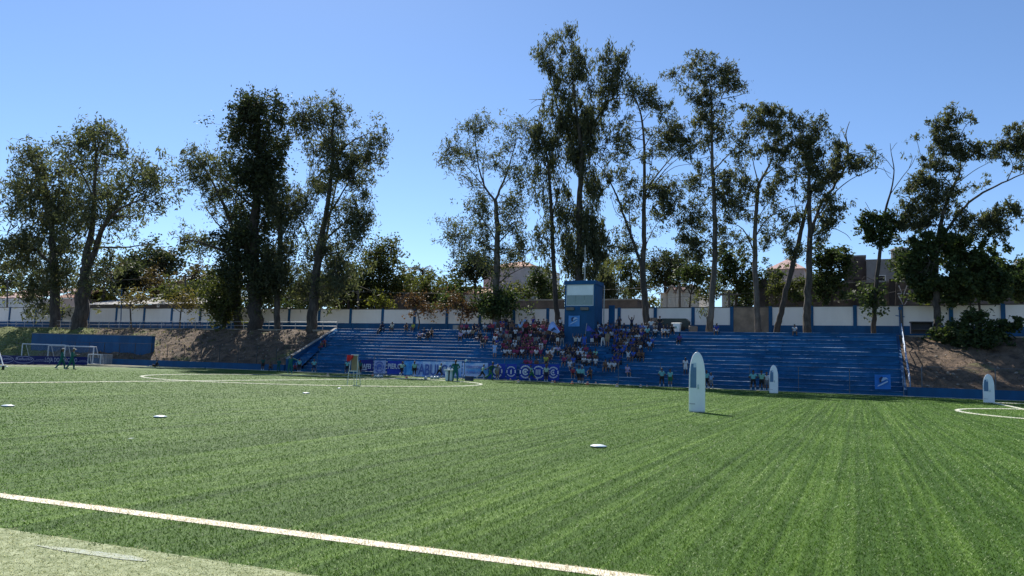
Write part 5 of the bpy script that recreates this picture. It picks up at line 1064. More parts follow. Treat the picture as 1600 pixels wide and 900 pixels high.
def capsule(a, b, ra, rb, n=10):
    d = b-a; L = np.linalg.norm(d); d = d/L if L > 1e-6 else V(0, 0, 1)
    h = V(1, 0, 0) if abs(d[0]) < .8 else V(0, 1, 0); x = unit(np.cross(d, h)); y = np.cross(d, x)
    rows = [(a, ra, an) for an in (-90, -60, -30, 0)]+[(b, rb, an) for an in (0, 30, 60, 90)]
    vs, f = [], []
    for p, r, an in rows:
        an = R(an); rr = max(r*math.cos(an), r*.02)
        for j in range(n):
            q = 2*math.pi*j/n; vs.append(p+d*r*math.sin(an)+rr*(math.cos(q)*x+math.sin(q)*y))
    k = len(rows)
    for i in range(k-1):
        for j in range(n): f.append((i*n+j, i*n+(j+1) % n, (i+1)*n+(j+1) % n, (i+1)*n+j))
    f.append(tuple(range(n-1, -1, -1))); f.append(tuple(range((k-1)*n, k*n)))
    return vs, f
_tmp = []
def body_mesh(name, H, P, voxel=.02, ratio=.45, detail=True, hair=True):
    g, hands, (hc, hd, hf, hs), low = skel(H, P)
    m = MB()
    for a, b, ra, rb, rg in g:
        if rg == 4 and not hair: continue
        m.add(*capsule(a, b, ra, rb))
    me = bpy.data.meshes.new(name); me.from_pydata(np.concatenate(m.v).tolist(), [], m.f)
    o = bpy.data.objects.new('tmp', me); COL.objects.link(o)
    rm = o.modifiers.new('r', 'REMESH'); rm.mode = 'VOXEL'; rm.voxel_size = voxel
    sm = o.modifiers.new('s', 'SMOOTH'); sm.factor = .5; sm.iterations = 2
    dc = o.modifiers.new('d', 'DECIMATE'); dc.ratio = ratio
    dg = bpy.context.evaluated_depsgraph_get()
    ev = o.evaluated_get(dg); m2 = bpy.data.meshes.new_from_object(ev, depsgraph=dg)
    COL.objects.unlink(o); bpy.data.objects.remove(o); bpy.data.meshes.remove(me)
    nv = len(m2.vertices); co = np.empty(nv*3); m2.vertices.foreach_get('co', co); co = co.reshape(-1, 3)
    cent = np.empty(len(m2.polygons)*3); m2.polygons.foreach_get('center', cent); cent = cent.reshape(-1, 3)
    best = np.full(len(cent), 1e9); reg = np.zeros(len(cent), int)
    for a, b, ra, rb, rg in g:
        if rg == 4 and not hair: continue
        d = b-a; tt = np.clip(((cent-a)@d)/max(d@d, 1e-9), 0, 1); q = np.linalg.norm(cent-(a+tt[:, None]*d), axis=1)-(ra+(rb-ra)*tt)-(.004*H if rg == 4 else 0)
        s = q < best; best[s] = q[s]; reg[s] = rg
    faces = [list(p.vertices) for p in m2.polygons]; allv = co.tolist(); regs = reg.tolist()
    if detail:
        x = MB()
        for wr, fa, side, s in hands:      # palm, four curled fingers, thumb
            n2 = unit(np.cross(fa, side)); side = unit(np.cross(n2, fa))
            for k, (of, ln) in enumerate(((-.018, .036), (-.006, .042), (.006, .040), (.017, .031))):
                p0 = wr+fa*.03*H+side*of*H; p1 = p0+fa*ln*.55*H+n2*.004*H; p2 = p1+fa*ln*.4*H+n2*.014*H
                x.tube([p0, p1, p2], [.0062*H, .0056*H, .0042*H], 5)
            p0 = wr+side*.018*H*s; p1 = p0+unit(fa+side*s*.9)*.025*H; p2 = p1+fa*.018*H+n2*.006*H
            x.tube([p0, p1, p2], [.007*H, .0062*H, .0046*H], 5)
        nh = len(x.f)
        for s in (-1, 1):
            p = hc+hf*.0475*H+hs*s*.019*H+hd*.004*H; x.tube([p-hs*.005*H, p+hs*.005*H], .0045*H, 6)
        p = hc+hf*.047*H-hd*.033*H; x.tube([p-hs*.014*H, p+hs*.014*H], .003*H, 5)
        k0 = len(allv); allv += np.concatenate(x.v).tolist(); faces += [[i+k0 for i in q] for q in x.f]; regs += [0]*nh+[5]*(len(x.f)-nh)
    dz = -low if not P.get('seat') else .068*H
    if P.get('drop') is not None: dz = P['drop']
    allv = (np.array(allv)+V(0, 0, dz)).tolist()
    m3 = bpy.data.meshes.new(name); m3.from_pydata(allv, [], faces)
    for q in (SKIN[0], WHITE, BLACK, WHITE, HAIR, EYE_M): m3.materials.append(q)
    m3.polygons.foreach_set('material_index', regs); m3.polygons.foreach_set('use_smooth', [True]*len(faces)); m3.update()
    bpy.data.meshes.remove(m2)
    return m3, (hc+V(0, 0, dz), hd, hf, hs, [(h[0]+V(0, 0, dz), h[1]) for h in hands])
def paint(o, skin, top, legs, feet):
    for i, q in enumerate((skin, top, legs, feet)):
        o.material_slots[i].link = 'OBJECT'; o.material_slots[i].material = q
DOWN = ((.12, .05, -1), (.02, .25, -1))
LEGS = ((.06, .02, -1), (.02, -.03, -1))
POSE = {
 'stand': dict(arms=[DOWN, ((.15, 0, -1), (.05, .3, -1))], legs=[LEGS, LEGS]),
 'hips': dict(arms=[((.6, -.2, -.9), (-.75, .35, -.5))]*2, legs=[((.14, .03, -1), (.08, -.03, -1))]*2),
 'fold': dict(arms=[((.15, .3, -1), (-.8, .7, .1))]*2, legs=[LEGS, ((.12, .04, -1), (.06, -.05, -1))]),
 'cheer': dict(arms=[((.5, .2, 1), (.1, .15, 1)), ((.6, .1, .8), (.05, .1, 1))], legs=[LEGS, LEGS]),
 'clap': dict(arms=[((.25, .5, -.8), (-.45, .75, .45))]*2, legs=[LEGS, LEGS], lean=.06),
 'walk': dict(arms=[((.12, -.45, -1), (.05, .05, -1)), ((.12, .4, -1), (.0, .7, -.8))], legs=[((.03, .5, -1), (.02, .12, -1)), ((.03, -.3, -1), (.02, -.75, -1))], lean=.06),
 'read': dict(arms=[((.15, .35, -1), (-.25, .9, .25))]*2, legs=[((.03, .35, -1), (.02, .05, -1)), ((.03, -.25, -1), (.02, -.6, -1))], nod=.35, lean=.05),
 'run': dict(arms=[((.15, -.8, -.7), (.0, .55, -.6)), ((.15, .75, -.75), (-.1, .8, .6))], legs=[((.03, .75, -.8), (.02, -.35, -1)), ((.03, -.5, -1), (.02, -1, -.35))], lean=.26, flat=False),
 'dash': dict(arms=[((.15, .8, -.6), (-.1, .8, .5)), ((.15, -.8, -.7), (.0, .5, -.6))], legs=[((.05, -.55, -1), (.02, -1, -.55)), ((.05, .7, -.8), (.02, -.15, -1))], lean=.35, flat=False),
 'point': dict(arms=[DOWN, ((.9, .3, -.35), (.95, .2, -.3))], legs=[((.2, .05, -1), (.1, -.05, -1)), ((.1, .05, -1), (.06, -.05, -1))], side=.1),
 'reach': dict(arms=[DOWN, ((.55, .6, .35), (.35, .6, .75))], legs=[LEGS, ((.1, .12, -1), (.03, -.1, -1))]),
 'sit': dict(arms=[((.15, .45, -1), (-.05, 1, -.25))]*2, legs=[((.12, 1, -.06), (.03, .08, -1))]*2, seat=True, lean=.08),
 'sit_lean': dict(arms=[((.2, .8, -.7), (-.2, .8, -.35))]*2, legs=[((.2, 1, -.04), (.05, -.05, -1))]*2, seat=True, lean=.42),
 'sit_back': dict(arms=[((.25, -.6, -1), (.1, -.2, -1))]*2, legs=[((.1, 1, -.05), (.0, .35, -1))]*2, seat=True, lean=-.2),
 'sit_cheer': dict(arms=[((.5, .25, 1), (.05, .2, 1)), ((.4, .35, .9), (-.2, .3, 1))], legs=[((.12, 1, -.05), (.02, .1, -1))]*2, seat=True),
 'sit_fold': dict(arms=[((.12, .4, -1), (-.75, .75, .05))]*2, legs=[((.16, 1, -.06), (-.1, .2, -1))]*2, seat=True, lean=.12, trousers=True),
 'ground': dict(arms=[((.25, -.7, -1), (.1, -.3, -1))]*2, legs=[((.15, 1, .55), (.05, .75, -1)), ((.1, 1, .05), (.05, 1, -.08))], seat=True, lean=-.25),
 'crouch': dict(arms=[((.15, .8, -.7), (-.3, .8, -.2))]*2, legs=[((.2, 1, .12), (.08, -.55, -1)), ((.2, .9, -.1), (.08, -.6, -1))], lean=.45),
}
C = {'teal': (.008, .115, .105), 'dteal': (.006, .085, .075), 'aqua': (.17, .46, .47), 'mint': (.24, .47, .36), 'bib': (.38, .52, .40), 'navy': (.012, .018, .055), 'black': (.014, .014, .017),
     'white': (.60, .60, .62), 'pink': (.36, .06, .13), 'magenta': (.24, .025, .09), 'red': (.30, .03, .045), 'blue': (.025, .09, .42), 'royal': (.02, .035, .24), 'lightblue': (.26, .42, .66), 'grey': (.22, .22, .23),
     'purple': (.10, .05, .22), 'green': (.02, .14, .06), 'brown': (.14, .075, .045), 'yellow': (.42, .40, .05), 'lilac': (.42, .33, .5), 'cream': (.55, .48, .38), 'denim': (.05, .09, .18), 'khaki': (.24, .19, .12)}
def cl(k): return plain(C[k], .8, k+'_cloth')
def figure(u, v, pose, H, rz, top, legs, feet, label, skin=0, sleeve='short', trousers=False, long_hair=False, cap=None, socks=True, ymax=60.9, xyz=None, name='person', group=None, extra=None, **kw):
    P = dict(POSE[pose]); P.update(sleeve=sleeve, trousers=trousers, long_hair=long_hair, socks=socks); P.update(kw)
    if xyz is None:
        q = gnd(u, v)
        if not (0 < q[1] < ymax): q = at(u, v, ymax); q[2] = 0
    else: q = np.array(xyz, float)
    me, (hc, hd, hf, hs, hands) = body_mesh('person', H, P, .02*H/1.7, .5, True, False)
    o = link(name, me, None, q); o.rotation_euler = (0, 0, rz); tag(o, label, 'person', group)
    paint(o, SKIN[skin], cl(top), cl(legs), cl(feet))
    # hair (and cap) as children
    hm = MB(); up_ = hd
    rows = []
    for i, ph in enumerate(np.linspace(-.25, math.pi/2, 7)):
        for j in range(14):
            a = 2*math.pi*j/14; dirv = math.cos(a)*hf+math.sin(a)*hs
            front = max(0, math.cos(a))
            pp = max(ph, .62*front+.0) if i < 5 else ph
            r = .058*H
            rows.append(hc+hd*.022*H-hf*.006*H+r*(math.cos(pp)*dirv*np.array(1.0)+math.sin(pp)*hd*.95))
    hm.add(rows, [(i*14+j, i*14+(j+1) % 14, (i+1)*14+(j+1) % 14, (i+1)*14+j) for i in range(6) for j in range(14)])
    if long_hair: hm.tube([hc-hf*.05*H+hd*.02*H, hc-hf*.065*H-hd*.05*H, hc-hf*.06*H-hd*.17*H], [.03*H, .034*H, .014*H], 8)
    hm.build('hair', HAIR, o, smooth=True)
    if cap:
        cm = MB(); rw = []
        for i, ph in enumerate(np.linspace(.05, math.pi/2, 5)):
            for j in range(14):
                a = 2*math.pi*j/14; rw.append(hc+hd*.03*H+.062*H*(math.cos(ph)*(math.cos(a)*hf+math.sin(a)*hs)+math.sin(ph)*hd*.85))
        cm.add(rw, [(i*14+j, i*14+(j+1) % 14, (i+1)*14+(j+1) % 14, (i+1)*14+j) for i in range(4) for j in range(14)])
        br = hc+hd*.034*H+hf*.055*H
        cm.add([br-hs*.045*H, br+hs*.045*H, br+hs*.035*H+hf*.05*H-hd*.01*H, br-hs*.035*H+hf*.05*H-hd*.01*H, br-hs*.045*H+hd*.008*H, br+hs*.045*H+hd*.008*H, br+hs*.035*H+hf*.05*H-hd*.004*H, br-hs*.035*H+hf*.05*H-hd*.004*H],
               [(3, 2, 1, 0), (4, 5, 6, 7), (0, 1, 5, 4), (1, 2, 6, 5), (2, 3, 7, 6), (3, 0, 4, 7)])
        cm.build('cap', cl(cap), o, smooth=True)
    return o, hands
def world_of(o, p): return np.array(o.matrix_basis @ Vector([float(c) for c in p]))
def face(u, deg):        # heading so that the figure looks deg to the right of the direction to the camera (0 = at camera, 90 = photo right)
    return math.pi+R(deg)-math.atan2(-(u-800), FPX)*0-YAW*0+math.atan((u-800)/FPX)*-1+YAW
LB = 'white'
figure(95, 577, 'walk', 1.74, face(95, 80), 'teal', 'teal', 'white', 'coach in teal tracksuit with long dark hair and pale cap walking', 0, 'long', True, True, 'cream')
o, hd_ = figure(111, 577.5, 'read', 1.76, face(111, 75), 'teal', 'teal', 'black', 'coach in teal tracksuit looking down at a pale sheet in both hands', 0, 'long', True, False, 'cream')
p = (world_of(o, hd_[0][0])+world_of(o, hd_[1][0]))/2
b = MB(p); b.box(p[0]-.11, p[0]+.11, p[1]-.08, p[1]+.08, p[2]+.03, p[2]+.045); tag(b.build('paper_sheet', WHITE), 'white paper sheet in the hands of the reading coach', 'paper')
figure(243, 573.5, 'ground', 1.5, face(243, -70), 'black', 'black', 'white', 'player sitting alone on the turf edge with legs stretched out', 1, 'short', False)
figure(410, 579.5, 'stand', 1.45, face(410, 25), 'dteal', 'black', 'white', 'child in dark teal shirt standing alone by the low wall', 1)
figure(421, 578.5, 'crouch', 1.35, face(421, 30), 'brown', 'black', 'black', 'child in brown shirt crouching by the low blue wall', 1)
figure(435, 579, 'fold', 1.4, face(435, 160), 'dteal', 'dteal', 'black', 'child in teal tracksuit turned away beside the crouching child', 1, 'long', True)
figure(453, 584, 'point', 1.78, face(453, 150), 'teal', 'teal', 'white', 'coach in teal tracksuit with pale cap reaching an arm down sideways', 0, 'long', True, False, 'cream')
figure(460, 580.5, 'crouch', 1.3, face(460, 10), 'magenta', 'black', 'black', 'child in dark pink shirt crouching beside the reaching coach', 1)
figure(467, 581.5, 'stand', 1.42, face(467, 170), 'aqua', 'black', 'white', 'player in aqua shirt and black shorts right of the reaching coach', 1)
figure(490, 582.8, 'hips', 1.42, face(490, 175), 'aqua', 'navy', 'white', 'player in aqua shirt with hands on hips before the left steps', 0)
figure(542, 584, 'hips', 1.45, face(542, 150), 'aqua', 'black', 'white', 'player in aqua shirt half hidden left of the wooden easel board', 1)
figure(562, 584, 'stand', 1.45, face(562, 20), 'teal', 'black', 'white', 'player in teal shirt peeking out right of the wooden easel board', 1)
figure(627, 587.5, 'run', 1.55, face(627, 150), 'bib', 'black', 'white', 'player in pale bib running before the light blue cloth banner', 1)
figure(647, 588, 'stand', 1.5, face(647, -170), 'mint', 'black', 'white', 'player in mint bib standing before the first letter of the banner', 1)
figure(686, 588.8, 'dash', 1.5, face(686, 120), 'bib', 'black', 'white', 'player in pale bib mid stride left of the white drinks table', 1)
figure(711, 596, 'hips', 1.72, face(711, 175), 'teal', 'teal', 'black', 'coach in teal tracksuit with long dark ponytail beside the white table', 0, 'long', True, True)
figure(753, 590.5, 'run', 1.5, face(753, 95), 'bib', 'black', 'white', 'player in pale bib leaning into a run to the right', 1)
figure(766, 594, 'dash', 1.78, face(766, 60), 'dteal', 'green', 'black', 'tall coach in dark green kit stepping forward among the players', 1, 'long', True)
figure(777, 593.5, 'stand', 1.45, face(777, -30), 'grey', 'khaki', 'white', 'player in grey bib facing the tall coach in dark green', 0)
figure(831, 596, 'run', 1.6, face(831, -120), 'mint', 'green', 'white', 'player in mint bib and green shorts running past the round emblems', 1)
figure(853, 596.6, 'stand', 1.55, face(853, 15), 'bib', 'navy', 'white', 'player in pale bib standing between the last two round emblems', 1)
figure(904, 599, 'walk', 1.6, face(904, 165), 'aqua', 'black', 'white', 'player in aqua shirt arm raised beside a partner near orange cones', 1)
figure(909, 599.4, 'stand', 1.55, face(909, 150), 'aqua', 'navy', 'white', 'player in aqua shirt with white cap behind the arm raising partner', 0, 'long', False, False, 'white')
figure(1034, 604, 'hips', 1.55, face(1034, 15), 'aqua', 'black', 'white', 'left player of the aqua shirted pair left of the big mannequin', 1)
figure(1047, 604.6, 'stand', 1.5, face(1047, 165), 'aqua', 'green', 'white', 'right player of the aqua shirted pair left of the big mannequin', 0)
figure(1104, 607, 'fold', 1.5, face(1104, 150), 'aqua', 'black', 'white', 'player in aqua shirt directly behind the big white mannequin', 1)
figure(1111, 607, 'hips', 1.3, face(1111, 160), 'lightblue', 'grey', 'white', 'smaller player in light blue shirt right of the big mannequin', 1)
figure(1177, 610.5, 'hips', 1.6, face(1177, 170), 'aqua', 'black', 'white', 'leftmost of three aqua players beside the second mannequin', 1)
figure(1190, 611, 'fold', 1.6, face(1190, 165), 'mint', 'black', 'white', 'middle of three players beside the second mannequin, in mint shirt', 1)
figure(1198, 610.8, 'stand', 1.5, face(1198, 10), 'white', 'grey', 'white', 'player in white shirt nearest the left side of the second mannequin', 0)

# ------------------------------------------------------------------ the crowd on the steps
PROTO = {}
def proto(k, long_hair=False):
    key = (k, long_hair)
    if key not in PROTO:
        P = dict(POSE[k]); P.update(long_hair=long_hair, trousers=P.get('trousers', k in ('cheer', 'fold', 'hips')), socks=False)
        PROTO[key] = body_mesh('spectator', 1.5, P, .03, .42, False, True)[0]
    return PROTO[key]
NUM = ['', 'first', 'second', 'third', 'fourth', 'fifth', 'sixth', 'seventh', 'eighth', 'ninth', 'tenth', 'eleventh', 'twelfth', 'thirteenth', 'fourteenth', 'fifteenth', 'sixteenth', 'seventeenth', 'eighteenth', 'nineteenth', 'twentieth']
CROWD = []
def spect(u, T, pose, top, legs, sc=1.0, skin=None, lh=None):
    """u photo column, T row counted from the top (1 = terrace edge; 0 = on the terrace by the wall)"""
    i = NR-T
    if T == 0: Y = 73.6+RNG.uniform(-.4, .5); z = 4.95
    elif POSE[pose].get('seat'): Y = row_y(i)+.17; z = RISE*(i+1)
    else: Y = row_y(i)+.30; z = RISE*(i+1)
    v = 520+5*max(T, 1); x = at(u, v, Y)[0]
    for _ in range(3):       # settle the column for this row's height
        P = np.array([x, Y, z+.4])-CAMP; d = P@CF; v = 450-FPX*(P@CU)/d; x = at(u, v, Y)[0]
    CROWD.append(dict(x=x, Y=Y, z=z, T=T, u=u, pose=pose, top=top, legs=legs, sc=sc*RNG.uniform(.93, 1.07), skin=int(RNG.integers(0, 4)) if skin is None else skin, lh=bool(RNG.uniform() < .4) if lh is None else lh))
def fill(T, u0, u1, pal, step=7.2, stand=.2, keep=1.0):
    u = u0
    while u < u1:
        if RNG.uniform() < keep and (T == 0 or not (881 < u < 929 and T < 6)) and not any(c['T'] == T and abs(c['u']-u) < 4.5 for c in CROWD):
            st = RNG.uniform() < stand
            pose = str(RNG.choice(['stand', 'cheer', 'clap', 'hips'])) if st else str(RNG.choice(['sit', 'sit_lean', 'sit_cheer', 'sit_fold', 'sit_back'], p=[.34, .22, .12, .2, .12]))
            spect(u+RNG.uniform(-1, 1), T, pose, str(RNG.choice(pal)), str(RNG.choice(['black', 'navy', 'white', 'denim', 'grey', 'black'])))
        u += step*RNG.uniform(.85, 1.2)
# singles read off the photograph
for q in [(595, 2, 'sit', 'black', 'black'), (597.5, 1, 'sit', 'navy', 'white'), (613, 1, 'sit', 'cream', 'khaki'), (636, 1, 'sit_lean', 'brown', 'brown'), (646, 1, 'sit', 'yellow', 'black'), (657, 4, 'sit_lean', 'lilac', 'khaki'), (662, 3, 'sit_back', 'navy', 'white'),
          (669, 4, 'sit', 'black', 'black'), (675, 3, 'sit_lean', 'brown', 'black'), (503, 8, 'sit', 'brown', 'magenta'), (508, 7, 'sit_lean', 'red', 'brown'),
          (722, 1, 'sit', 'pink', 'black'), (729, 1, 'sit', 'magenta', 'black'), (741, 1, 'sit_lean', 'navy', 'navy'), (748, 1, 'sit', 'navy', 'cream'), (757, 1, 'sit', 'white', 'khaki'), (765, 1, 'sit_fold', 'magenta', 'black'),
          (720, 4, 'sit', 'lilac', 'black'), (725, 3, 'sit', 'white', 'black'), (733, 3, 'sit', 'white', 'navy'), (739, 3, 'sit', 'khaki', 'navy'), (747, 4, 'sit_back', 'black', 'white'), (751, 4, 'sit', 'black', 'black'), (760, 5, 'sit', 'magenta', 'black'),
          (754, 6, 'sit', 'black', 'white'), (774, 5, 'sit', 'white', 'black'), (777, 6, 'sit', 'royal', 'cream'), (786, 7, 'sit_lean', 'magenta', 'brown'), (773, 10, 'stand', 'lightblue', 'lightblue'),
          (866, 8, 'sit_fold', 'white', 'khaki'), (856, 9, 'sit', 'white', 'red'), (863, 9, 'sit', 'white', 'white'), (872, 8, 'sit', 'lilac', 'green'), (853, 11, 'sit', 'yellow', 'black'), (857, 10, 'sit_lean', 'brown', 'red'),
          (822, 12, 'sit', 'magenta', 'black'), (829, 12, 'sit', 'pink', 'black'), (838, 12, 'sit', 'brown', 'red'),
          (942, 6, 'hips', 'navy', 'white'), (949, 6, 'stand', 'khaki', 'khaki'), (905, 7, 'cheer', 'white', 'black'), (913, 7, 'stand', 'blue', 'blue'), (925, 6, 'stand', 'royal', 'white'), (932, 6, 'clap', 'purple', 'black'), (899, 7, 'cheer', 'cream', 'black'),
          (895, 14, 'sit', 'red', 'black'), (923, 14, 'sit_lean', 'brown', 'brown'), (890, 12, 'sit', 'white', 'white'), (952, 12, 'sit', 'white', 'white'), (960, 12, 'sit', 'white', 'black'), (946, 12, 'sit', 'brown', 'brown'), (957, 11, 'sit', 'royal', 'brown'), (966, 11, 'sit', 'royal', 'brown'),
          (931, 11, 'sit', 'white', 'white'), (921, 11, 'sit_lean', 'white', 'navy'), (930, 9, 'sit', 'mint', 'black'), (919, 10, 'sit', 'pink', 'black'), (896, 11, 'sit', 'blue', 'lightblue'),
          (1062, 4, 'sit', 'purple', 'black'), (1120, 1, 'sit', 'royal', 'white'), (1071, 13, 'stand', 'white', 'white'), (1241, 1, 'sit_lean', 'white', 'grey'), (980, 13, 'sit', 'lilac', 'lilac'), (1037, 2, 'sit', 'white', 'black'), (1044, 2, 'sit_lean', 'white', 'navy'), (1012, 2, 'sit', 'aqua', 'black'),
          (793, 0, 'hips', 'black', 'black'), (799, 0, 'fold', 'khaki', 'black'), (815, 0, 'cheer', 'lightblue', 'black'), (841, 0, 'stand', 'navy', 'black'), (849, 0, 'stand', 'brown', 'black'), (854, 0, 'hips', 'black', 'black'), (951, 0, 'fold', 'grey', 'black'), (963, 0, 'fold', 'grey', 'black')]:
    spect(*q)
PK = ['pink', 'magenta', 'red', 'pink', 'brown', 'white', 'navy', 'black', 'magenta']; MX = ['navy', 'black', 'royal', 'magenta', 'brown', 'white', 'grey', 'black', 'lightblue']; BL = ['navy', 'royal', 'navy', 'white', 'black', 'white', 'lightblue', 'blue', 'grey', 'brown']
DK = ['black', 'navy', 'brown', 'black', 'khaki', 'white']
fill(1, 784, 878, MX, 6.9); fill(2, 772, 880, MX, 6.8, .3); fill(3, 770, 884, MX+PK, 6.9, .25); fill(4, 775, 886, PK+MX, 6.9, .2); fill(5, 792, 850, PK, 6.6, .1); fill(5, 850, 884, DK, 6.6, .6)
fill(6, 790, 852, PK, 6.6, .1); fill(6, 856, 880, DK, 7, .6); fill(7, 796, 852, PK, 6.6, .1); fill(8, 790, 846, PK, 6.6, .05); fill(9, 790, 846, PK, 6.8, .05)
fill(1, 934, 1052, BL, 7, .15, .85); fill(2, 930, 1048, BL, 7, .15, .9); fill(3, 900, 1012, BL, 7, .2, .85); fill(4, 896, 1002, BL, 7.2, .3, .8); fill(5, 896, 950, BL, 7.2, .5, .9); fill(5, 962, 1020, BL, 7.2, .05, .8); fill(6, 962, 1016, BL, 7.4, 0, .75)
fill(7, 960, 1000, BL, 7.4, 0, .7); fill(8, 884, 936, MX+BL, 7.4, .05, .85); fill(8, 966, 1004, BL, 7.6, 0, .6); fill(9, 880, 936, MX+BL, 7.4, .05, .85); fill(9, 982, 1006, BL, 7.6, 0, .8); fill(10, 882, 936, MX+BL, 7.4, 0, .85); fill(10, 960, 976, BL, 7, 0, .8)
fill(11, 882, 918, MX, 7.6, 0, .7)
# labels: place in the row, counted outward from the tower among spectators of the same colour
CROWD.sort(key=lambda c: (c['T'], c['u']))
TOWER_U = 905
seen = {}
WORD = {'lightblue': 'light blue', 'dteal': 'dark teal', 'royal': 'deep blue', 'black': 'black', 'magenta': 'dark pink'}
for c in CROWD:
    c['side'] = 'left' if c['u'] < TOWER_U else 'right'
for side in ('left', 'right'):
    L_ = sorted([c for c in CROWD if c['side'] == side], key=lambda c: abs(c['u']-TOWER_U))
    for c in L_:
        k = (side, c['T'], c['top']); seen[k] = seen.get(k, 0)+1; c['n'] = seen[k]
for c in CROWD:
    w = WORD.get(c['top'], c['top'])
    st = 'seated' if POSE[c['pose']].get('seat') else 'standing'
    if c['T'] == 0: lab = f"standing spectator in {w} shirt against the wall, {NUM[c['n']]} such {c['side']} of the tower"
    else: lab = f"{st} spectator, {NUM[c['T']]} row from top, {NUM[c['n']]} {w} shirt {c['side']} of tower"
    k = bool(c['lh'])
    o = link('spectator', proto(c['pose'], k), None, (c['x'], c['Y'], c['z'])); o.rotation_euler = (0, 0, math.pi+YAW*.5+RNG.normal(0, .3)); o.scale = (c['sc'],)*3
    paint(o, SKIN[c['skin']], cl(c['top']), cl(c['legs']), cl('white' if RNG.uniform() < .5 else 'black'))
    tag(o, lab, 'person', 'spectators on the grandstand')
# ------------------------------------------------------------------ lettering, banners, boards
def lettering(s, size, p, rz, mat, parent, org, name='lettering', fit=None, bold=.0):
    """flat lettering as a thin mesh; p centre of the text, fit = (width, height)"""
    cu = bpy.data.curves.new('t', 'FONT'); cu.body = s; cu.size = 1; cu.align_x = 'CENTER'; cu.align_y = 'CENTER'; cu.extrude = .004; cu.offset = bold; cu.resolution_u = 3
    o = bpy.data.objects.new('t', cu); COL.objects.link(o)
    dg = bpy.context.evaluated_depsgraph_get(); me = bpy.data.meshes.new_from_object(o.evaluated_get(dg), depsgraph=dg)
    COL.objects.unlink(o); bpy.data.objects.remove(o)
    co = np.empty(len(me.vertices)*3); me.vertices.foreach_get('co', co); co = co.reshape(-1, 3)
    lo, hi = co.min(0), co.max(0); c = (lo+hi)/2
    sx, sy = (fit[0]/(hi-lo)[0], fit[1]/(hi-lo)[1]) if fit else (size, size)
    x, y, z = (co[:, 0]-c[0])*sx, (co[:, 1]-c[1])*sy, co[:, 2]
    q = np.stack([p[0]+x*math.cos(rz)+z*math.sin(rz), p[1]+x*math.sin(rz)-z*math.cos(rz), p[2]+y], 1)-np.array(org)
    me.vertices.foreach_set('co', q.ravel()); me.materials.clear(); me.materials.append(mat); me.update()
    return link(name, me, parent)
BY = 61.40
CL = lambda n, c, c2=None: surf(n, c, .8, .2, 1.6, .15, 8, c2=c2)
B_NAVY, B_ROYAL, B_LAV, B_SKY = CL('navy_cloth', (.012, .02, .20)), CL('royal_cloth', (.012, .045, .40)), CL('lavender_cloth', (.40, .46, .74)), CL('sky_cloth', (.02, .20, .66), (.10, .42, .85))
WL = plain((.66, .68, .78), .8, 'white_print'); NL = plain((.09, .15, .48), .8, 'blue_print')
def cloth(u0, u1, v0, v1, name, label, mat, wave=.03, Y=BY, seg=14, sag=.03):
    a, c = at(u0, v1, Y), at(u1, v1, Y); za = at(u0, v0, Y)[2]; zc = at(u1, v0, Y)[2]; z0a, z0c = a[2], c[2]
    p = np.array([(a[0]+c[0])/2, Y, (z0a+za)/2]); b = MB(p); vs = []
    for j in range(5):
        for i in range(seg+1):
            t = i/seg; s = j/4; x = a[0]+(c[0]-a[0])*t; zb = z0a+(z0c-z0a)*t; zt = za+(zc-za)*t
            vs.append((x, Y+wave*math.sin(t*seg*.9+s)+wave*.6*math.sin(t*5+1.3), zb+(zt-zb)*s-sag*(4*t*(1-t))*(.4+.6*s)))
    vs += [(x, y+.012, z) for x, y, z in vs]; n = seg+1; k = 5*n
    f = [(j*n+i, j*n+i+1, (j+1)*n+i+1, (j+1)*n+i) for j in range(4) for i in range(seg)]; f += [tuple(q+k for q in reversed(w)) for w in f]
    rim = [(0*n+i) for i in range(n)]+[j*n+n-1 for j in range(1, 5)]+[4*n+i for i in range(n-2, -1, -1)]+[j*n for j in range(3, 0, -1)]
    f += [(rim[i], rim[i]+k, rim[(i+1) % len(rim)]+k, rim[(i+1) % len(rim)]) for i in range(len(rim))]
    b.add(vs, f); o = b.build(name, mat, smooth=False); tag(o, label, 'banner')
    return o, p, (c[0]-a[0], za-z0a)
F = -.075
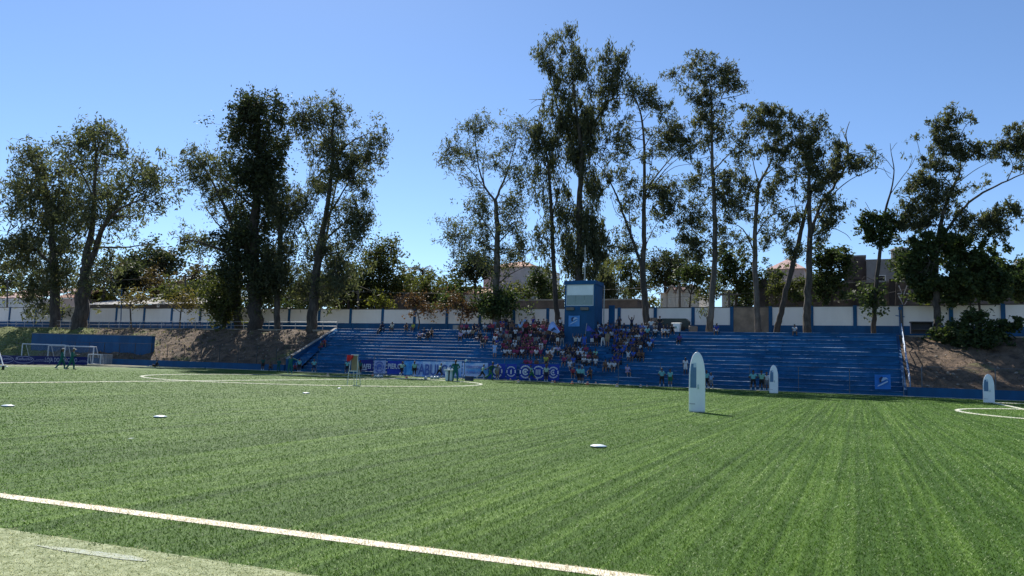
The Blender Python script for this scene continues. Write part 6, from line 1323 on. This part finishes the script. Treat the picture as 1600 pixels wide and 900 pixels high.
def emblem(o, p, r, mat, dark, core):
    """ring of letter-like blocks round a central figure"""
    b = MB(p)
    def arc(r0, r1, a0, a1, n=10, m=0, y=F):
        vs = [(p[0]+rr*math.cos(a), p[1]+y, p[2]+rr*math.sin(a)) for a in np.linspace(a0, a1, n+1) for rr in (r0, r1)]
        b.add(vs, [(2*i, 2*i+2, 2*i+3, 2*i+1) for i in range(n)], m)
    for a0, a1, k in ((R(35), R(150), 7), (R(215), R(330), 7)):
        for i in range(k):
            t0 = a0+(a1-a0)*(i+.08)/k; t1 = a0+(a1-a0)*(i+.86)/k; arc(r*.78, r, t0, t1, 2)
    arc(r*.76, r*.98, R(-18), R(22), 5); arc(r*.76, r*.98, R(165), R(200), 5)
    if core == 'figure':
        arc(0, r*.16, 0, 6.283, 12); b.add([(p[0]-r*.16, p[1]+F-.004, p[2]+r*.2), (p[0]-r*.12, p[1]+F-.004, p[2]-r*.5), (p[0]+r*.14, p[1]+F-.004, p[2]-r*.5), (p[0]+r*.12, p[1]+F-.004, p[2]+r*.45)], [(0, 1, 2, 3)])
    elif core == 'face':
        arc(r*.30, r*.52, R(20), R(330), 14); arc(0, r*.2, 0, 6.283, 10)
    elif core == 'bars':
        for s in (-.38, -.08, .24): b.add([(p[0]+r*s-r*.09, p[1]+F, p[2]-r*.42), (p[0]+r*s+r*.09, p[1]+F, p[2]-r*.42), (p[0]+r*s+r*.09, p[1]+F, p[2]+r*.42), (p[0]+r*s-r*.09, p[1]+F, p[2]+r*.42)], [(0, 1, 2, 3)])
    elif core == 'hook':
        arc(r*.34, r*.52, R(60), R(320), 14); arc(0, r*.17, 0, 6.283, 10)
    elif core == 'helmet':
        arc(r*.0, r*.55, R(-10), R(200), 14); arc(r*.25, r*.6, R(200), R(245), 5); arc(r*.2, r*.5, R(290), R(330), 5)
    return b.build('emblem', mat, o)
o, p, s = cloth(561, 582, 561.5, 579, 'banner', 'navy banner with white slanted lettering right of the easel board', B_NAVY)
lettering('MAFEI', 1, (p[0]-.02, BY+F, p[2]-.1), 0, WL, o, p, fit=(s[0]*.82, s[1]*.42), bold=.02); b = MB(p); b.box(p[0]-s[0]*.4, p[0]+s[0]*.1, BY+F-.004, BY+F, p[2]-s[1]*.42, p[2]-s[1]*.34); b.build('underline', WL, o)
o, p, s = cloth(583.5, 602, 563, 583.5, 'banner', 'pale lavender square banner with a dark round emblem', B_LAV)
emblem(o, p, s[1]*.43, NL, None, 'helmet')
o, p, s = cloth(604.5, 629, 563.5, 584, 'banner', 'royal blue banner with white block lettering behind a running player', B_ROYAL)
lettering('PIER.O', 1, (p[0], BY+F, p[2]+.12), 0, WL, o, p, fit=(s[0]*.84, s[1]*.4), bold=.02)
cloth(630, 645, 564, 585, 'banner', 'bright sky blue cloth hanging between two lettered banners', B_SKY, .05)
mwb = surf('white_blue_cloth', (.62, .70, .90), .8, .2, .7, .15, 8, c2=(.20, .38, .80), sc=(1.6, 1, .4))
o, p, s = cloth(646, 721, 564.5, 588, 'banner', 'long white and light blue banner with tall blue letters', mwb, .05, seg=26)
lettering('FABULOSA', 1, (p[0], BY-.10, p[2]-.03), 0, NL, o, p, fit=(s[0]*.93, s[1]*.74), bold=.015)
mtr = surf('cloudy_cloth', (.55, .60, .86), .8, .2, .8, .15, 8, c2=(.10, .32, .72), sc=(.8, 1, 2.2))
o, p, s = cloth(722, 762, 567, 588.5, 'banner', 'cloudy blue and white banner with two lines of small letters', mtr, .04, seg=18)
VL = plain((.22, .20, .52), .8, 'violet_print')
lettering('TERRITÓRIO', 1, (p[0], BY-.09, p[2]+.3), 0, VL, o, p, fit=(s[0]*.72, s[1]*.24), bold=.01); lettering('JÁ SERÁ AZUL', 1, (p[0], BY-.09, p[2]-.22), 0, VL, o, p, fit=(s[0]*.72, s[1]*.24), bold=.01)
for u0, u1, core, nm in ((763, 789, 'face', 'royal blue banner with a round white emblem behind the tall coach'), (791, 806.5, 'figure', 'royal blue banner whose round white emblem holds an upright figure'), (811.5, 831, 'face', 'royal blue banner whose round white emblem holds a face'), (832, 851, 'bars', 'royal blue banner whose round white emblem holds blue bars'), (856, 873.5, 'hook', 'rightmost royal blue banner with a hook shape in its round emblem')):
    o, p, s = cloth(u0, u1, 568+(u0-763)*.012, 591+(u0-763)*.035, 'banner', nm, B_ROYAL, .02)
    emblem(o, p, min(s[1]*.46, s[0]*.48), WL if core != 'bars' else WL, None, core)
B_BR = CL('bright_blue_cloth', (.025, .19, .62), (.02, .15, .50))
PL = plain((.46, .60, .80), .8, 'pale_print'); DL = plain((.03, .05, .12), .8, 'dark_print')
def bird(o, p, w, h, y):
    b = MB(p)
    P2 = lambda pts, dy=0: [(p[0]+x*w, p[1]+y+dy, p[2]+z*h) for x, z in pts]
    b.add(P2([(-.34, -.32), (-.1, -.22), (.34, .02), (.3, .1), (-.05, -.1), (-.3, -.24)]), [tuple(range(6))])
    b.add(P2([(-.12, .02), (.02, .3), (.2, .33), (.36, .2), (.2, .2), (.06, .1)]), [tuple(range(6))])
    b.build('emblem', PL, o)
    b = MB(p); b.add(P2([(-.2, -.05), (-.22, .25), (-.05, .38), (.02, .3), (-.1, .2), (-.08, -.02)], -.004), [tuple(range(6))]); b.build('emblem_shade', DL, o)
o, p, s = cloth(1367, 1392, 585, 608, 'banner', 'bright blue square banner with pale emblem at the right end of the fence', B_BR, .02, 61.42); bird(o, p, s[0], s[1], F)
o, p, s = cloth(888, 905.5, 493, 510, 'banner', 'blue square banner with pale emblem hanging on the blue tower', CL('mid_blue_cloth', (.10, .30, .66), (.07, .24, .56)), .015, 69.12); bird(o, p, s[0], s[1], F)
# waving flags with poles, each held over the crowd
def flag(u, v, Y, pts, mat, label, pole_uv):
    p = at(u, v, Y); b = MB(p); n = len(pts)
    P3 = np.array([at(a, c, Y) for a, c in pts]); cc = P3.mean(0); vs = []
    for k in range(6):
        s = k/5
        for i in range(n): vs.append(cc+(P3[i]-cc)*s+np.array([0, .16*math.sin(3*s+i*1.3)*s, 0]))
    f = [(k*n+i, k*n+(i+1) % n, (k+1)*n+(i+1) % n, (k+1)*n+i) for k in range(5) for i in range(n)]
    e = empty('flag', p, 0, label, 'flag'); b.add(vs, f); b.build('cloth', mat, e)
    b = MB(p); b.tube([at(a, c, Y+.1) for a, c in pole_uv], .022, 6); b.build('pole', METAL, e)
    return e, cc, p
e, cc, p = flag(865, 512, 68.0, [(861, 503), (866, 502.5), (876, 519), (870, 521), (855, 515.5), (858, 508)], CL('pale_blue_flag', (.36, .52, .95), (.28, .43, .85)), 'pale blue flag waving on a pole over the crowd left of the tower', [(870, 500), (858, 532)])
b = MB(p); b.add([at(a, c, 67.72) for a, c in ((860, 516), (866, 511), (870, 516), (866, 515), (863, 518))], [(0, 1, 2, 3, 4)]); b.build('emblem', DL, e)
e, cc, p = flag(920, 514, 68.2, [(918, 507), (922, 510), (928, 517), (932, 518.5), (925, 518), (915.5, 517)], CL('violet_flag', (.09, .13, .55), (.06, .09, .42)), 'dark blue flag drooping on a pole right of the tower', [(917, 505), (913, 534)])
# advertising boards behind the goal line
AX = -74.0
def board(y0, y1, label):
    e = empty('advertising_board', (AX, (y0+y1)/2, 0), 0, label, 'board'); o = (AX, (y0+y1)/2, 0)
    b = MB(o); b.box(AX-.05, AX, y0+.02, y1-.02, .06, .88); b.build('panel', surf('navy_board', (.010, .018, .155), .45, .15, 1) if 'navy_board' not in bpy.data.materials else bpy.data.materials['navy_board'], e)
    for y in (y0+.3, (y0+y1)/2, y1-.3):
        b = MB(o); b.prism([(AX-.052, y, .7), (AX-.052, y, .0), (AX-.5, y, .0)], (0, -.02, 0), (0, .02, 0)); b.build('strut', DARKM, e)
    return e, o
def ub(u, v): d = (u-800)/FPX*CR + (450-v)/FPX*CU + CF; return float((CAMP+d*(AX/d[0]))[1])
ys = [ub(-45, 562), ub(22, 562), ub(53, 563), ub(96, 564), ub(137, 564)]
TP = plain((.40, .42, .62), .6, 'pale_print'); q = math.pi/2
def script_logo(e, o, y):
    lettering('Refugio', 1, (AX+.02, y, .53), q, TP, e, o, fit=(1.55, .34), bold=.02)
    b = MB(o)
    for k in range(14):
        a = R(200)+R(300)*k/14; a2 = R(200)+R(300)*(k+1)/14
        b.bar((AX+.012, y+.95*math.cos(a), .49+.33*math.sin(a)), (AX+.012, y+.95*math.cos(a2), .49+.33*math.sin(a2)), .02, .05)
    b.build('logo_outline', TP, e)
e, o = board(ys[0], ys[1], 'navy advertising board with pale script logo at the left edge'); script_logo(e, o, ub(5, 562))
e, o = board(ys[1], ys[2], 'navy advertising board with one pale script logo'); script_logo(e, o, ub(37, 562))
e, o = board(ys[2], ys[4], 'navy advertising board with large slanted shop lettering behind two coaches')
yc = (ub(70, 563)+ub(120, 565))/2; lettering('LOJA DO MERCADO', 1, (AX+.02, yc, .46), q, plain((.50, .52, .66), .6, 'grey_print'), e, o, fit=(ub(120, 565)-ub(70, 563), .58), bold=.01)
for ua in (62, 129):
    y = ub(ua, 564); lettering('CAMISAS', 1, (AX+.02, y, .52), q, TP, e, o, fit=(.75, .10)); lettering('PRODUTOS OFICIAIS', 1, (AX+.02, y, .38), q, TP, e, o, fit=(1.1, .12))

# ------------------------------------------------------------------ goals and training gear
GW = surf('goal_white', (.74, .75, .76), .4, .12, 4)
def net(name, quads, parent, org, step=.14, r=.005):
    b = MB(org)
    for A, B_, C_, D in quads:
        A, B_, C_, D = [np.array(x, float) for x in (A, B_, C_, D)]
        nu = max(2, int(np.linalg.norm(B_-A)/step)); nv = max(2, int(np.linalg.norm(D-A)/step))
        for i in range(nu+1): t = i/nu; b.bar(A+(B_-A)*t, D+(C_-D)*t, r*2, r*2)
        for j in range(nv+1): t = j/nv; b.bar(A+(D-A)*t, B_+(C_-B_)*t, r*2, r*2)
    o = b.build(name, surf('net_cord', (.42, .44, .46), .8) if 'net_cord' not in bpy.data.materials else bpy.data.materials['net_cord'], parent); o['kind'] = 'stuff'
def goal(pl, pr, h, depth, label, r=.06, cat='goal', name='goal', step=.16):
    pl, pr = np.array(pl, float), np.array(pr, float); d = unit(pr-pl); bk = np.array([-d[1], d[0], 0])*depth; z = np.array([0, 0, h])
    e = empty(name, pl, 0, label, cat)
    b = MB(pl); b.tube([pl+z, pr+z], r, 8); b.build('crossbar', GW, e)
    for p in (pl, pr):
        b = MB(pl); b.tube([p, p+z], r, 8); b.build('goalpost', GW, e)
        b = MB(pl); b.tube([p+z, p+z+bk*.35, p+bk], r*.6, 6); b.build('stay', GW, e)
        b = MB(pl); b.tube([p, p+bk], r*.6, 6); b.build('side_runner', GW, e)
    b = MB(pl); b.tube([pl+bk, pr+bk], r*.6, 6); b.build('ground_bar', GW, e)
    net('net', [(pl+z, pr+z, pr+z+bk*.35, pl+z+bk*.35), (pl+z+bk*.35, pr+z+bk*.35, pr+bk, pl+bk)], e, pl, step)
    return e
goal((-89.6, 58.7, 0), (-84.4, 60.9, 0), 2.05, 1.5, 'large white goal in front of the big blue wall', .075)
goal((-83.2, 59.4, 0), (-81.9, 60.1, 0), 1.15, .9, 'small white training goal beside the large goal', .05, step=.12)
gA, gB = at(34, 552, 56.5), at(101, 552, 58.6)
goal((gA[0], 56.5, 0), (gB[0], 58.6, 0), 2.15, 1.7, 'second white goal standing farther left behind the boards', .06)
e = empty('ball_cage', (-82.2, 61.0, 0), 0, 'grey square wire mesh cage beside the small goal', 'cage')
p = np.array([-82.2, 61.0, 0]); w = .55
for sx_ in (-1, 1):
    for sy_ in (-1, 1):
        b = MB(p); b.tube([p+[sx_*w, sy_*.4, 0], p+[sx_*w, sy_*.4, 1.15]], .03, 6); b.build('post', METAL, e)
net('mesh_side', [(p+[-w, -.4, .05], p+[w, -.4, .05], p+[w, -.4, 1.15], p+[-w, -.4, 1.15]), (p+[-w, .4, .05], p+[w, .4, .05], p+[w, .4, 1.15], p+[-w, .4, 1.15]), (p+[-w, -.4, .05], p+[-w, .4, .05], p+[-w, .4, 1.15], p+[-w, -.4, 1.15]), (p+[w, -.4, .05], p+[w, .4, .05], p+[w, .4, 1.15], p+[w, -.4, 1.15])], e, p, .1, .008)
b = MB(p); b.tube([p+[-w, -.4, 1.17], p+[w, -.4, 1.17], p+[w, .4, 1.17], p+[-w, .4, 1.17], p+[-w, -.4, 1.17]], .03, 6); b.build('top_frame', METAL, e)
q0 = gnd(5, 578); e = empty('wheeled_goal', q0, 0, 'white wheeled goal frame cut off by the left edge', 'goal')
b = MB(q0); b.tube([q0+[.05, 0, .15], q0+[-2.0, .5, 2.0]], .04, 8); b.build('goalpost', GW, e)
b = MB(q0); b.tube([q0+[-2.0, .5, 2.0], q0+[-3.2, -2.4, 2.0]], .06, 8); b.build('crossbar', GW, e)
b = MB(q0); b.tube([q0+[.05, 0, .2], q0+[-1.2, 1.0, .2], q0+[-3.6, -1.2, .2]], .05, 8); b.build('ground_bar', GW, e)
b = MB(q0); b.tube([q0+[.02, -.1, .17], q0+[.1, .0, .17]], .16, 14); b.build('wheel', BLACK, e)
b = MB(q0); b.box(q0[0]-.3, q0[0]+.12, q0[1]-.12, q0[1]+.12, .22, .32); b.build('axle_plate', GW, e)

# inflatable training mannequins
MWHITE = surf('mannequin_white', (.86, .88, .88), .35, .06, 2.5)
MBLUE = surf('mannequin_blue', (.085, .20, .35), .4, .15, 3, c2=(.07, .17, .30))
def mannequin(u, v, H, hw, label, rz):
    q = gnd(u, v); e = empty('mannequin', q, rz, label, 'mannequin', 'inflatable training mannequins')
    prof = [(0, .96), (.03, 1.0), (.25, 1.0), (.5, 1.0), (.62, .99), (.70, .95), (.78, .87), (.85, .76), (.90, .65), (.94, .52), (.97, .37), (.99, .2), (1.0, .03)]
    n = 24; vs = []
    rad = lambda t: np.interp(t, [a for a, _ in prof], [c for _, c in prof])*hw
    ts = [a for a, _ in prof]
    for t in ts:
        w = rad(t); th = min(w, hw)*.34
        for j in range(n):
            a = 2*math.pi*j/n; ca, sa = math.cos(a), math.sin(a)
            vs.append((w*math.copysign(abs(ca)**.75, ca), th*math.copysign(abs(sa)**.9, sa), t*H))
    f = [(i*n+j, i*n+(j+1) % n, (i+1)*n+(j+1) % n, (i+1)*n+j) for i in range(len(ts)-1) for j in range(n)]
    f.append(tuple(range(n-1, -1, -1))); f.append(tuple(range((len(ts)-1)*n, len(ts)*n)))
    b = MB(); b.add(vs, f); b.build('body', MWHITE, e, smooth=True)
    # blue printed panel on the left front, following the bulge
    def skin_(x, t):
        w = rad(t); th = w*.34; c = min(abs(x)/w, 1)**(1/.75); return -th*(max(1-c*c, 0))**.45-.004
    b = MB(); vs = []; T = np.linspace(.40, .80, 12)
    for t in T:
        xl = -rad(t)*.999; xr = -.12*hw if t < .76 else -.12*hw-(t-.76)*1.2*hw
        for k in range(6):
            x = xl+(xr-xl)*k/5; vs.append((x, skin_(x, t), t*H))
    b.add(vs, [(i*6+k, i*6+k+1, (i+1)*6+k+1, (i+1)*6+k) for i in range(11) for k in range(5)]); b.build('blue_panel', MBLUE, e, smooth=True)
    b = MB(); vs = []
    for t in np.linspace(.74, .815, 4):
        for x in (-.46*hw, -.3*hw, -.14*hw): vs.append((x, skin_(x, t)-.004, t*H))
    b.add(vs, [(i*3+k, i*3+k+1, (i+1)*3+k+1, (i+1)*3+k) for i in range(3) for k in range(2)]); b.build('white_badge', plain((.55, .66, .78), .4, 'pale_badge'), e)
    b = MB(); x = .12*hw; b.tube([(x, skin_(x, .385)-.01, .385*H), (x, skin_(x, .42)-.035, .42*H), (x, skin_(x, .455)-.01, .455*H)], .022*H/2, 8); b.build('handle', plain((.45, .58, .58), .5, 'handle_web'), e)
    b = MB(); x0 = -.95*hw; b.add([(x_, skin_(x_, .135)-.003, z*H) for z in (.132, .139) for x_ in np.linspace(x0, -.25*hw, 6)], [(k, k+1, k+7, k+6) for k in range(5)]); b.build('seam_print', DL, e)
    b = MB(); b.lathe((0, 0, H-.004), [(.012, 0), (.012, .03), (.02, .035), (.02, .05)], 8); b.build('valve', plain((.25, .2, .25), .5, 'valve_rubber'), e)
    return e
mannequin(1089, 644, 2.13, .283, 'largest white inflatable mannequin with blue side panel, casting a shadow on the turf', YAW*.6)
mannequin(1209, 614.5, 1.98, .30, 'middle white inflatable mannequin standing before the empty right part of the steps', YAW*.6)
mannequin(1545.5, 629.5, 1.76, .31, 'smallest white inflatable mannequin at the right in front of the earth bank', YAW*.2)
# flat marker discs and cones
DISC = surf('disc_white', (.70, .78, .82), .4, .1, 3)
def disc(u, v, r, label):
    q = gnd(u, v); e = empty('marker_disc', q, 0, label, 'marker disc', 'flat white marker discs on the turf')
    b = MB(q); b.lathe((q[0], q[1], .022), [(r, .0), (r*.98, .009), (r*.6, .026), (r*.28, .032), (r*.24, .029)], 22); b.build('dome', DISC, e, smooth=True)
    b = MB(q); b.lathe((q[0], q[1], 0), [(r*.9, .0), (r*.96, .0215)], 22); b.build('rim', plain((.03, .06, .08), .6, 'dark_rim'), e)
disc(935, 699, .155, 'flat white marker disc nearest the camera in mid pitch'); disc(250, 652.5, .15, 'flat white marker disc left of the pitch centre'); disc(12, 635.5, .155, 'flat white marker disc at the left edge of the view')
disc(478, 615, .15, 'farthest flat white marker disc near the centre circle'); disc(530, 607.5, .1, 'tiny flat white marker disc just outside the centre circle line')
q = gnd(204, 689); b = MB(q); b.add([q+[-.05, -.01, .036], q+[.03, -.03, .04], q+[.06, .02, .05], q+[-.02, .04, .035], q+[-.05, -.01, .04], q+[.03, -.03, .046], q+[.06, .02, .056], q+[-.02, .04, .04]], [(3, 2, 1, 0), (4, 5, 6, 7), (0, 1, 5, 4), (1, 2, 6, 5), (2, 3, 7, 6), (3, 0, 4, 7)])
tag(b.build('paper_scrap', WHITE), 'small white scrap lying on the turf at left', 'scrap')
ORANGE, CREAM = plain((.62, .13, .05), .5, 'orange_plastic'), plain((.74, .62, .46), .5, 'cream_plastic')
def cone(u, v, label, mat, s=1.0):
    q = gnd(u, v)
    if not (0 < q[1] < 61.2): q = at(u, v, 61.1); q[2] = 0
    e = empty('marker_cone', q, 0, label, 'cone', 'small marker cones along the far touchline')
    b = MB(q); b.lathe(q, [(.13*s, 0), (.13*s, .012), (.105*s, .02), (.045*s, .20*s), (.03*s, .205*s)], 14); b.build('cone', mat, e, smooth=False)
    b = MB(q); b.lathe(q+[0, 0, .10*s], [(.0815*s, 0), (.066*s, .05*s)], 14); b.build('band', CREAM if mat is ORANGE else ORANGE, e)
for u, v, m_, s, nm in ((512, 586.5, CREAM, 1, 'cream cone left of the easel board'), (582, 587.5, ORANGE, 1, 'orange cone left of the ball cluster'), (635, 591, ORANGE, 1.2, 'bright orange cone under the sky blue cloth'), (708, 591.5, CREAM, 1, 'cream cone behind the white drinks table'), (797.5, 593.5, CREAM, 1, 'cream cone under the upright figure emblem'),
          (810, 597.5, CREAM, 1.1, 'tilted cream cone before the face emblem'), (863, 598.5, CREAM, 1.1, 'cream cone before the last round emblem'), (866.5, 596.8, ORANGE, .9, 'small orange cone by the last round emblem'), (894, 600, ORANGE, 1.2, 'orange cone left of the aqua pair'), (918, 600.8, ORANGE, 1.2, 'orange cone right of the aqua pair'),
          (931, 600, CREAM, 1, 'cream cone alone before the empty lower steps'), (964, 604.2, CREAM, 1.2, 'cream cone farther out on the turf'), (1001, 604.6, CREAM, 1, 'cream cone left of the standing aqua pair'), (1011, 604.4, CREAM, .8, 'small cream cone next to the standing aqua pair')):
    cone(u, v, nm, m_, s)
BALLW = surf('ball_panels', (.72, .73, .70), .35, .1, 6); BALLD = plain((.03, .04, .05), .4, 'ball_patch')
def ball(u, v, label, r=.125, dx=0):
    q = gnd(u, v)
    if not (0 < q[1] < 61): q = at(u, v, 60.8); q[2] = 0
    e = empty('football', q+[0, 0, r], RNG.uniform(0, 6), label, 'ball', 'footballs by the far touchline'); c = np.zeros(3)
    b = MB(); b.lathe(c, [(max(r*math.cos(a), .002), r*math.sin(a)) for a in np.linspace(-math.pi/2, math.pi/2, 11)], 16); b.build('shell', BALLW, e, smooth=True)
    b = MB(); g = (1+5**.5)/2
    for d in [(0, s1, s2*g) for s1 in (-1, 1) for s2 in (-1, 1)]+[(s1, s2*g, 0) for s1 in (-1, 1) for s2 in (-1, 1)]+[(s2*g, 0, s1) for s1 in (-1, 1) for s2 in (-1, 1)]:
        d = unit(d); x = unit(np.cross(d, (.3, .5, .81))); y = np.cross(d, x)
        b.add([unit(d*1+.36*(math.cos(k*1.2566)*x+math.sin(k*1.2566)*y))*r*1.012 for k in range(5)]+[d*r*1.02], [(k, (k+1) % 5, 5) for k in range(5)])
    b.build('patch_pattern', BALLD, e)['kind'] = 'stuff'
for u, v, nm in ((587, 590.5, 'leftmost ball of the cluster under the lavender banner'), (591.5, 591, 'middle ball of the cluster under the lavender banner'), (596, 590.7, 'rightmost ball of the cluster under the lavender banner'), (665, 593.5, 'single ball lying left of the ball row'), (674.5, 592.8, 'left ball of the row beside the drinks table'), (679.5, 593.2, 'middle ball of the row beside the drinks table'), (684, 592.9, 'right ball of the row beside the drinks table')):
    ball(u, v, nm, .14)
# easel board with red cloth
q = gnd(551.5, 602); e = empty('easel_board', q, 0, 'tall easel with tan wooden board standing on the turf', 'easel')
s = mpp(551, 590, q[1]); X = lambda u: at(u, 580, q[1])[0]; Z = lambda v: at(551, v, q[1])[2]
ALU = surf('pale_aluminium', (.55, .60, .60), .4, .15, 5, metal=.3)
b = MB(q); b.box(X(548.5), X(558.5), q[1]-.012, q[1]+.012, Z(579), Z(555.5)); b.build('board', surf('tan_board', (.26, .20, .12), .8, .2, 3), e)
b = MB(q); b.box(X(547.6), X(559.2), q[1]-.03, q[1]+.03, Z(555.4), Z(553.6)); b.build('top_rail', ALU, e)
b = MB(q); b.box(X(546.5), X(559.6), q[1]-.05, q[1]+.02, Z(580.5), Z(579.2)); b.build('pen_tray', ALU, e)
for ut, ubm, dy in ((548.4, 545.4, -.12), (558.8, 560.2, -.12), (549.5, 548.0, .4), (556.5, 558.0, .4)):
    b = MB(q); b.tube([(X(ut), q[1]+(.05 if dy > 0 else -.05), Z(554.5)), (X(ubm), q[1]+dy, 0)], .018, 6); b.build('leg', ALU, e)
p = np.array([X(545.5), q[1]-.08, Z(556.5)]); b = MB(p); RED = plain((.62, .02, .025), .7, 'red_cloth')
vs = []
for j in range(7):
    for i in range(9):
        a = i/8; t = j/6; vs.append(p+V((a-.35)*.42*(1-.15*t)+.0, -.06*math.sin(a*9)-.05*t, .06-.36*t*(.7+.3*math.sin(a*3+.6))))
vs2 = [x+V(0, .10, 0) for x in vs]; n = 63
f = [(j*9+i, j*9+i+1, (j+1)*9+i+1, (j+1)*9+i) for j in range(6) for i in range(8)]; b.add(vs+vs2, f+[tuple(k+n for k in reversed(w)) for w in f]+[(i, i+n, i+1+n, i+1) for i in range(8)]+[(54+i+1, 54+i+1+n, 54+i+n, 54+i) for i in range(8)]+[(j*9, (j+1)*9, (j+1)*9+n, j*9+n) for j in range(6)]+[(j*9+8, j*9+8+n, (j+1)*9+8+n, (j+1)*9+8) for j in range(6)])
tag(b.build('red_bib', RED), 'bright red bib draped over the left corner of the easel', 'bib')
# white drinks table with dark slot, blue crate, tripod
q = gnd(702, 595.5); e = empty('drinks_table', q, 0, 'tall white plastic drinks stand with a dark middle slot', 'table'); WPL = surf('white_plastic', (.62, .68, .68), .4, .1, 3)
for s_ in (-1, 1):
    b = MB(q); b.lathe(q+[s_*.19, 0, 0], [(.15, 0), (.155, .1), (.15, .84)], 14); b.build('barrel', WPL, e, smooth=True)
b = MB(q); b.box(q[0]-.04, q[0]+.04, q[1]-.1, q[1]+.1, 0.02, .84); b.build('slot', BLACK, e)
b = MB(q); b.box(q[0]-.40, q[0]+.42, q[1]-.25, q[1]+.25, .842, .90); b.build('top', WHITE, e)
for k, (dx, dy) in enumerate(((-.2, .05), (.02, -.08), (.2, .08))):
    b = MB(q+[dx, dy, .9]); b.lathe(q+[dx, dy, .902], [(.035, 0), (.037, .14), (.016, .18), (.016, .21)], 10); tag(b.build('bottle', WPL), ('left', 'middle', 'right')[k]+' white drinks bottle on the drinks stand', 'bottle', 'bottles on the drinks stand')
q = gnd(733, 595); e = empty('blue_crate', q, 0, 'dark blue plastic crate on the turf right of the ponytailed coach', 'crate'); BC = surf('crate_blue', (.012, .03, .10), .5, .2, 4)
w, d, h = .30, .22, .38
for nm, a in (('end_panel', (-w, -w+.03, -d, d)), ('end_panel', (w-.03, w, -d, d)), ('side_panel', (-w+.031, w-.031, -d, -d+.03)), ('side_panel', (-w+.031, w-.031, d-.03, d))):
    b = MB(q); b.box(q[0]+a[0], q[0]+a[1], q[1]+a[2], q[1]+a[3], .0, h); b.build(nm, BC, e)
b = MB(q); b.box(q[0]-w+.031, q[0]+w-.031, q[1]-d+.031, q[1]+d-.031, .0, .03); b.build('floor', BC, e)
b = MB(q); b.box(q[0]-w-.02, q[0]+w+.02, q[1]-d-.02, q[1]-d-.001, h-.07, h); b.box(q[0]-w-.02, q[0]+w+.02, q[1]+d+.001, q[1]+d+.02, h-.07, h); b.build('rim', BC, e)
q = gnd(725, 594.5); e = empty('tripod', q, 0, 'thin dark tripod with a tilted pale tablet on top', 'tripod')
zt = at(725, 563.5, q[1])[2]
b = MB(q); b.tube([q+[0, 0, .5], q+[0, 0, zt-q[2]]], .022, 6); b.build('column', DARKM, e)
for k in range(3):
    a = k*2.094+.4; b = MB(q); b.tube([q+[0, 0, .62], q+[.32*math.cos(a), .32*math.sin(a), 0]], .016, 6); b.build('leg', DARKM, e)
b = MB(q); c = q+[.08, 0, zt]; b.bar(c+[-.10, 0, -.08], c+[.12, 0, .10], .02, .16); b.build('tablet', WPL, e)
